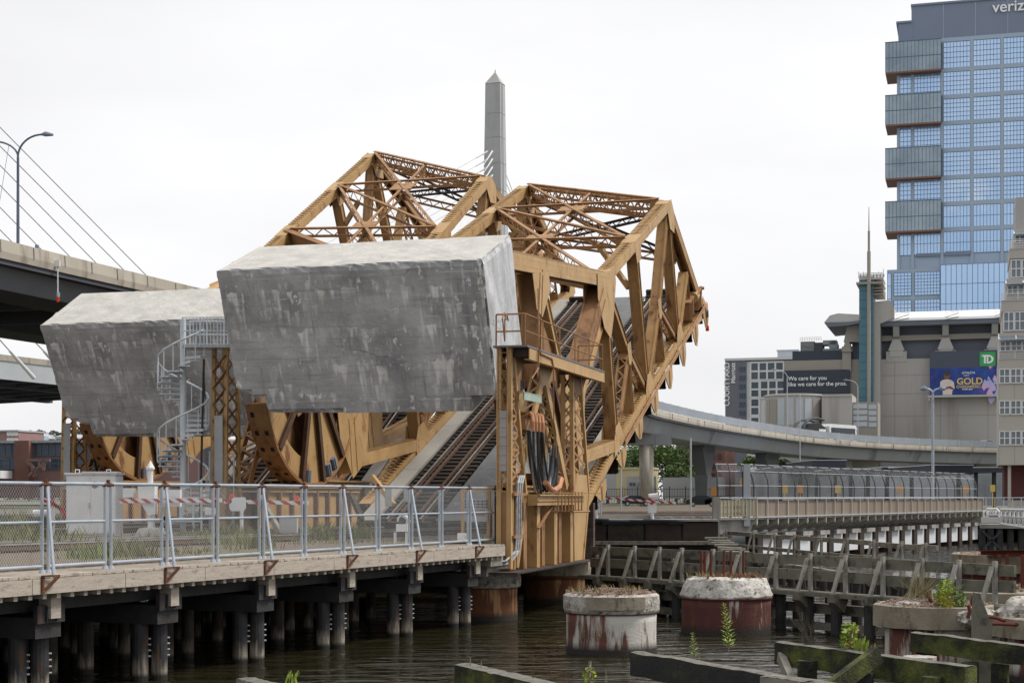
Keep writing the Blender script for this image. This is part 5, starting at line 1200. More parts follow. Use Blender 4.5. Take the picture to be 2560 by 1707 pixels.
# ================================================================== far bank
land = [(-500, 150), (-60, 150), (-24, 98), (-8, 94.3), (11.9, 94.3), (12, 97.5), (36.9, 139.8), (62, 152.8), (70, 153), (500, 152), (900, 880), (-900, 880)]
sheet('far_bank', land, 2.66, MT['earth'], 1.2)
sheet('station_yard', [(-6, 95.2), (11.8, 95.2), (12, 98), (30, 137), (60, 215), (10, 215), (-20, 130)], 2.70, MT['ballast'])
class Fac:                                                       # a facade plane along E, seen at pixel column px0 at depth Y0
    def __init__(s, px0, Y0): s.P = at(px0, HY, Y0); s.P.z = 0
    def s_(s, px): return E.dot(onplane(px, HY, s.P, D) - s.P)
    def z_(s, py, xr): return onplane(xr, py, s.P, D).z
    def w(s, sx, z, off=0): return s.P + E * sx + Z * z + D * off
    def p(s, px, py, off=0): q = onplane(px, py, s.P, D); return q + D * off
    def box(s, m, px0, px1, py0, py1, xr, o0, o1):
        a, b = s.s_(px0), s.s_(px1); z0, z1 = s.z_(py1, xr), s.z_(py0, xr); m.obox(s.w(a, z0, o0), E * (b - a), D * (o1 - o0), Z * (z1 - z0))
    def sz(s, m, a, b, z0, z1, o0, o1): m.obox(s.w(a, z0, o0), E * (b - a), D * (o1 - o0), Z * (z1 - z0))
def window(f, a, b, z0, z1, off, nx, nz, mats, root, name='window', bw=.16, fr=True):
    m = MB(); m.mi = 0; f.sz(m, a, b, z0, z1, off, off + .05); m.mi = 1
    for i in range(0 if fr else 1, nx + (1 if fr else 0)): x = a + (b - a) * i / nx; f.sz(m, x - bw * .5, x + bw * .5, z0, z1, off - .10, off - .004)
    for k in range(0 if fr else 1, nz + (1 if fr else 0)): z = z0 + (z1 - z0) * k / nz; f.sz(m, a, b, z - bw * .5, z + bw * .5, off - .085, off - .006)
    return part(name, m, mats, root)
# ------------------------------------------------------------------ glass office tower
f = Fac(2243, 471); r = thing('office_tower', 'tall blue glass office tower with dark crown and projecting balcony boxes', 'office tower', f.P)
s0, s1 = f.s_(2243), f.s_(2720); XR = 2360
m = MB(); f.sz(m, s0, s1, 2, f.z_(97, XR), 0, 42); part('wall', m, MT['slate_light'], r)
m = MB(); f.sz(m, f.s_(2279), s1, f.z_(97, XR), f.z_(9, XR), .6, 38); f.sz(m, f.s_(2277), s1, f.z_(9, XR), f.z_(4, XR), .2, 38); part('crown', m, MT['slate'], r)
m = MB(); f.sz(m, s0 + .3, f.s_(2279), f.z_(97, XR), f.z_(50, XR), .4, 38); f.sz(m, s0 - .3, f.s_(2279), f.z_(50, XR), f.z_(45, XR), .0, 38); part('crown', m, MT['slate'], r)
m = MB()
for k in range(6): x = f.s_(2279) + k * 9.0; f.sz(m, x - .08, x + .08, f.z_(96, XR), f.z_(10, XR), .5, .6)
part('crown_joints', m, MT['slate_light'], r)
cols = [2246, 2281.5, 2355, 2429.5, 2505, 2580, 2655, 2715]; rows = [102, 177, 244, 309.5, 377, 445, 511, 575, 640]
cs = [f.s_(c) for c in cols]; rz = [f.z_(y, XR) for y in rows]
for c in cs: m = MB(); f.sz(m, c - .42, c + .42, 2, rz[0], -.45, .0); part('column', m, MT['slate_light'], r)
for k, z in enumerate(rz[:-1]): m = MB(); f.sz(m, cs[0], cs[-1], z - .58, z + .58, -.42, -.0); part('spandrel', m, MT['slate_light'], r)
for i in range(len(cs) - 1):
    for k in range(len(rz) - 1):
        nx = (3, 8, 8, 8, 8, 8, 7)[i]; window(f, cs[i] + .45, cs[i + 1] - .45, rz[k + 1] + .6, rz[k] - .6, -.12, nx, 5 if k < 6 else 2, [MT['glass_blue'], MT['mullion']], r, 'window', .12)
# lower floors and flush curtain wall
m = MB(); f.sz(m, f.s_(2219), f.s_(2352), 2, f.z_(676, 2283), -3.0, 30); part('podium', m, MT['slate_light'], r)
for a_, b_, y0, y1, nx, nz in ((2236, 2279, 684, 741, 5, 7), (2288, 2350, 684, 741, 8, 7), (2236, 2279, 752, 812, 5, 6), (2288, 2350, 752, 812, 8, 6), (2219.5, 2229, 684, 812, 1, 4)): window(f, f.s_(a_), f.s_(b_), f.z_(y1, 2300), f.z_(y0, 2300), -3.1, nx, nz, [MT['glass_blue'], MT['mullion']], r, 'window', .12)
m = MB(); f.sz(m, f.s_(2352), f.s_(2715), 2, f.z_(667, XR), -4.2, 20); part('podium', m, MT['slate_light'], r)
window(f, f.s_(2352), f.s_(2715), 20, f.z_(667, XR), -4.3, 27, 9, [MT['glass_sky'], MT['mullion']], r, 'curtain_wall', .14)
m = MB(); f.sz(m, f.s_(2290), f.s_(2352), f.z_(640, XR), f.z_(632, XR), -.6, -.05); f.sz(m, f.s_(2362), f.s_(2428), f.z_(640, XR), f.z_(630, XR), -.6, -.05); part('canopy', m, MT['slate'], r)
for t_, b_ in ((115, 193), (246.5, 323), (378, 456), (510, 588)):
    a, b = f.s_(2215), f.s_(2353); z0, z1 = f.z_(b_, 2215), f.z_(t_, 2215)
    m = MB(); f.sz(m, a, b, z0 + .5, z1, -3.4, 9); o = part('balcony_box', m, MT['glass_green'], r)
    m = MB()
    for i in range(16): x = a + (b - a) * i / 15; f.sz(m, x - .06, x + .06, z0 + .5, z1, -3.5, -3.4)
    for i in range(1, 7): q = -3.4 + 12.4 * i / 7; f.sz(m, a - .1, a, z0 + .5, z1, q - .08, q + .08)
    f.sz(m, a - .1, b, (z0 + z1) / 2 - .1, (z0 + z1) / 2 + .1, -3.48, -3.4); f.sz(m, a - .1, b, z1 - .15, z1 + .1, -3.5, -3.4); sub('mullions', m, MT['mullion'], o)
    m = MB(); f.sz(m, a, b, z0, z0 + .5, -3.4, 9); sub('soffit', m, MT['soffit_red'], o)
    m = MB(); f.sz(m, f.s_(2354), b + .6, z0 + 1, z1 - .5, -1.0, -.5); part('box_return', m, MT['slate'], r)
tm = text_mb('verizon', 4.5, .25, 'LEFT', .03); place(tm, f.w(f.s_(2481), f.z_(32, 2481), .2), E, Z); part('lettering', tm, MT['letter_white'], r)
# ------------------------------------------------------------------ arena
f = Fac(2206, 320); XR = 2250; r = thing('arena', 'concrete sports arena with white curved roof, billboards and teal shaft', 'arena', f.P)
m = MB(); f.sz(m, f.s_(2190), f.s_(2680), 2.6, f.z_(897, XR), 0, 60); part('wall', m, MT['garden_wall'], r)
m = MB()
for x in (2237, 2351, 2470, 2580): f.sz(m, f.s_(x) - .05, f.s_(x) + .05, 2.6, f.z_(897, XR), -.03, -.003)
for y in (938, 984, 1040): f.sz(m, f.s_(2203), f.s_(2660), f.z_(y, XR) - .05, f.z_(y, XR) + .05, -.03, -.004)
part('panel_joints', m, MT['garden_tan'], r)
m = MB(); f.sz(m, f.s_(2200), f.s_(2680), f.z_(897, XR), f.z_(812, XR), 1.6, 58); part('upper_wall', m, MT['garden_grey'], r)
m = MB(); f.sz(m, f.s_(2204), f.s_(2680), f.z_(851, XR), f.z_(838, XR), .2, 1.6); part('ring_beam', m, MT['garden_tan'], r)
m = MB(); z0 = f.z_(806, XR); prof = [(-3.2, z0), (-3.0, z0 + .5), (-1.5, z0 + 1.4), (1, z0 + 2.0), (6, z0 + 2.7), (14, z0 + 3.2), (40, z0 + 3.4), (40, z0)]
m.prism([f.w(f.s_(2204), z, o) for o, z in prof], E * (f.s_(2680) - f.s_(2204))); part('roof', m, MT['roof_white'], r)
m = MB(); f.sz(m, f.s_(2203), f.s_(2681), z0 - .95, z0, -3.0, 2); part('eave', m, MT['garden_grey'], r)
for x in (2241, 2364, 2487, 2610):
    a = f.s_(x); m = MB(); m.prism([f.w(a - .6, z0 - .9, -2.2), f.w(a - .6, z0 - .9, 1.6), f.w(a - .6, f.z_(842, XR), 1.6), f.w(a - .6, f.z_(842, XR), -.4)], E * 1.2); o = part('roof_bracket', m, MT['roof_grey'], r)
    m = MB(); zt, zb = f.z_(848, XR), f.z_(876, XR); m.prism([f.w(a - .7, zt, -.3), f.w(a + .7, zt, -.3), f.w(a + 1.6, zb, -.3), f.w(a - 1.6, zb, -.3)], D * 1.8); f.sz(m, a - 1.3, a + 1.3, zb - 1.2, zb, -.2, 1.4); part('bracket_foot', m, MT['roof_grey'], r)
    m = MB()
    for (o0, q0), (o1, q1) in zip(prof[:6], prof[1:6]): m.bar(f.w(a, q0, o0 - .02), f.w(a + 2.5, q1 + .05, o1), .35, .08)
    part('roof_rib', m, MT['roof_grey'], r)
    m = MB(); f.sz(m, a - 2.0, a + 2.0, f.z_(905, XR), f.z_(878, XR), -.1, 1.5); part('pilaster', m, MT['garden_wall'], r)
# teal shaft and mast
m = MB(); f.box(m, 2152, 2187, 640 + 60, 1180, 2170, -5, 3); part('glass_shaft', m, MT['teal_glass'], r)
m = MB()
for k in range(24): z = 6 + k * 1.75; f.sz(m, f.s_(2152) - .02, f.s_(2187), z, z + .08, -5.04, -5.003)
part('shaft_joints', m, MT['board_slate'], r)
m = MB(); f.box(m, 2187, 2203, 760, 1180, 2187, -4, 4); m.prism([f.p(2186, 760, -3.9), f.p(2226, 756, -3.9), f.p(2238, 775, -3.9), f.p(2238, 800, -3.9), f.p(2200, 815, -3.9), f.p(2186, 815, -3.9)], D * 8); part('concrete_shaft', m, MT['garden_wall'], r)
m = MB(); f.box(m, 2146, 2212, 715, 720, 2170, -6.5, 4); 
for k in range(3): f.box(m, 2188, 2212, 727 + k * 7, 730 + k * 7, 2200, -5.5, 4)
part('platform', m, MT['garden_tan'], r)
m = MB(); f.box(m, 2152, 2212, 703, 708, 2170, -5.4, 3.4); part('platform', m, MT['roof_grey'], r)
m = MB(); za, zb = f.z_(703, 2170), f.z_(692, 2170); a, b = f.s_(2151), f.s_(2212)
for k in range(16): x = a + (b - a) * k / 15; m.bar(f.w(x, za, -5.3), f.w(x, zb + (rng.uniform(0, 1.2) if k % 3 == 0 else 0), -5.3), .10, .10, D); m.bar(f.w(x, za, -5.0), f.w(x, zb - .2, -5.0), .35 if k % 2 else .1, .2, D)
for z in (zb, (za + zb) / 2): m.bar(f.w(a, z, -5.3), f.w(b, z, -5.3), .09, .09)
part('antenna_rack', m, MT['roof_grey'], r)
m = MB(); q = f.p(2177, 1040, -6.2); m.tube(q, f.p(2177, 640, -6.2), .36, 10); m.tube(f.p(2177, 640, -6.2), f.p(2177, 590, -6.2), .24, 8); m.tube(f.p(2177, 590, -6.2), f.p(2177, 531, -6.2), .13, 8, .06); part('mast', m, MT['garden_tan'], r)
# left wing
m = MB(); f.box(m, 1963, 2152, 904, 1180, 1965, -2, 30); part('wing_wall', m, MT['garden_tan'], r)
m = MB(); f.box(m, 1983, 2107, 880, 904, 1983, -1.6, 10); part('roof_screen', m, MT['board_dark'], r)
m = MB(); f.box(m, 2108, 2130, 878, 930, 2110, -2.6, 4); f.box(m, 2106, 2134, 868, 882, 2110, -1.6, 3); part('pilaster', m, MT['garden_tan'], r)
m = MB(); f.box(m, 2131, 2152, 855, 905, 2131, -.8, 6); part('upper_wall', m, MT['garden_grey'], r)
m = MB(); m.prism([f.p(2066, 812, -5), f.p(2080, 795, -5), f.p(2100, 790, -5), f.p(2155, 793, -5), f.p(2155, 806, -5), f.p(2130, 816, -5), f.p(2075, 823, -5)], D * 20); part('roof_canopy', m, MT['roof_grey'], r)
m = MB(); m.prism([f.p(2066, 813, -5.3), f.p(2130, 811, -5.3), f.p(2152, 808, -5.3), f.p(2152, 815, -5.3), f.p(2126, 820, -5.3), f.p(2074, 824, -5.3)], D * 19); part('canopy_soffit', m, MT['garden_grey'], r)
m = MB(); m.prism([f.p(2120, 820, -3), f.p(2152, 815, -3), f.p(2152, 858, -3), f.p(2112, 858, -3)], D * 5); m.prism([f.p(2126, 858, -3), f.p(2116, 858, -3), f.p(2106, 882, -3), f.p(2132, 882, -3)], D * 4); part('roof_bracket', m, MT['garden_tan'], r)
for nm, mt, parts in (('cooling_tower', 'mech_dark', [(2000, 2035, 853, 880), (2035, 2056, 856, 880)]), ('chiller', 'mech_grey', [(2056, 2090, 851, 862), (2050, 2112, 872, 881)])):
    m = MB()
    for a, b, y0, y1 in parts: f.box(m, a, b, y0, y1, 2000, 1, 5)
    part(nm, m, MT[mt], r)
m = MB()
for k in range(8): f.box(m, 2002, 2034, 855.5 + k * 3, 856.7 + k * 3, 2000, .8, 1)
part('louvres', m, MT['roof_grey'], r)
m = MB(); q = f.p(2082, 862, 1); m.tube(q, q + D * 3, .95, 16); part('fan_housing', m, MT['mech_grey'], r)
m = MB(); a, b, zt = f.s_(1999), f.s_(2052), f.z_(843, 2000); zb = f.z_(853, 2000)
for k in range(10): x = a + (b - a) * k / 9; m.bar(f.w(x, zb, .9), f.w(x, zt, .9), .06, .06, D)
for z in (zt, (zt + zb) / 2): m.bar(f.w(a, z, .9), f.w(b, z, .9), .06, .06)
part('guard_rail', m, MT['roof_grey'], r)
# billboards: things of their own, hung on the arena
f1 = f
r = thing('billboard', 'dark billboard with the white words we care for you on the arena wing', 'billboard', f.p(2045, 987, -2.5))
m = MB(); f.box(m, 1962, 2127, 929, 987, 1965, -2.6, -2.05); part('board', m, MT['board_dark'], r)
h_ = f.z_(947, 1975) - f.z_(956, 1975)
tm = text_mb('We care for you', 1.13, .02, 'LEFT', .012); place(tm, f.w(f.s_(1974), f.z_(953, 1974), -2.63), E, Z); part('lettering', tm, MT['letter_white'], r)
tm = text_mb('like we care for the pros.', 1.13, .02, 'LEFT', .012); place(tm, f.w(f.s_(1974), f.z_(967.5, 1974), -2.63), E, Z); part('lettering', tm, MT['letter_white'], r)
r = thing('billboard', 'blue event billboard with gold title under a green bank logo, on the arena wall', 'billboard', f.p(2410, 988, -1.5))
m = MB(); f.box(m, 2325, 2560, 880, 922, 2330, -1.6, -.05); part('board', m, MT['board_slate'], r)
m = MB(); f.box(m, 2325, 2560, 922, 988, 2330, -1.6, -.05); part('event_picture', m, MT['ad_blue'], r)
m = MB(); f.box(m, 2320, 2560, 990, 995, 2330, -2.6, .0); f.box(m, 2322, 2326, 995, 1003, 2330, -2.5, -2.2); part('ledge', m, MT['roof_grey'], r)
m = MB(); f.box(m, 2449, 2488, 882, 917, 2450, -1.72, -1.605); part('logo_panel', m, MT['td_green'], r)
za, zb = f.z_(910, 2468), f.z_(889, 2468); hh = zb - za; sx = f.s_(2454.5); ww = f.s_(2483) - sx
def rct(m, a, b, z0, z1): f.sz(m, sx + ww * a, sx + ww * b, za + hh * z0, za + hh * z1, -1.78, -1.725)
m = MB(); rct(m, 0, .56, .82, 1); rct(m, .18, .34, 0, .82); part('logo_letter', m, MT['letter_white'], r)
m = MB(); ang = [math.radians(90 - 180 * i / 12) for i in range(13)]
outer = [(.56 + .46 * math.cos(q), .5 + .5 * math.sin(q)) for q in ang]; inner = [(.56 + .27 * math.cos(q), .5 + .32 * math.sin(q)) for q in ang]
W_ = lambda x, z: f.w(sx + ww * x, za + hh * z, -1.78)
for i in range(12): m.prism([W_(*outer[i]), W_(*outer[i + 1]), W_(*inner[i + 1]), W_(*inner[i])], D * .055)
rct(m, .42, .56, 0, .82); part('logo_letter', m, MT['letter_white'], r)
tm = text_mb('GOLD', 1.75, .02, 'LEFT', .03); place(tm, f.w(f.s_(2392), f.z_(962, 2392), -1.63), E, Z); part('lettering', tm, MT['gold'], r)
for s_, sz_, x_, y_, mt in (('OVERAMERICA', .78, 2391, 971.5, 'gold'), ('TOUR 2024', .40, 2405, 976, 'letter_white'), ('ATHLETA', .58, 2405, 936, 'letter_white'), ('presents', .30, 2409, 941, 'letter_white')): tm = text_mb(s_, sz_, .02, 'LEFT', .006); place(tm, f.w(f.s_(x_), f.z_(y_, x_), -1.63), E, Z); part('lettering', tm, MT[mt], r)
def disc(px, py, rx, rz, n=18): c = f.p(px, py, -1.64); return [c + E * rx * math.cos(2 * math.pi * i / n) + Z * rz * math.sin(2 * math.pi * i / n) for i in range(n)]
m = MB(); m.mi = 0; m.prism(disc(2368, 939, .62, .85), D * .02); m.prism([f.p(2365.5, 945, -1.645), f.p(2370.5, 945, -1.645), f.p(2371, 952, -1.645), f.p(2365, 952, -1.645)], D * .02)
m.mi = 2; m.prism([c + Z * .12 - D * .01 for c in disc(2368, 935.5, .66, .55)], D * .01); m.mi = 1
m.prism([f.p(x, y, -1.65) for x, y in ((2351, 956), (2356, 951.5), (2364, 949.5), (2372, 949.5), (2380, 952), (2385, 957), (2387, 972), (2381, 978), (2380, 988), (2357, 988), (2357, 978), (2350, 975))], D * .02); m.mi = 0
m.prism([f.p(x, y, -1.66) for x, y in ((2354, 972), (2376, 966), (2386, 973), (2384, 976), (2372, 972), (2356, 977))], D * .01)
part('person_picture', m, [MT['skin_print'], MT['shirt_print'], MT['board_dark']], r)
m = MB(); 
for k in range(26): q = f.p(2470 + rng.gauss(12, 12), 955 + rng.gauss(6, 14), -1.62 - .001 * k); z_ = rng.uniform(.15, .9); m.prism([q + E * z_, q + Z * z_ * 1.4, q - E * z_ * .6, q - Z * z_], D * .005)
part('sparkle_picture', m, MT['ad_light'], r)
# parking drum and ramps below the wing
fq = Fac(1977, 300); r = thing('parking_drum', 'round concrete parking ramp tower with pale panels before the arena', 'parking ramp', fq.P)
c = fq.P + D * 6; m = MB(); m.lathe(c, [(5.6, 2.6), (5.6, fq.z_(988, 1977)), (5.8, fq.z_(988, 1977)), (5.8, fq.z_(984, 1977)), (5.5, fq.z_(983, 1977))], 40); part('drum', m, MT['garden_wall'], r, False)
for k in range(9):
    q = math.radians(200 + k * 17.5); o = V((math.cos(q), math.sin(q), 0)); t_ = V((-o.y, o.x, 0)); m = MB(); m.obox(c + o * 5.58 - t_ * .7 + Z * (fq.z_(1062, 1977)), t_ * 1.35, o * .08, Z * (fq.z_(995, 1977) - fq.z_(1062, 1977))); part('pale_panel', m, MT['pale_panel'] if 1 < k < 6 else MT['garden_tan'], r)
m = MB(); fq.box(m, 2052, 2128, 986, 1180, 2052, 2, 14); fq.box(m, 2054, 2127, 984, 990, 2052, 1.8, 14); part('block', m, MT['garden_wall'], r)
m = MB(); fq.box(m, 2128, 2192, 1003, 1180, 2128, 3, 12); part('ramp_wall', m, MT['garden_tan'], r)
for k in range(4):
    m = MB(); fq.box(m, 2130, 2166, 1008 + k * 15, 1019 + k * 15, 2130, 2.85, 3); part('pale_panel', m, MT['pale_panel'], r); m = MB(); fq.box(m, 2169, 2189, 1010 + k * 15, 1021 + k * 15, 2130, 2.85, 3); part('pale_panel', m, MT['pale_panel'], r)
# ------------------------------------------------------------------ hotel
f = Fac(1813, 390); r = thing('hotel', 'grey hotel with white framed windows and vertical white name on its side', 'hotel', f.P)
m = MB(); f.box(m, 1813, 1866, 900, 1242, 1815, 0, 20); part('side_wall', m, MT['marriott'], r)
m = MB(); f.box(m, 1866, 2010, 903, 1242, 1870, .3, 18); part('wall', m, MT['marriott_white'], r)
m = MB(); f.box(m, 1812, 2012, 896, 902, 1815, -.3, 20); part('parapet', m, MT['marriott_white'], r)
m = MB(); f.box(m, 1940, 1992, 874, 897, 1940, 3, 14); f.box(m, 1938, 1994, 872, 875, 1940, 2.7, 14); part('penthouse', m, MT['pale_panel'], r)
for k in range(6):
    y = 917 + 22 * k; window(f, f.s_(1849), f.s_(1864), f.z_(y + 11, 1850), f.z_(y, 1850), -.06, 3, 1, [MT['glass_dark'], MT['mullion']], r, 'window', .12)
for (x0, x1, y0, y1, nx) in ((1876, 1959, 906, 950, 4), (1900, 1962, 952, 995, 3), (1876, 1898, 996, 1038, 1), (1876, 1898, 953, 993, 1), (1876, 1898, 1042, 1100, 1), (1876, 1901, 1118, 1138, 1), (1963, 1985, 906, 950, 1)): window(f, f.s_(x0), f.s_(x1), f.z_(y1, 1880), f.z_(y0, 1880), .18, nx, 2, [MT['glass_dark'], MT['frame_white']], r, 'window', .42)
for s_, sz_, x_, y_ in (('COURTYARD', 1.75, 1823.5, 1015), ('Marriott', 1.45, 1838, 958)):
    tm = text_mb(s_, sz_, .05, 'LEFT', .03); place(tm, f.w(f.s_(x_), f.z_(y_, x_), -.12), Z, -E); part('lettering', tm, MT['letter_white'], r)
# brick blocks and small buildings under the viaduct
f = Fac(1690, 330); r = thing('brick_building', 'red brick building with dark windows behind the viaduct piers', 'building', f.P)
m = MB(); f.box(m, 1690, 1812, 1075, 1245, 1700, 0, 15); part('wall', m, MT['brick'], r)
for i in range(7):
    for k in range(6): window(f, f.s_(1700 + i * 16), f.s_(1707 + i * 16), f.z_(1100 + k * 24, 1750), f.z_(1087 + k * 24, 1750), -.05, 1, 2, [MT['glass_dark'], MT['brick_dark']], r, 'window', .1)
f = Fac(1541, 260); r = thing('yard_building', 'low beige building with grey doors beneath the viaduct', 'building', f.P)
m = MB(); f.box(m, 1541, 1628, 1172, 1245, 1545, 0, 6); part('wall', m, MT['beige'], r); m = MB(); f.box(m, 1539, 1630, 1168, 1173, 1545, -.2, 6); part('roof', m, MT['beige'], r)
m = MB(); f.box(m, 1571, 1640, 1191, 1245, 1572, -1.2, 0); part('porch', m, MT['panel_grey'], r)
for x in (1577, 1600): window(f, f.s_(x), f.s_(x + 16), f.z_(1215, 1577), f.z_(1206, 1577), -1.26, 2, 1, [MT['glass_dark'], MT['panel_grey']], r, 'window', .05)
f = Fac(1490, 270); m = MB(); f.box(m, 1420, 1545, 1185, 1246, 1490, 0, 8); f.box(m, 1640, 1790, 1192, 1246, 1640, 6, 10); single('yard_wall', m, MT['far_grey'], 'dark grey wall of the rail yard beneath the viaduct', 'wall')
# ------------------------------------------------------------------ apartment block at the right edge
f = Fac(2497, 165); r = thing('apartment_block', 'stepped beige apartment block with white balcony rails, right edge', 'apartment block', f.P)
R_ = 2760
def lvl(x, y0, y1, o0=0, mt='condo', nm='wall'): m = MB(); f.box(m, x, R_, y0, y1, 2500, o0, 14); part(nm, m, MT[mt], r)
lvl(2543, 470, 556, 6, 'condo_grey'); lvl(2538, 556, 612, 5.0); lvl(2526, 610, 636, 3.4); lvl(2528, 636, 690, 3.6); lvl(2517, 690, 750, 2.4); lvl(2505, 747, 776, 1.2); lvl(2507, 776, 832, 1.4); lvl(2499, 832, 900, .8); lvl(2497, 897, 1162, 0)
def wrow(x, y0, y1, off, n=4, wpx=25):
    for k in range(n): window(f, f.s_(x + k * (wpx + 3)), f.s_(x + k * (wpx + 3) + wpx), f.z_(y1, 2500), f.z_(y0, 2500), off, 2, 2, [MT['glass_grey'], MT['frame_white']], r, 'window', .10)
wrow(2541, 572, 592, 4.9, 3); wrow(2530, 640, 684, 3.5); wrow(2520, 708, 730, 2.3); wrow(2510, 778, 824, 1.3); wrow(2501, 852, 876, .7); wrow(2499, 923, 958, -.06); wrow(2499, 1002, 1036, -.06); wrow(2499, 1078, 1112, -.06)
for x, y, off in ((2526, 600, 3.3), (2505, 737, 1.1), (2497, 886, -.1)):
    m = MB(); zt, zb = f.z_(y - 8, 2500), f.z_(y + 11, 2500); a = f.s_(x)
    for i in range(5): z = zb + (zt - zb) * i / 4; m.tube(f.w(a, z, off), f.w(a + 10, z, off), .035, 6); m.tube(f.w(a, z, off), f.w(a, z, off + 2), .035, 6)
    for i in range(7): m.tube(f.w(a + i * 1.6, zb, off), f.w(a + i * 1.6, zt, off), .035, 6)
    part('balcony_rail', m, MT['frame_white'], r)
for x, y0, y1, o0, o1 in ((2538, 556, 572, 4.4, 6), (2516, 690, 706, 1.8, 3.4), (2497, 832, 850, .0, 1.6)):
    m = MB(); a = f.s_(x); zt, zb = f.z_(y0, 2500), f.z_(y1, 2500); m.mi = 0; m.prism([f.w(a, zb, o0 - .6), f.w(a, zt, o1), f.w(a, zt - .08, o1), f.w(a, zb - .08, o0 - .6)], E * 10); m.mi = 1
    for i in range(6): m.bar(f.w(a + i * 1.7, zb + .03, o0 - .6), f.w(a + i * 1.7, zt + .03, o1), .12, .1)
    part('sloping_glazing', m, [MT['glass_green'], MT['frame_white']], r)
m = MB(); f.box(m, 2512, R_, 1162, 1250, 2500, 2.5, 14); part('ground_floor', m, MT['brick_dark'], r)
m = MB(); q = f.p(2524, 1250, .8); m.tube((q.x, q.y, 2.6), (q.x, q.y, f.z_(1162, 2500)), .17, 14); part('column', m, MT['concrete_light'], r)
m = MB()
for i in range(12): x = f.s_(2497) + i * 1.55; f.sz(m, x - .02, x + .02, f.z_(1160, 2500), f.z_(1114, 2500), -.02, -.003); f.sz(m, x - .02, x + .02, f.z_(1000, 2500), f.z_(960, 2500), -.02, -.003)
part('panel_joints', m, MT['garden_tan'], r)
# ================================================================== seawall of the far track bed
r = thing('seawall', 'dark stained seawall with horizontal ledges below the far rail yard', 'seawall', (4, 93, 0))
m = MB(); m.box(-8, 12.0, 93.2, 94.4, -.8, 2.62); part('wall', m, MT['wood_dark'], r)
for k in range(9): m = MB(); x0 = -7.5 + k * 2.18; m.box(x0, x0 + 2.05, 93.06, 93.2, 1.5, 2.55 - .05 * (k % 2)); part('wall_plate', m, MT['steel_dark'] if k % 3 else MT['wood_dark'], r)
m = MB(); m.box(-8, 12.0, 92.3, 93.2, 1.28, 1.48); part('ledge', m, MT['wood_grey'], r)
m = MB(); m.box(-8, 12.4, 91.6, 92.3, .3, .62); part('ledge', m, MT['wood_green'], r)
m = MB(); m.box(-8, 12.0, 92.9, 95, 2.62, 2.74); part('coping', m, MT['concrete'], r)
for k, (px, py, w_) in enumerate(((1500, 1302, 1.0), (1540, 1306, 1.6), (1600, 1305, 1.2), (1650, 1304, 2.0), (1690, 1306, 1.0))):
    m = MB(); c = at(px, py, 92.9); 
    for j in range(3): m.tube(c + V((-w_ / 2, -.1 * j, .08 * j - .05)), c + V((w_ / 2, -.1 * j, .05 * j - .02)), .07, 7)
    single('pipe_bundle', m, MT['fence_dark'], f'{ORD[k]} dark pipe bundle from the left on the seawall edge', 'pipes', 'pipe bundles on the seawall edge')
# yard tracks seen edge-on
for k in range(7):
    m = MB(); y = 96.5 + k * 5.0; a_, b_ = V((-4 + k * .5, y, 2.8)), V((13 + k * 3.6, y + 3.0 + k * .8, 2.8))
    for o in (0, 1.5): m.mi = 0; m.bar(a_ + V((0, o, 0)), b_ + V((0, o, 0)), .07, .14); 
    for q in range(26): c = a_ + (b_ - a_) * (q / 25); m.bar(c + V((.3, -.6, -.08)), c + V((-.1, 2.1, -.08)), .25, .08)
    single('yard_track', m, MT['rail_rust'] if k % 2 else MT['rail_top'], f'{ORD[k]} track of the far rail yard counted from the water', 'railway track', 'tracks of the far rail yard')
m = MB(); m.box(1.5, 8.2, 94.6, 95.0, 2.74, 2.98); single('pale_beam', m, MT['concrete_light'], 'long pale concrete beam lying at the seawall edge', 'beam')
for k, (px, y0, y1, lab) in enumerate(((1630, 1242, 1300, 'white gate machine with round top on the far track bed'), (1490, 1250, 1300, 'white gate machine close beside the tan tower foot'))):
    a = at(px, y1, 94.5); a.z = 2.74; b = at(px, y0, 94.5); r = thing('gate_machine', lab, 'barrier gate', a, 'white and red barrier gates')
    m = MB(); m.tube(a, V((a.x, a.y, b.z)), .12, 10); part('mast', m, MT['white_paint'], r)
    m = MB(); m.box(a.x - .25, a.x + .25, a.y - .2, a.y + .2, a.z + .35, a.z + .95); part('housing', m, MT['white_paint'], r)
    m = MB(); m.tube(V((a.x - .2, a.y, b.z)), V((a.x + .35, a.y, b.z + .05)), .2, 10); part('head', m, MT['white_paint'], r)
    if k == 0: part('gate_arm', gate_arm(at(1494, 1243, 94.4), at(1690, 1257, 94.2), .13, '', '', 9), [MT['white_paint'], MT['red_paint']], r); m = MB(); c = at(1620, 1246, 94.3); m.bar(c, c + Z * -.3 + V((.3, 0, 0)), .08, .2); part('counter_flag', m, MT['red_paint'], r)
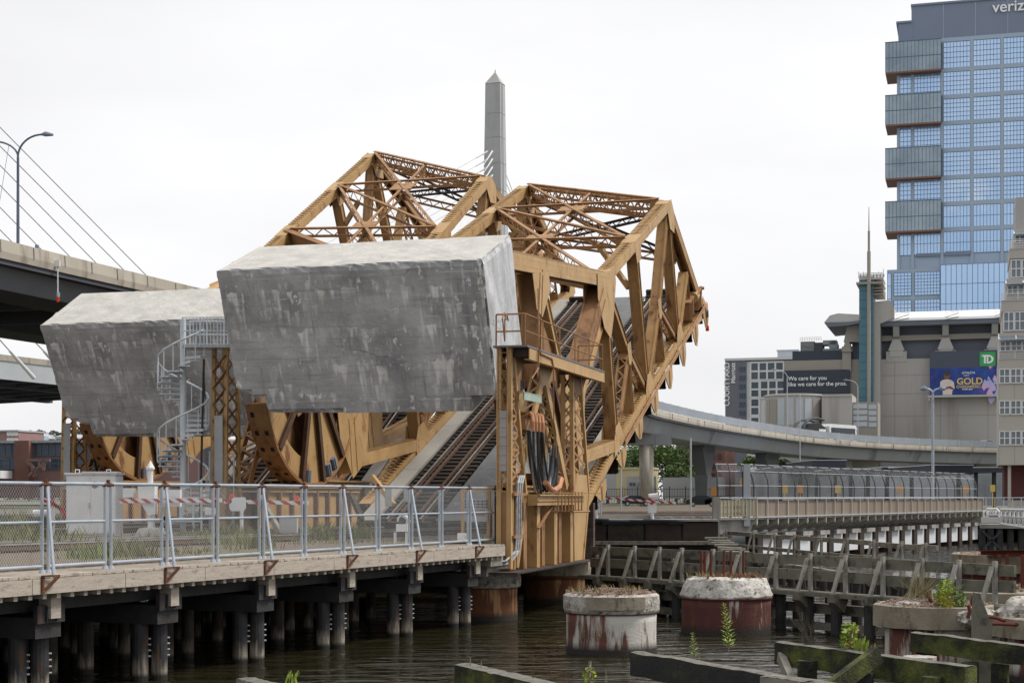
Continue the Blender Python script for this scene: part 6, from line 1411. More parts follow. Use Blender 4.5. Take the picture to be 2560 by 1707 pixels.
# ================================================================== seawalk with panelled railing, arched fence and piers
W0, W1, W2, W3 = V((12.1, 94.2, 0)), V((14.5, 95.2, 0)), V((40.4, 137.4, 0)), V((66, 150, 0))
zs = 2.80
r = thing('seawalk', 'curved concrete harbour walk with pale railing, brown panels and ribbed underside', 'seawalk', W1)
dW = (W2 - W1).normalized(); nW = V((-dW.y, dW.x, 0)); nW = nW if nW.y > 0 else -nW
m = MB(); m.prism([W0 + Z * (zs - .12), W1 + Z * (zs - .12), W2 + Z * (zs - .12), W3 + Z * (zs - .12), W3 + V((0, 4, zs - .12)), W2 + nW * 3.5 + Z * (zs - .12), W1 + V((-.6, 4, zs - .12)), W0 + V((0, 4, zs - .12))], Z * .12); part('slab', m, MT['concrete_light'], r)
m = MB(); m.prism([W0 + V((.1, .2, zs - .95)), W1 + V((-.3, .2, zs - .95)), W1 + V((-.05, .25, zs - .12)), W0 + V((.1, .2, zs - .12))], V((0, .6, 0))); part('fascia', m, MT['concrete'], r)
m = MB(); m.box(W0.x - .25, W0.x + .12, W0.y - .1, W0.y + .6, .2, zs + 1.25); part('end_post', m, MT['concrete'], r)
Lw = (W2 - W1).length; n = 30
m = MB(); a_ = W1 + nW * 1.3; m.prism([a_ + Z * (zs - .8), a_ + dW * Lw + Z * (zs - .8), a_ + dW * Lw + Z * (zs - .13), a_ + Z * (zs - .13)], nW * .3); part('edge_beam', m, MT['mech_dark'], r)
for i in range(n + 1):
    p = W1 + dW * (Lw * i / n); m = MB(); m.prism([p + Z * (zs - .14), p + Z * (zs - .34), p + nW * 1.28 + Z * (zs - .95), p + nW * 1.28 + Z * (zs - .14)], dW * .34); part('rib', m, MT['concrete_light'], r)
    m = MB(); q = p - nW * .06; m.bar(q + Z * (zs - .45), q + Z * (zs + 1.12), .07, .07, dW); part('rail_post', m, MT['galv_dull'] if False else MT['concrete_light'], r)
    if i < n:
        m = MB(); m.prism([p + nW * .03 + Z * (zs + .06), p + dW * (Lw / n) + nW * .03 + Z * (zs + .06), p + dW * (Lw / n) + nW * .03 + Z * (zs + 1.0), p + nW * .03 + Z * (zs + 1.0)], nW * .03); part('railing_panel', m, MT['wood_panel'], r)
m = MB(); m.bar(W1 - nW * .06 + Z * (zs + 1.15), W2 - nW * .06 + Z * (zs + 1.15), .1, .07); m.bar(W1 - nW * .06 + Z * (zs + .03), W2 - nW * .06 + Z * (zs + .03), .12, .08); part('top_rail', m, MT['galv_dull'], r)
dv = (W1 - W0); m = MB(); m.prism([W0 + Z * (zs + .08) + V((.1, 0, 0)), W1 + Z * (zs + .08), W1 + Z * (zs + 1.05), W0 + Z * (zs + 1.05) + V((.1, 0, 0))], V((0, .04, 0))); part('mural_panel', m, MT['beige'], r)
m = MB()
for k in range(9):
    c = W0 + dv * (.12 + .075 * k) + Z * (zs + .5) + V((0, -.015, 0)); m.path([c + V((-.08, 0, .3)), c + V((.05, 0, .12)), c + V((-.06, 0, -.05)), c + V((.06, 0, -.3))], .02, 4)
part('mural_marks', m, MT['wood_dark'], r)
m = MB()
for k in range(10): c = W0 + dv * (.08 + .095 * k) + V((0, -.06, 0)); m.bar(c + Z * (zs), c + Z * (zs + 1.15), .04, .04, dv)
m.bar(W0 + V((0, -.06, zs + 1.17)), W1 + V((0, -.06, zs + 1.17)), .08, .07); part('corner_railing', m, MT['galv_dull'], r)
d3 = (W3 - W2).normalized(); m = MB()
for k in range(14): c = W2 + d3 * (k * 1.0 + .4); m.bar(c + Z * zs, c + Z * (zs + 1.15), .06, .06, d3)
m.bar(W2 + Z * (zs + 1.15), W2 + d3 * 14 + Z * (zs + 1.15), .08, .07); m.bar(W2 + Z * (zs + .12), W2 + d3 * 14 + Z * (zs + .12), .05, .05); part('railing', m, MT['galv_dull'], r)
m = MB()
for k in range(20): c = W2 + d3 * (3.2 + k * .28) + V((0, .3, 0)); m.bar(c + Z * zs, c + Z * (zs + .75), .16, .05, V((0, 1, 0)))
part('slat_screen', m, MT['concrete_light'], r)
for k in range(16):
    p = W1 + dW * (1.6 + k * (Lw - 2) / 15.5) + nW * .55
    m = MB(); m.obox(p + Z * -.8, dW * .85, nW * .8, Z * (zs - .2 + .0)); part('pier', m, MT['wood_black'] if k % 1 else MT['concrete'] if False else MT['steel_dark'], r)
    m = MB(); q = p + dW * .95 + nW * .12; m.obox(q + Z * (.35), dW * 1.95, nW * .2, Z * 1.2); part('white_panel', m, MT['frame_white'] if False else MT['marriott_white'], r)
    m = MB(); m.obox(q + Z * 1.55 - nW * .3, dW * 1.75, nW * .5, Z * .28); part('ledge', m, MT['concrete'], r)
m = MB(); p = W1 + nW * 3.4; m.obox(p + Z * -.5, dW * (Lw + 1), nW * .4, Z * 2.7); part('back_wall', m, MT['far_grey'], r)
r = thing('arched_fence', 'tall chain link fence of arched grey hoops along the harbour walk', 'fence', W1 + Z * zs)
prof = [(0, 1.1), (0, 1.9), (.06, 2.3), (.25, 2.75), (.6, 3.08), (1.05, 3.2)]
for i in range(23):
    p = W1 + dW * (Lw * i / 22.6) + nW * .12; m = MB(); m.path([p + nW * a + Z * (zs + z) for a, z in [(0, 0)] + prof], .045, 6); part('hoop', m, MT['fence_dark'], r)
for k in range(3): p = W0 + dv * (k / 3) + V((0, .1, 0)); m = MB(); m.path([p + V((0, a, zs + z)) for a, z in [(0, 0)] + prof], .045, 6); part('hoop', m, MT['fence_dark'], r)
for a, z in ((0, 1.9), (.25, 2.75), (1.05, 3.2), (0, 1.2)):
    m = MB(); m.tube(W1 + nW * (.12 + a) + Z * (zs + z), W1 + dW * Lw * .975 + nW * (.12 + a) + Z * (zs + z), .022, 6); m.tube(W0 + V((0, .1 + a, zs + z)), W1 + V((0, .1 + a, zs + z)), .022, 6); part('fence_rail', m, MT['galv_dull'], r)
m = MB(); xs = [(0, 0)]; Pp = prof
for (a0, z0), (a1, z1) in zip(prof, prof[1:]):
    m.quad(W1 + nW * (.12 + a0) + Z * (zs + z0), W1 + dW * Lw * .975 + nW * (.12 + a0) + Z * (zs + z0), W1 + dW * Lw * .975 + nW * (.12 + a1) + Z * (zs + z1), W1 + nW * (.12 + a1) + Z * (zs + z1)); m.quad(W0 + V((0, .1 + a0, zs + z0)), W1 + V((0, .1 + a0, zs + z0)), W1 + V((0, .1 + a1, zs + z1)), W0 + V((0, .1 + a1, zs + z1)))
part('wire_mesh', m, MT['chainlink_far'], r)
c = W1 + V((-.55, -.2, 0)); m = MB(); m.box(c.x - .18, c.x + .20, c.y, c.y + .2, zs - .5, zs + 3.2); single('grey_panel_post', m, MT['pale_panel'], 'pale grey panel post at the corner of the harbour walk', 'panel post')
# notices and small things on the walk
for k, (px, py, mt) in enumerate(((1962, 1222, 'sign_yellow'), (2001, 1222, 'sign_orange'), (2095, 1222, 'sign_yellow'), (2250, 1222, 'sign_orange'), (2414, 1222, 'sign_orange'), (2482, 1220, 'sign_yellow'), (1775 + 83, 1205, 'sign_orange'), (1786, 1228, 'sign_orange'))):
    c = at(px, py, 118 + (px - 1960) * .045); m = MB(); m.box(c.x - .22, c.x + .22, c.y, c.y + .04, c.z - .3, c.z + .3); m.tube(V((c.x, c.y + .06, 2.7)), V((c.x, c.y + .06, c.z + .2)), .04, 6); single('warning_sign', m, MT[mt], f'{ORD[k]} orange or yellow sign behind the arched fence', 'sign', 'coloured signs behind the arched fence')
# white gangway at the right edge
r = thing('gangway', 'white metal gangway with truss rails on a dark trestle, right edge', 'gangway', at(2460, 1310, 120))
a, b, c_, d_ = at(2457, 1310, 121), at(2505, 1310, 119), at(2457, 1270, 121), at(2505, 1272, 119)
m = MB(); m.path([at(2468, 1298, 121), at(2459, 1290, 121), at(2459, 1280, 121), at(2468, 1272, 121), at(2492, 1272, 119.5), at(2498, 1278, 119.4), at(2498, 1306, 119.4)], .09, 6); m.tube(at(2468, 1304, 121), at(2468, 1272, 121), .09, 6)
for x in (2476, 2482, 2489): m.tube(at(x, 1286, 120.2), at(x, 1272, 120.2), .06, 6)
m.tube(at(2468, 1286, 121), at(2498, 1286, 119.4), .08, 6); m.bar(at(2455, 1299, 121), at(2505, 1299, 119), .2, .45); part('landing_rail', m, MT['frame_white'], r)
for o in (0, 1.6):
    m = MB(); A_, B_, C_, D2 = at(2503, 1309, 119 + o), at(2640, 1330, 108 + o), at(2503, 1273, 119 + o), at(2640, 1276, 108 + o)
    m.tube(A_, B_, .12, 6); m.tube(C_, D2, .12, 6); m.tube(A_ + (C_ - A_) * .55, B_ + (D2 - B_) * .55, .07, 6)
    for k in range(13):
        p, q = A_ + (B_ - A_) * (k / 12), C_ + (D2 - C_) * (k / 12); m.tube(p, q, .07, 6)
        if k < 12: q2 = C_ + (D2 - C_) * ((k + 1) / 12); m.tube(p, q2, .08, 6)
    part('truss_rail', m, MT['frame_white'], r)
m = MB(); m.obox(at(2503, 1309, 119), at(2640, 1330, 108) - at(2503, 1309, 119), V((.2, 1.6, 0)), Z * .12); part('gangway_deck', m, MT['panel_grey'], r)
r = thing('gangway_trestle', 'dark steel trestle with concrete top holding the white gangway', 'trestle', at(2480, 1370, 122))
m = MB(); q = at(2452, 1320, 121.5); m.obox(q - Z * .0, V((3.2, -1.2, 0)), V((.5, 2, 0)), Z * .32); part('top_slab', m, MT['concrete'], r)
for x in (2457, 2478, 2501, 2528, 2555): c = at(x, 1322, 121); m = MB(); m.box(c.x - .2, c.x + .2, c.y, c.y + .4, -.5, c.z); part('pile', m, MT['wood_black'], r)
m = MB(); m.bar(at(2457, 1328, 120.9), at(2502, 1372, 120.9), .1, .15); m.bar(at(2502, 1328, 120.9), at(2457, 1372, 120.9), .1, .15); part('brace', m, MT['fence_dark'], r)
# ================================================================== viaduct: one curved elevated road
VP = [V((-39.2, 40, 17.3)), V((-32.4, 60, 17.2)), V((-25.6, 80, 16.94)), V((-20.2, 96, 16.9)), V((-11, 123, 16.9)), V((-2, 150, 16.9)), V((8, 178, 16.7)), V((14.8, 199, 16.3)), at(1640, 1022, 216), at(1700, 1037, 228), at(1760, 1050, 239), at(1830, 1063, 250), at(1900, 1074, 261), at(2000, 1089, 274), at(2100, 1100, 285), at(2200, 1107, 293), at(2300, 1112, 300), at(2400, 1116, 305), at(2500, 1119, 309), at(2650, 1122, 314)]
def smooth(pts, k=3):
    out = []
    for i in range(len(pts) - 1):
        p0, p1, p2, p3 = pts[max(i - 1, 0)], pts[i], pts[i + 1], pts[min(i + 2, len(pts) - 1)]
        for j in range(k):
            t = j / k; out.append(.5 * ((2 * p1) + (p2 - p0) * t + (2 * p0 - 5 * p1 + 4 * p2 - p3) * t * t + (3 * p1 - p0 - 3 * p2 + p3) * t ** 3))
    return out + [pts[-1]]
VS = smooth(VP)
def nrm(i): d = (VS[min(i + 1, len(VS) - 1)] - VS[max(i - 1, 0)]); d.z = 0; d.normalize(); return V((-d.y, d.x, 0))
VN = [nrm(i) for i in range(len(VS))]
def sweep(m, prof, i0, i1):                                       # prof(i) -> list of (out, dz); out along the far-side normal
    n = len(prof(i0)); vs = []
    for i in range(i0, i1 + 1):
        for o, dz in prof(i): vs.append(VS[i] + VN[i] * o + Z * dz)
    fs = []
    for i in range(i1 - i0):
        for k in range(n): fs.append((i * n + k, i * n + (k + 1) % n, (i + 1) * n + (k + 1) % n, (i + 1) * n + k))
    fs += [tuple(range(n)), tuple(range((i1 - i0) * n, (i1 - i0 + 1) * n))]
    m._add(vs, fs)
SGN = 1 if VN[6].x < 0 else -1
iL = 20; N1_ = len(VS) - 1
wid = lambda i: 18.0 if i < 15 else max(10.0, 18.0 - (i - 15) * .9)
r = thing('viaduct', 'curving elevated road on steel girders, with concrete parapet and noise screen', 'viaduct', VS[12])
m = MB(); sweep(m, lambda i: [(0, 0), (.35, 0), (.45, -.95), (0, -.95), (-.05, -.6)], 0, N1_); part('parapet', m, MT['barrier'], r)
m = MB(); sweep(m, lambda i: [(wid(i) - .35, 0), (wid(i), 0), (wid(i), -.95), (wid(i) - .45, -.95)], 0, N1_); part('parapet', m, MT['barrier'], r)
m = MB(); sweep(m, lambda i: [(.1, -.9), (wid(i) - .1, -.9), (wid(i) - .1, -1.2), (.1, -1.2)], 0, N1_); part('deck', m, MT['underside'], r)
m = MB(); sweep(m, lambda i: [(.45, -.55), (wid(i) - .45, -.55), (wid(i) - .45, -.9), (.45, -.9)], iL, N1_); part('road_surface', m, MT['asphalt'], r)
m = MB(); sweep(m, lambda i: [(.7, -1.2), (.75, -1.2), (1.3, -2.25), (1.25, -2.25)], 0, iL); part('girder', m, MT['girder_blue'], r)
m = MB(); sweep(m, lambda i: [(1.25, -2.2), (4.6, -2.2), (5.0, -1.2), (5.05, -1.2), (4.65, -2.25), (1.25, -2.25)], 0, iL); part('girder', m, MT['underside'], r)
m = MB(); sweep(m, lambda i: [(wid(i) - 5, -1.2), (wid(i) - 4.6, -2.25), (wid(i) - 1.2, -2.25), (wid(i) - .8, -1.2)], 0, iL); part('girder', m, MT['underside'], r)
for i in range(0, iL, 1):
    m = MB(); a, b = VS[i] + VN[i] * 4.9 - Z * 1.7, VS[i] + VN[i] * (wid(i) - 4.7) - Z * 1.7; m.bar(a, b, .4, .9); part('cross_beam', m, MT['underside'], r)
m = MB(); sweep(m, lambda i: [(.9, -1.2), (1.7, -3.1), (wid(i) - 1.7, -3.1), (wid(i) - .9, -1.2)], iL, N1_); part('box_girder', m, MT['viaduct_box'], r)
pts = []; 
for i in range(iL - 1, N1_):
    d = VS[i + 1] - VS[i]; k = max(1, int(d.length / 3.0))
    for j in range(k): pts.append((VS[i] + d * (j / k), VN[i]))
m = MB()
for p, q in pts: m.bar(p + q * .2, p + q * .2 + Z * 1.35, .09, .09, q)
o = part('screen_posts', m, MT['galv_dull'], r); o['kind'] = 'stuff'
m = MB(); sweep(m, lambda i: [(.16, .1), (.20, .1), (.20, 1.25), (.16, 1.25)], iL - 1, N1_); part('noise_screen', m, MT['screen'], r)
m = MB()
for p, q in pts[::2]: m.bar(p - q * .07 - Z * .1, p - q * .07 - Z * .85, .05, .10, q)
o = part('parapet_joints', m, MT['concrete'], r); o['kind'] = 'stuff'
m = MB()
for i in range(0, iL): 
    for t in (0, .5): p = VS[i] + (VS[i + 1] - VS[i]) * t; m.bar(p - VN[i] * .03 - Z * .05, p - VN[i] * .07 - Z * .62, .05, .06, VN[i])
part('parapet_joints', m, MT['concrete'], r)
def vat(px):                                                      # viaduct edge point in view column px
    for i in range(len(VS) - 1):
        a, b = CX + FPX * VS[i].x / VS[i].y, CX + FPX * VS[i + 1].x / VS[i + 1].y
        if a <= px <= b: t = (px - a) / (b - a); return VS[i] + (VS[i + 1] - VS[i]) * t, VN[i], i
    return VS[-1], VN[-1], len(VS) - 1
for k, (px, sty) in enumerate(((1665, 'T'), (1833, 'F'), (1985, 'F'), (2133, 'F'), (2450, 'F'))):
    p, q, i = vat(px); w_ = wid(i); c = p + q * (w_ * .5); c.z = 2.6; zt = p.z - 3.1; d = V((q.y, -q.x, 0))
    r = thing('viaduct_pier', ('pale concrete pier with a wide crosshead under the left bend of the viaduct' if k == 0 else f'dark flared viaduct pier, {ORD[k - 1]} from the left of the flared ones'), 'pier', c, 'piers of the viaduct')
    m = MB()
    if sty == 'T':
        c2_ = at(1660, 1239, p.y - .0); c2_.z = 2.6; c2_ = c2_ + q * 2.5
        m.lathe(c2_, [(1.0, 0), (1.0, zt - 3.9)], 20); part('shaft', m, MT['barrier'], r, True); m = MB(); m.obox(c2_ - V((5.2, 1.0, -(zt - 4.1))), V((8.6, 0, 0)), V((0, 2.4, 0)), Z * 1.5); part('crosshead', m, MT['viaduct_box'], r)
    else:
        zz = zt - 2.6; e1, e2 = 2.0, 1.2
        for (z0, z1, w0, w1) in ((0, zz - 4.6, .9, .9), (zz - 4.6, zz - 1.0, .9, 2.7), (zz - 1.0, zz, 2.7, 2.5)):
            m.box8([c + d * (-w0) - q * .9 + Z * z0, c + d * w0 - q * .9 + Z * z0, c + d * w0 + q * .9 + Z * z0, c + d * (-w0) + q * .9 + Z * z0, c + d * (-w1) - q * 1.1 + Z * z1, c + d * w1 - q * 1.1 + Z * z1, c + d * w1 + q * 1.1 + Z * z1, c + d * (-w1) + q * 1.1 + Z * z1])
        part('flared_shaft', m, MT['far_grey'] if False else MT['pier_dark'], r)
# navigation light under the left span
c = VS[7]; p, q, i = vat(137); r = thing('navigation_light', 'red navigation lamp hanging on a white rod from the left viaduct girder', 'navigation light', p)
p = p - q * .15; m = MB(); m.box(p.x - .3, p.x + .12, p.y - .1, p.y + .05, p.z - .75, p.z - .4); m.tube(p - Z * .6, p - Z * 2.15, .035, 6); part('rod', m, MT['white_paint'], r); m = MB(); m.tube(p - Z * 2.1, p - Z * 2.35, .11, 10); part('lamp_head', m, MT['galv'], r); m = MB(); m.tube(p - Z * 2.35, p - Z * 2.6, .1, 10, .06); part('lens', m, MT['red_lamp'], r)
def lamp(name, base, h, arms, label, mat='lamp_blue', r_=.09, head=.5):
    r = thing(name, label, 'street lamp', base, 'street lamps'); m = MB(); m.tube(base, base + Z * h, r_, 8, r_ * .8); part('pole', m, MT[mat], r); t = base + Z * h
    for dx, dz, dy in arms:
        pts = [t + V((dx * (1 - math.cos(u)), dy * (1 - math.cos(u)), dz * math.sin(u))) for u in [math.pi / 2 * i / 10 for i in range(11)]]; m = MB(); m.path(pts, r_ * .6, 6); part('arm', m, MT[mat], r)
        s = 1 if dx > 0 else -1; m = MB(); m.path([pts[-1] - V((s * .1, 0, 0)), pts[-1] + V((s * head * .3, 0, .03)), pts[-1] + V((s * head, 0, -.02))], [r_ * .5, r_ * 1.6, r_ * .7], 8); part('lamp_head', m, MT['slate'], r)
    return r
p, q, i = vat(51); b_ = p + q * .2; zt = at(55, 393, b_.y).z; lamp('street_lamp', b_, zt - b_.z, [(1.25, 1.15, 0), (-1.25, .80, 0)], 'tall blue grey street lamp with two curved arms on the left viaduct', r_=.085, head=.55)
p, q, i = vat(316); m = MB(); m.tube(p + q * 6, p + q * 6 + Z * 1.65, .06, 6); m.tube(p + q * 6 + Z * 1.35, p + q * 6 + Z * 1.75, .12, 8); single('lamp_stub', m, MT['slate'], 'short dark post on the left viaduct beside the rightmost cable', 'post')
for px, y0, dx, lab in ((1972, 925, -2.0, 'slim grey lamp with arm to the left before the dark billboard'), (2148, 950, -1.9, 'slim grey lamp before the teal shaft of the arena')):
    p, q, i = vat(px); b_ = p + q * .3; zt = at(px, y0 + 18, b_.y).z; lamp('street_lamp', b_, zt - b_.z, [(dx, 1.3, 0)], lab, 'galv_dull', .10, .7)
p = at(2332, 1250, 150); p.z = 2.7; lamp('street_lamp', p, at(2332, 985, 150).z - 2.7, [(-.6, .5, 0), (.6, .5, 0)], 'tall pale light pole rising from the harbour walk to the blue billboard', 'galv', .16, .6)
# vehicles on the viaduct
p, q, i = vat(2105); d = V((q.y, -q.x, 0)); d = d if d.x > 0 else -d; b_ = p + q * 2.6 - Z * .5
def vbox(m, o, l0, l1, w0, w1, z0, z1): m.obox(b_ + d * l0 + q * w0 + Z * z0, d * (l1 - l0), q * (w1 - w0), Z * (z1 - z0))
r = thing('coach_bus', 'white coach bus with dark windows on the viaduct before the arena', 'bus', b_)
m = MB(); m.prism([b_ + q * .0 + Z * .5, b_ + d * 9.2 + Z * .5, b_ + d * 9.4 + Z * 1.5, b_ + d * 9.2 + Z * 3.0, b_ + d * 8.8 + Z * 3.5, b_ + d * .4 + Z * 3.55, b_ + Z * 3.1], q * 2.4); part('body', m, MT['white_paint'], r)
m = MB(); vbox(m, 0, .5, 8.6, -.03, -.005, 1.7, 2.9); part('window', m, MT['car_glass'], r); m = MB(); m.prism([b_ + d * 9.3 + Z * 1.4 - q * .0, b_ + d * 9.42 + Z * 1.5, b_ + d * 9.22 + Z * 2.7, b_ + d * 9.0 + Z * 2.7], q * 2.4); part('windscreen', m, MT['car_glass'], r)
for l in (1.8, 7.4): m = MB(); c = b_ + d * l + Z * .5 - q * .03; m.tube(c, c + q * .3, .5, 14); part('wheel', m, MT['black_paint'], r)
b_ = b_ - d * 8.6
r = thing('hauler_truck', 'dark truck with round hopper and white plate ahead of the white bus', 'truck', b_)
m = MB(); m.prism([b_ + Z * 1.0, b_ + d * 7.8 + Z * 1.0, b_ + d * 7.6 + Z * 2.6, b_ + d * 5.5 + Z * 3.6, b_ + d * 3.6 + Z * 3.4, b_ + d * 2.9 + Z * 2.6, b_ + Z * 2.3], q * 2.3); part('body', m, MT['black_paint'], r)
m = MB(); m.path([b_ + d * l + Z * z for l, z in ((.2, 2.4), (1.0, 3.6), (2.5, 4.2), (4.5, 4.4), (6.8, 4.1))], .22, 6); m.path([b_ + d * l + Z * z + q * 2 for l, z in ((.2, 2.4), (1.0, 3.4), (2.5, 4.0), (4.5, 4.2), (6.8, 3.9))], .22, 6); part('hopper_arm', m, MT['mech_dark'], r)
m = MB(); vbox(m, 0, 5.2, 7.4, -.05, -.005, 1.75, 2.5); part('white_plate', m, MT['white_paint'], r)
for l in (1.2, 5.6, 6.8): m = MB(); c = b_ + d * l + Z * .5 - q * .03; m.tube(c, c + q * .3, .5, 14); part('wheel', m, MT['black_paint'], r)
def car(b, d, q, mat, label, sc_=1.0):
    r = thing('parked_car', label, 'car', b)
    W = lambda l, z: b + d * l * sc_ + Z * z * sc_
    m = MB(); m.prism([W(0, .35), W(4.4, .35), W(4.45, .75), W(3.5, .95), W(2.7, 1.42), W(1.2, 1.45), W(.3, .95), W(0, .85)], q * 1.75); part('body', m, MT[mat], r)
    m = MB(); m.prism([W(.75, .98) - q * .01, W(3.2, .98) - q * .01, W(2.6, 1.36) - q * .01, W(1.25, 1.38) - q * .01], q * .02); part('window', m, MT['car_glass'], r)
    for l in (.9, 3.5): m = MB(); c = W(l, .35) - q * .02; m.tube(c, c + q * .22, .34 * sc_, 14); wv = part('wheel', m, MT['black_paint'], r); m = MB(); m.tube(c - q * .012, c - q * .002, .2 * sc_, 10); sub('rim', m, MT['galv'], wv)
    return r
p, q, i = vat(2474); d = V((q.y, -q.x, 0)); d = d if d.x > 0 else -d; car(p + q * 2.2 + Z * .1, d, q, 'white_paint', 'white car on the viaduct beside the apartment block')
p = at(1553, 1239, 215); p.z = 2.7; car(p, V((.97, .24, 0)), V((-.24, .97, 0)), 'black_paint', 'black car parked by the beige building under the viaduct', 1.0)
for k, px in enumerate((1715, 1762)): p = at(px, 1239, 205); p.z = 2.7; car(p, V((1, 0, 0)), V((0, 1, 0)), 'black_paint', ('dark car parked behind the yard fence, left of a pair', 'dark car parked behind the yard fence, nearest the arched fence')[k])
# yard fence and poles
r = thing('yard_fence', 'black iron yard fence under the viaduct, left of the arched fence', 'fence', at(1650, 1245, 108)); a, b = at(1440, 1242, 262), at(1830, 1242, 250); a.z = b.z = 2.7
m = MB()
for k in range(60): p = a + (b - a) * (k / 59); m.bar(p, p + Z * (2.6 if k % 6 else 2.9), .05 if k % 6 else .16, .05, D)
part('pickets', m, MT['fence_dark'], r).__setitem__('kind', 'stuff'); m = MB()
for z in (.15, 1.3, 2.5): m.bar(a + Z * z, b + Z * z, .06, .08)
part('fence_rail', m, MT['fence_dark'], r)
for k, (px, y0, Y) in enumerate(((1502, 1185, 106), (1553, 1140, 150), (1727, 1095, 140), (2000, 985, 250))):
    p = at(px, 1240, Y); p.z = 2.7; m = MB(); m.tube(p, V((p.x, p.y, at(px, y0, Y).z)), .08, 6); single('utility_pole', m, MT['galv_dull'], ('thin pole beside the tan floor beams of the leaf', 'thin pole between the trees under the viaduct', 'thin grey pole in front of the red brick building', 'slim pole in front of the round parking drum')[k], 'pole')
# platform canopies and a solid box for the shaded station throat
m = MB(); a = at(1950, 1239, 235); m.box(at(1940, 1239, 235).x, at(2560, 1239, 235).x, 235, 260, 2.6, at(2200, 1176, 235).z); single('station_hall', m, MT['hall_shade'], 'solid grey box standing for the shaded station hall beneath the arena', 'station hall')  # inner shade of the open hall put into the colour of this box
for k, (x0, x1, y0, y1, Y) in enumerate(((1937, 2030, 1168, 1177, 190), (2030, 2115, 1150, 1180, 215), (2115, 2202, 1171, 1184, 185), (2208, 2310, 1167, 1180, 200), (2326, 2432, 1162, 1186, 180), (2432, 2520, 1168, 1180, 190))):
    a, b = at(x0, y1, Y), at(x1, y1, Y); t = at(x0, y0, Y).z; r = thing('platform_canopy', f'{ORD[k]} dark flat platform canopy from the left, below the viaduct', 'canopy', V((a.x, a.y, 2.7)), 'platform canopies')
    m = MB(); m.box(a.x, b.x, Y, Y + 20, a.z, t - .05); part('canopy', m, MT['board_dark'], r); m = MB(); m.box(a.x - .1, b.x + .1, Y - .1, Y + 20, t - .05, t + .06); part('roof_edge', m, MT['pale_panel'], r)
    m = MB()
    for x in (a.x + 1, b.x - 1): m.box(x - .2, x + .2, Y + 2, Y + 2.4, 2.6, a.z)
    part('column', m, MT['fence_dark'], r)
for k in range(7): px = 1900 + k * 85; c = at(px, 1228, 165); m = MB(); m.box(c.x - 1.2, c.x + 1.2, c.y, c.y + .3, 2.6, 3.5 + (k % 2) * .3); single('platform_barrier', m, MT['far_grey'] if k % 2 else MT['concrete'], f'{ORD[k]} low grey barrier from the left behind the arched fence', 'barrier', 'barriers behind the arched fence')
# trees
def tree(px, py, Y, R, h, n, label, size=.33, mats=('tree_leaf', 'tree_leaf', 'leaf')):
    c = at(px, py, Y); base = V((c.x, c.y, 2.6)); r = thing('tree', label, 'tree', base, 'trees under the viaduct')
    m = MB(); m.tube(base, base + Z * (c.z - 2.6), .28, 8, .14)
    for k in range(6): a_ = rng.uniform(0, 6.28); m.tube(base + Z * (c.z - 2.6) * rng.uniform(.4, .9), c + V((math.cos(a_) * R * .6, math.sin(a_) * R * .5, rng.uniform(-.2, .5) * h)), .10, 6, .03)
    part('trunk', m, MT['bark'], r)
    m = MB(); K = 16
    for k in range(K):
        u = V((rng.uniform(-1, 1), rng.uniform(-1, 1), rng.uniform(-.8, 1))); u = u / max(1, u.length) * rng.uniform(.3, 1)
        s_ = rng.uniform(.25, .5); m.mi = k % len(mats); m.leafcloud(c + V((u.x * R * .75, u.y * R * .7, u.z * h * .6)), (R * s_, R * s_, h * s_ * .7), n // K, size, .15)
    part('crown', m, [MT[k] for k in mats], r)
tree(1520, 1165, 300, 6, 5.2, 3000, 'leafy tree between the leaf and the pale viaduct pier', .26); tree(1585, 1150, 305, 5.5, 6.0, 3000, 'tall leafy tree left of the pale viaduct pier', .26); tree(1712, 1165, 310, 5.5, 7.5, 3000, 'leafy tree just right of the pale viaduct pier', .26)
tree(1752, 1202, 280, 3.2, 3.2, 1200, 'bright low tree before the red brick building', .2, ('leaf', 'tree_leaf')); tree(1872, 1158, 290, 2.6, 1.9, 1300, 'tree between the first two flared viaduct piers', .24); tree(1945, 1158, 292, 2.6, 1.9, 1300, 'tree left of the second flared viaduct pier', .24)
tree(1470, 1190, 300, 6, 5, 2600, 'tree half hidden behind the tan floor beams', .26)
tree(1640, 1150, 320, 7, 7, 4200, 'tall leafy tree behind the beige yard building', .3); tree(1690, 1190, 290, 4.5, 4.5, 2600, 'rounded tree at the foot of the red brick building', .26); tree(1560, 1180, 330, 7, 6, 3600, 'broad leafy tree behind the left half of the beige building', .3)
m = MB(); 
for k in range(70):
    px = -150 + k * 42; c = at(px, 1225 - rng.uniform(0, 14), 560); m.leafcloud(V((c.x, 560, 5)), (5, 4, rng.uniform(3, 6)), 90, .9, .1)
single('far_woods', m, MT['far_green'], 'far hazy line of trees along the horizon', 'trees', kind='stuff')
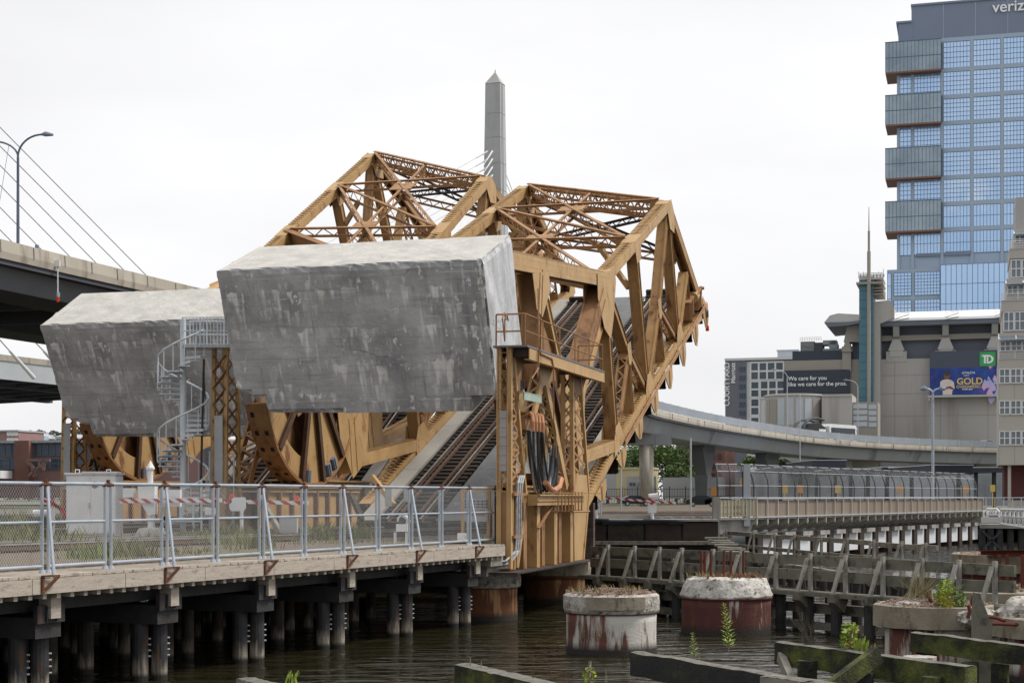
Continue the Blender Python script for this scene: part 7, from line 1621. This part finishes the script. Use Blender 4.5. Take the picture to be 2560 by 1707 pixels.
# ================================================================== cable-stayed bridge behind
tp = at(1238, 1239, 325); tp.z = 0; PH = math.radians(20)
ex, ey = V((math.cos(PH), -math.sin(PH), 0)), V((math.sin(PH), math.cos(PH), 0))
r = thing('bridge_tower', 'tall grey obelisk topped tower of the cable stayed bridge', 'bridge tower', tp)
def ring(z, w0, w1, x0=0): return [tp + ex * (-w0 / 2 + x0) - ey * w1 / 2 + Z * z, tp + ex * (w0 / 2 + x0) - ey * w1 / 2 + Z * z, tp + ex * (w0 / 2 + x0) + ey * w1 / 2 + Z * z, tp + ex * (-w0 / 2 + x0) + ey * w1 / 2 + Z * z]
zy = lambda y: EYE + (HY - y) / FPX * 325
lv = [(1239, 7.0), (700, 4.6), (560, 4.15), (478, 3.75), (411, 3.6), (347, 3.45), (287, 3.32), (212, 3.18)]
for (y0, w0), (y1, w1) in zip(lv, lv[1:]):
    m = MB(); m.box8(ring(zy(y0), w0, w0 * .92) + ring(zy(y1) - .12, w1, w1 * .92)); part('tower_segment', m, MT['zakim_stone'], r)
    m = MB(); m.box8(ring(zy(y1) - .12, w1 - .1, w1 * .92 - .1) + ring(zy(y1), w1 - .1, w1 * .92 - .1)); part('joint', m, MT['far_grey'], r)
    m = MB(); w = (w0 + w1) / 2
    for u in (.10, .30): 
        a, b = tp + ex * (w0 / 2 + .02) + ey * (w0 * (u - .36)) + Z * zy(y0), tp + ex * (w1 / 2 + .02) + ey * (w1 * (u - .36)) + Z * zy(y1); m.bar(a, b, .14, .14, ex)
    part('groove', m, MT['far_grey'], r)
m = MB(); b_ = ring(zy(212), 3.3, 3.05); t_ = tp + Z * zy(180); m._add(b_ + [t_], [(0, 3, 2, 1), (0, 1, 4), (1, 2, 4), (2, 3, 4), (3, 0, 4)]); part('pyramid', m, MT['zakim_cap'], r)
m = MB(); m.tube(t_ - Z * .3, t_ + Z * .35, .12, 6); part('finial', m, MT['zakim_cap'], r)
k = 0
def cable(a, b, rad, label, sleeve=3.0, grp='stay cables'):
    r = thing('stay_cable', label, 'cable', a, grp); m = MB(); m.tube(a, b, rad, 6); part('strand', m, MT['cable_white'], r)
    if sleeve: m = MB(); d = (b - a).normalized(); m.tube(a, a + d * sleeve, rad * 2.6, 8, rad * 1.8); part('sleeve', m, MT['cable_white'], r)
for i in range(6):
    y = 380 + i * 20; a = at(1219 - i * .5, y - 1, 322.2); b = at(1219 - 440, y + 250, 300); cable(a, b, .07, f'shallow white stay cable, {ORD[i]} from the top on the obelisk tower', 3.2)
for i in range(6):
    y = 378 + i * 20; a = at(1231, y, 322.0); b = at(1231 - 190, y + 300, 296); cable(a, b, .07, f'steep white stay cable, {ORD[i]} from the top on the obelisk tower', 3.4)
for i in range(3): a = at(1262, 428 + i * 22, 326); b = at(1262 + 72 + i * 10, 428 + i * 22 + 190, 340); cable(a, b, .08, f'thin stay cable right of the obelisk tower, {ORD[i]} from the top', 0)
for i, (y0, s_) in enumerate(((318, 1.012), (365, 1.0), (413, 1.016), (463, 1.02), (518, 1.02), (574, 1.02))):
    a = at(-500, y0 - 500 * s_, 150); b = at(420, y0 + 420 * s_, 185); cable(a, b, .075, f'long stay cable over the left viaduct, {ORD[i]} from the top', 0)
for i, (x0, y0, x1, y1) in enumerate(((-300, 512, 85, 945), (-200, 552, 133, 902))):
    a = at(x1, y1, 168.5); b = at(x0, y0, 150); cable(a, b, .085, ('stay cable with a thick white sleeve on the lower left bridge edge', 'stay cable meeting the lower left bridge edge by the counterweight')[i], 4.4 if i == 0 else 1.8)
m = MB(); m.tube(at(-20, 620, 150), at(22, 365, 150), .03, 5); single('light_rod', m, MT['galv_dull'], 'faint thin rod behind the left street lamp', 'rod')
r = thing('cable_stayed_deck', 'pale steel edge girder and dark ribbed underside of the cable stayed bridge, far left', 'bridge deck', at(0, 900, 170))
A_, B_ = at(-500, 826, 155), at(420, 935, 192); dd = (B_ - A_); dd.z = 0; dd.normalize(); nn = V((-dd.y, dd.x, 0))
sl = B_ - A_
def strip(m, o0, z0, o1, z1, th=.3): m.prism([A_ + nn * o0 + Z * z0, A_ + nn * o1 + Z * z1, A_ + nn * o1 + Z * (z1 - th), A_ + nn * o0 + Z * (z0 - th)], sl)
m = MB(); strip(m, 0, 0, .4, 0, .65); part('parapet', m, MT['barrier'], r)
m = MB(); strip(m, .1, -.65, .4, -.65, 2.0); part('edge_girder', m, MT['girder_pale'], r)
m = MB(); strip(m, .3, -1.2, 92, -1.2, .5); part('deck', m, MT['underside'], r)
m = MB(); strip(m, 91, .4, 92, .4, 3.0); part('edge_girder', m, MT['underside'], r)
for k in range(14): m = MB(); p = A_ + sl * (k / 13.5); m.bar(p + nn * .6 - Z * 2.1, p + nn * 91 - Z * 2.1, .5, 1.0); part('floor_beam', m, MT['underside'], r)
for k in range(6): m = MB(); strip(m, 8 + 14 * k, -1.7, 9.2 + 14 * k, -1.7, 1.0); part('girder', m, MT['underside'], r)
# low buildings across the water at far left
f = Fac(0, 230); r = thing('waterfront_building', 'low waterfront building with dark glass bands and brick piers, far left', 'building', f.P)
m = MB(); f.box(m, -200, 560, 1105, 1245, 60, 0, 30); part('wall', m, MT['brick_pink'], r); m = MB(); f.box(m, -200, 560, 1101, 1107, 60, -.6, 30); part('roof', m, MT['galv_dull'], r)
for x0, x1 in ((-150, 46), (86, 210), (216, 330), (340, 430), (515, 548)):
    window(f, f.s_(x0), f.s_(x1), f.z_(1139, 60), f.z_(1110, 60), -.08, max(2, int((x1 - x0) / 16)), 1, [MT['glass_dark'], MT['mullion']], r, 'window', .10); window(f, f.s_(x0), f.s_(x1), f.z_(1172, 60), f.z_(1146, 60), -.08, max(2, int((x1 - x0) / 20)), 2, [MT['glass_dark'], MT['mullion']], r, 'window', .12)
m = MB(); f.box(m, 48, 84, 1102, 1245, 60, -1.2, 1); part('brick_pier', m, MT['brick'], r)
m = MB()
for (x0, y0, x1, y1) in ((86, 1152, 100, 1165), (100, 1165, 108, 1190), (92, 1190, 112, 1170), (112, 1170, 104, 1192), (120, 1152, 118, 1180), (118, 1180, 126, 1160), (130, 1150, 128, 1176), (86, 1150, 145, 1151), (104, 1172, 124, 1172)): m.bar(f.p(x0, y0, -2), f.p(x1, y1, -2), .35, .35, D)
part('red_frame', m, MT['brick_pink'], r)
m = MB(); f.box(m, -60, 41, 1177, 1196, 20, -4, -1); part('white_shed', m, MT['frame_white'], r)
f = Fac(0, 420); r = thing('brick_house', 'pink brick house with white windows on the hill, far left', 'house', f.P); m = MB(); f.box(m, -90, 46, 1078, 1240, 0, 0, 12); part('wall', m, MT['brick_pink'], r); m = MB(); f.box(m, -92, 48, 1075, 1079, 0, -.5, 12); part('roof', m, MT['far_grey'], r)
for k in range(3):
    for y in (1080, 1096): window(f, f.s_(19 + k * 9), f.s_(26 + k * 9), f.z_(y + 8, 20), f.z_(y, 20), -.06, 1, 2, [MT['glass_grey'], MT['frame_white']], r, 'window', .35)
for k, (x0, x1, y0, mt, Y) in enumerate(((49, 70, 1088, 'slate_light', 430), (70, 84, 1092, 'far_grey', 440), (92, 106, 1089, 'far_grey', 450), (106, 136, 1097, 'far_grey', 445), (137, 160, 1091, 'frame_white', 435), (160, 240, 1096, 'far_grey', 440))):
    f = Fac(x0, Y); r = thing('hill_house', f'{ORD[k]} small hazy house from the left behind the waterfront building', 'house', f.P, 'hazy houses on the far left hill'); m = MB(); f.box(m, x0, x1, y0, 1240, x0, 0, 10); part('wall', m, MT[mt], r); m = MB(); a, b, z = f.s_(x0), f.s_(x1), f.z_(y0, x0); m.prism([f.w(a - .3, z, -.3), f.w(b + .3, z, -.3), f.w((a + b) / 2, z + .9, 4)], D * 8); part('roof', m, MT['far_grey'], r)
    window(f, a + .5, b - .5, z - 1.2, z - .4, -.05, 3, 1, [MT['glass_grey'], MT['frame_white']], r, 'window', .1)
for k in range(5): px = 72 + k * 30; c = at(px, 1091 - rng.uniform(0, 4), 455); m = MB(); m.tube(V((c.x, c.y, 2)), c, .3, 6); m.leafcloud(c, (1.8, 1.8, 1.5), 200, .5, .1); single('hill_tree', m, MT['far_green'], f'{ORD[k]} small grey green tree from the left on the far hill', 'tree', 'trees on the far left hill')
m = MB(); m.quad((-900, -60, 0), (900, -60, 0), (900, 900, 0), (-900, 900, 0))
def water_mat():
    m = bpy.data.materials.new('water'); m.use_nodes = True; nt = m.node_tree; N = nt.nodes; L = nt.links; b = N['Principled BSDF']
    b.inputs['Base Color'].default_value = (.020, .018, .009, 1); b.inputs['Roughness'].default_value = .015; b.inputs['IOR'].default_value = 1.33
    tc = N.new('ShaderNodeTexCoord'); mp = N.new('ShaderNodeMapping'); mp.inputs['Scale'].default_value = (.42, 1.25, 1); L.new(tc.outputs['Object'], mp.inputs['Vector'])
    n1 = N.new('ShaderNodeTexNoise'); n1.inputs['Scale'].default_value = 1.15; n1.inputs['Detail'].default_value = 3; n1.inputs['Roughness'].default_value = .5; n1.inputs['Distortion'].default_value = .6; L.new(mp.outputs[0], n1.inputs['Vector'])
    n2 = N.new('ShaderNodeTexNoise'); n2.inputs['Scale'].default_value = .12; n2.inputs['Detail'].default_value = 2; L.new(tc.outputs['Object'], n2.inputs['Vector'])
    mr = N.new('ShaderNodeMapRange'); mr.inputs['From Min'].default_value = .35; mr.inputs['From Max'].default_value = .65; mr.inputs['To Min'].default_value = .45; mr.inputs['To Max'].default_value = 1; L.new(n2.outputs['Fac'], mr.inputs['Value'])
    bp = N.new('ShaderNodeBump'); bp.inputs['Distance'].default_value = .42; L.new(mr.outputs[0], bp.inputs['Strength']); L.new(n1.outputs['Fac'], bp.inputs['Height']); L.new(bp.outputs[0], b.inputs['Normal']); return m
single('water', m, water_mat(), None, None, kind='structure')
# ================================================================== camera, sky, sun
cam = bpy.data.objects.new('camera', bpy.data.cameras.new('camera')); COL.objects.link(cam); cam.location = EYEP; cam.rotation_euler = (math.radians(90), 0, 0)
cam.data.sensor_width = 36; cam.data.lens = 36 * FPX / 2560; cam.data.shift_y = (HY - 853.5) / 2560; cam.data.clip_end = 5000; SC.camera = cam
w = bpy.data.worlds.new('World'); SC.world = w; w.use_nodes = True; nt = w.node_tree; N = nt.nodes; L = nt.links
sky = N.new('ShaderNodeTexSky'); sky.sky_type = 'NISHITA'; sky.sun_disc = False; sky.sun_elevation = math.radians(54); sky.sun_rotation = math.radians(83); sky.air_density = 1; sky.dust_density = 3
hs = N.new('ShaderNodeHueSaturation'); hs.inputs['Saturation'].default_value = .12; L.new(sky.outputs[0], hs.inputs['Color'])
tc = N.new('ShaderNodeTexCoord'); nz_ = N.new('ShaderNodeTexNoise'); nz_.inputs['Scale'].default_value = 2.2; nz_.inputs['Detail'].default_value = 4
mp = N.new('ShaderNodeMapping'); mp.inputs['Scale'].default_value = (1, 1, 3.2); L.new(tc.outputs['Generated'], mp.inputs['Vector']); L.new(mp.outputs[0], nz_.inputs['Vector'])
mr = N.new('ShaderNodeMapRange'); mr.inputs['From Min'].default_value = .3; mr.inputs['From Max'].default_value = .7; mr.inputs['To Min'].default_value = 6.5; mr.inputs['To Max'].default_value = 7.9; L.new(nz_.outputs['Fac'], mr.inputs['Value'])
cm = N.new('ShaderNodeCombineColor'); 
mb_ = N.new('ShaderNodeMath'); mb_.operation = 'MULTIPLY'; mb_.inputs[1].default_value = 1.015; L.new(mr.outputs[0], mb_.inputs[0])
L.new(mr.outputs[0], cm.inputs[0]); L.new(mr.outputs[0], cm.inputs[1]); L.new(mb_.outputs[0], cm.inputs[2])
mx = N.new('ShaderNodeMix'); mx.data_type = 'RGBA'; mx.inputs[0].default_value = .88; L.new(hs.outputs[0], mx.inputs[6]); L.new(cm.outputs[0], mx.inputs[7])
sxw = N.new('ShaderNodeSeparateXYZ'); L.new(tc.outputs['Generated'], sxw.inputs[0])
bk = N.new('ShaderNodeMapRange'); bk.inputs['From Min'].default_value = -.9; bk.inputs['From Max'].default_value = .35; bk.inputs['To Min'].default_value = .84; bk.inputs['To Max'].default_value = 1.0; L.new(sxw.outputs['Y'], bk.inputs['Value'])   # sky dimmed behind the camera, added to deepen contrast
vm = N.new('ShaderNodeVectorMath'); vm.operation = 'SCALE'; L.new(mx.outputs[2], vm.inputs[0]); L.new(bk.outputs[0], vm.inputs['Scale'])
L.new(vm.outputs[0], N['Background'].inputs['Color']); N['Background'].inputs['Strength'].default_value = .10
sun = bpy.data.objects.new('sun', bpy.data.lights.new('sun', 'SUN')); COL.objects.link(sun); sun.data.energy = 2.5; sun.data.angle = math.radians(16); sun.data.color = (1, .96, .9)
sun.rotation_euler = (math.radians(36), 0, math.radians(97)); sun.location = (0, 0, 100)
SC.view_settings.view_transform = 'Standard'; SC.view_settings.look = 'None'; SC.view_settings.exposure = .48; SC.view_settings.gamma = 1
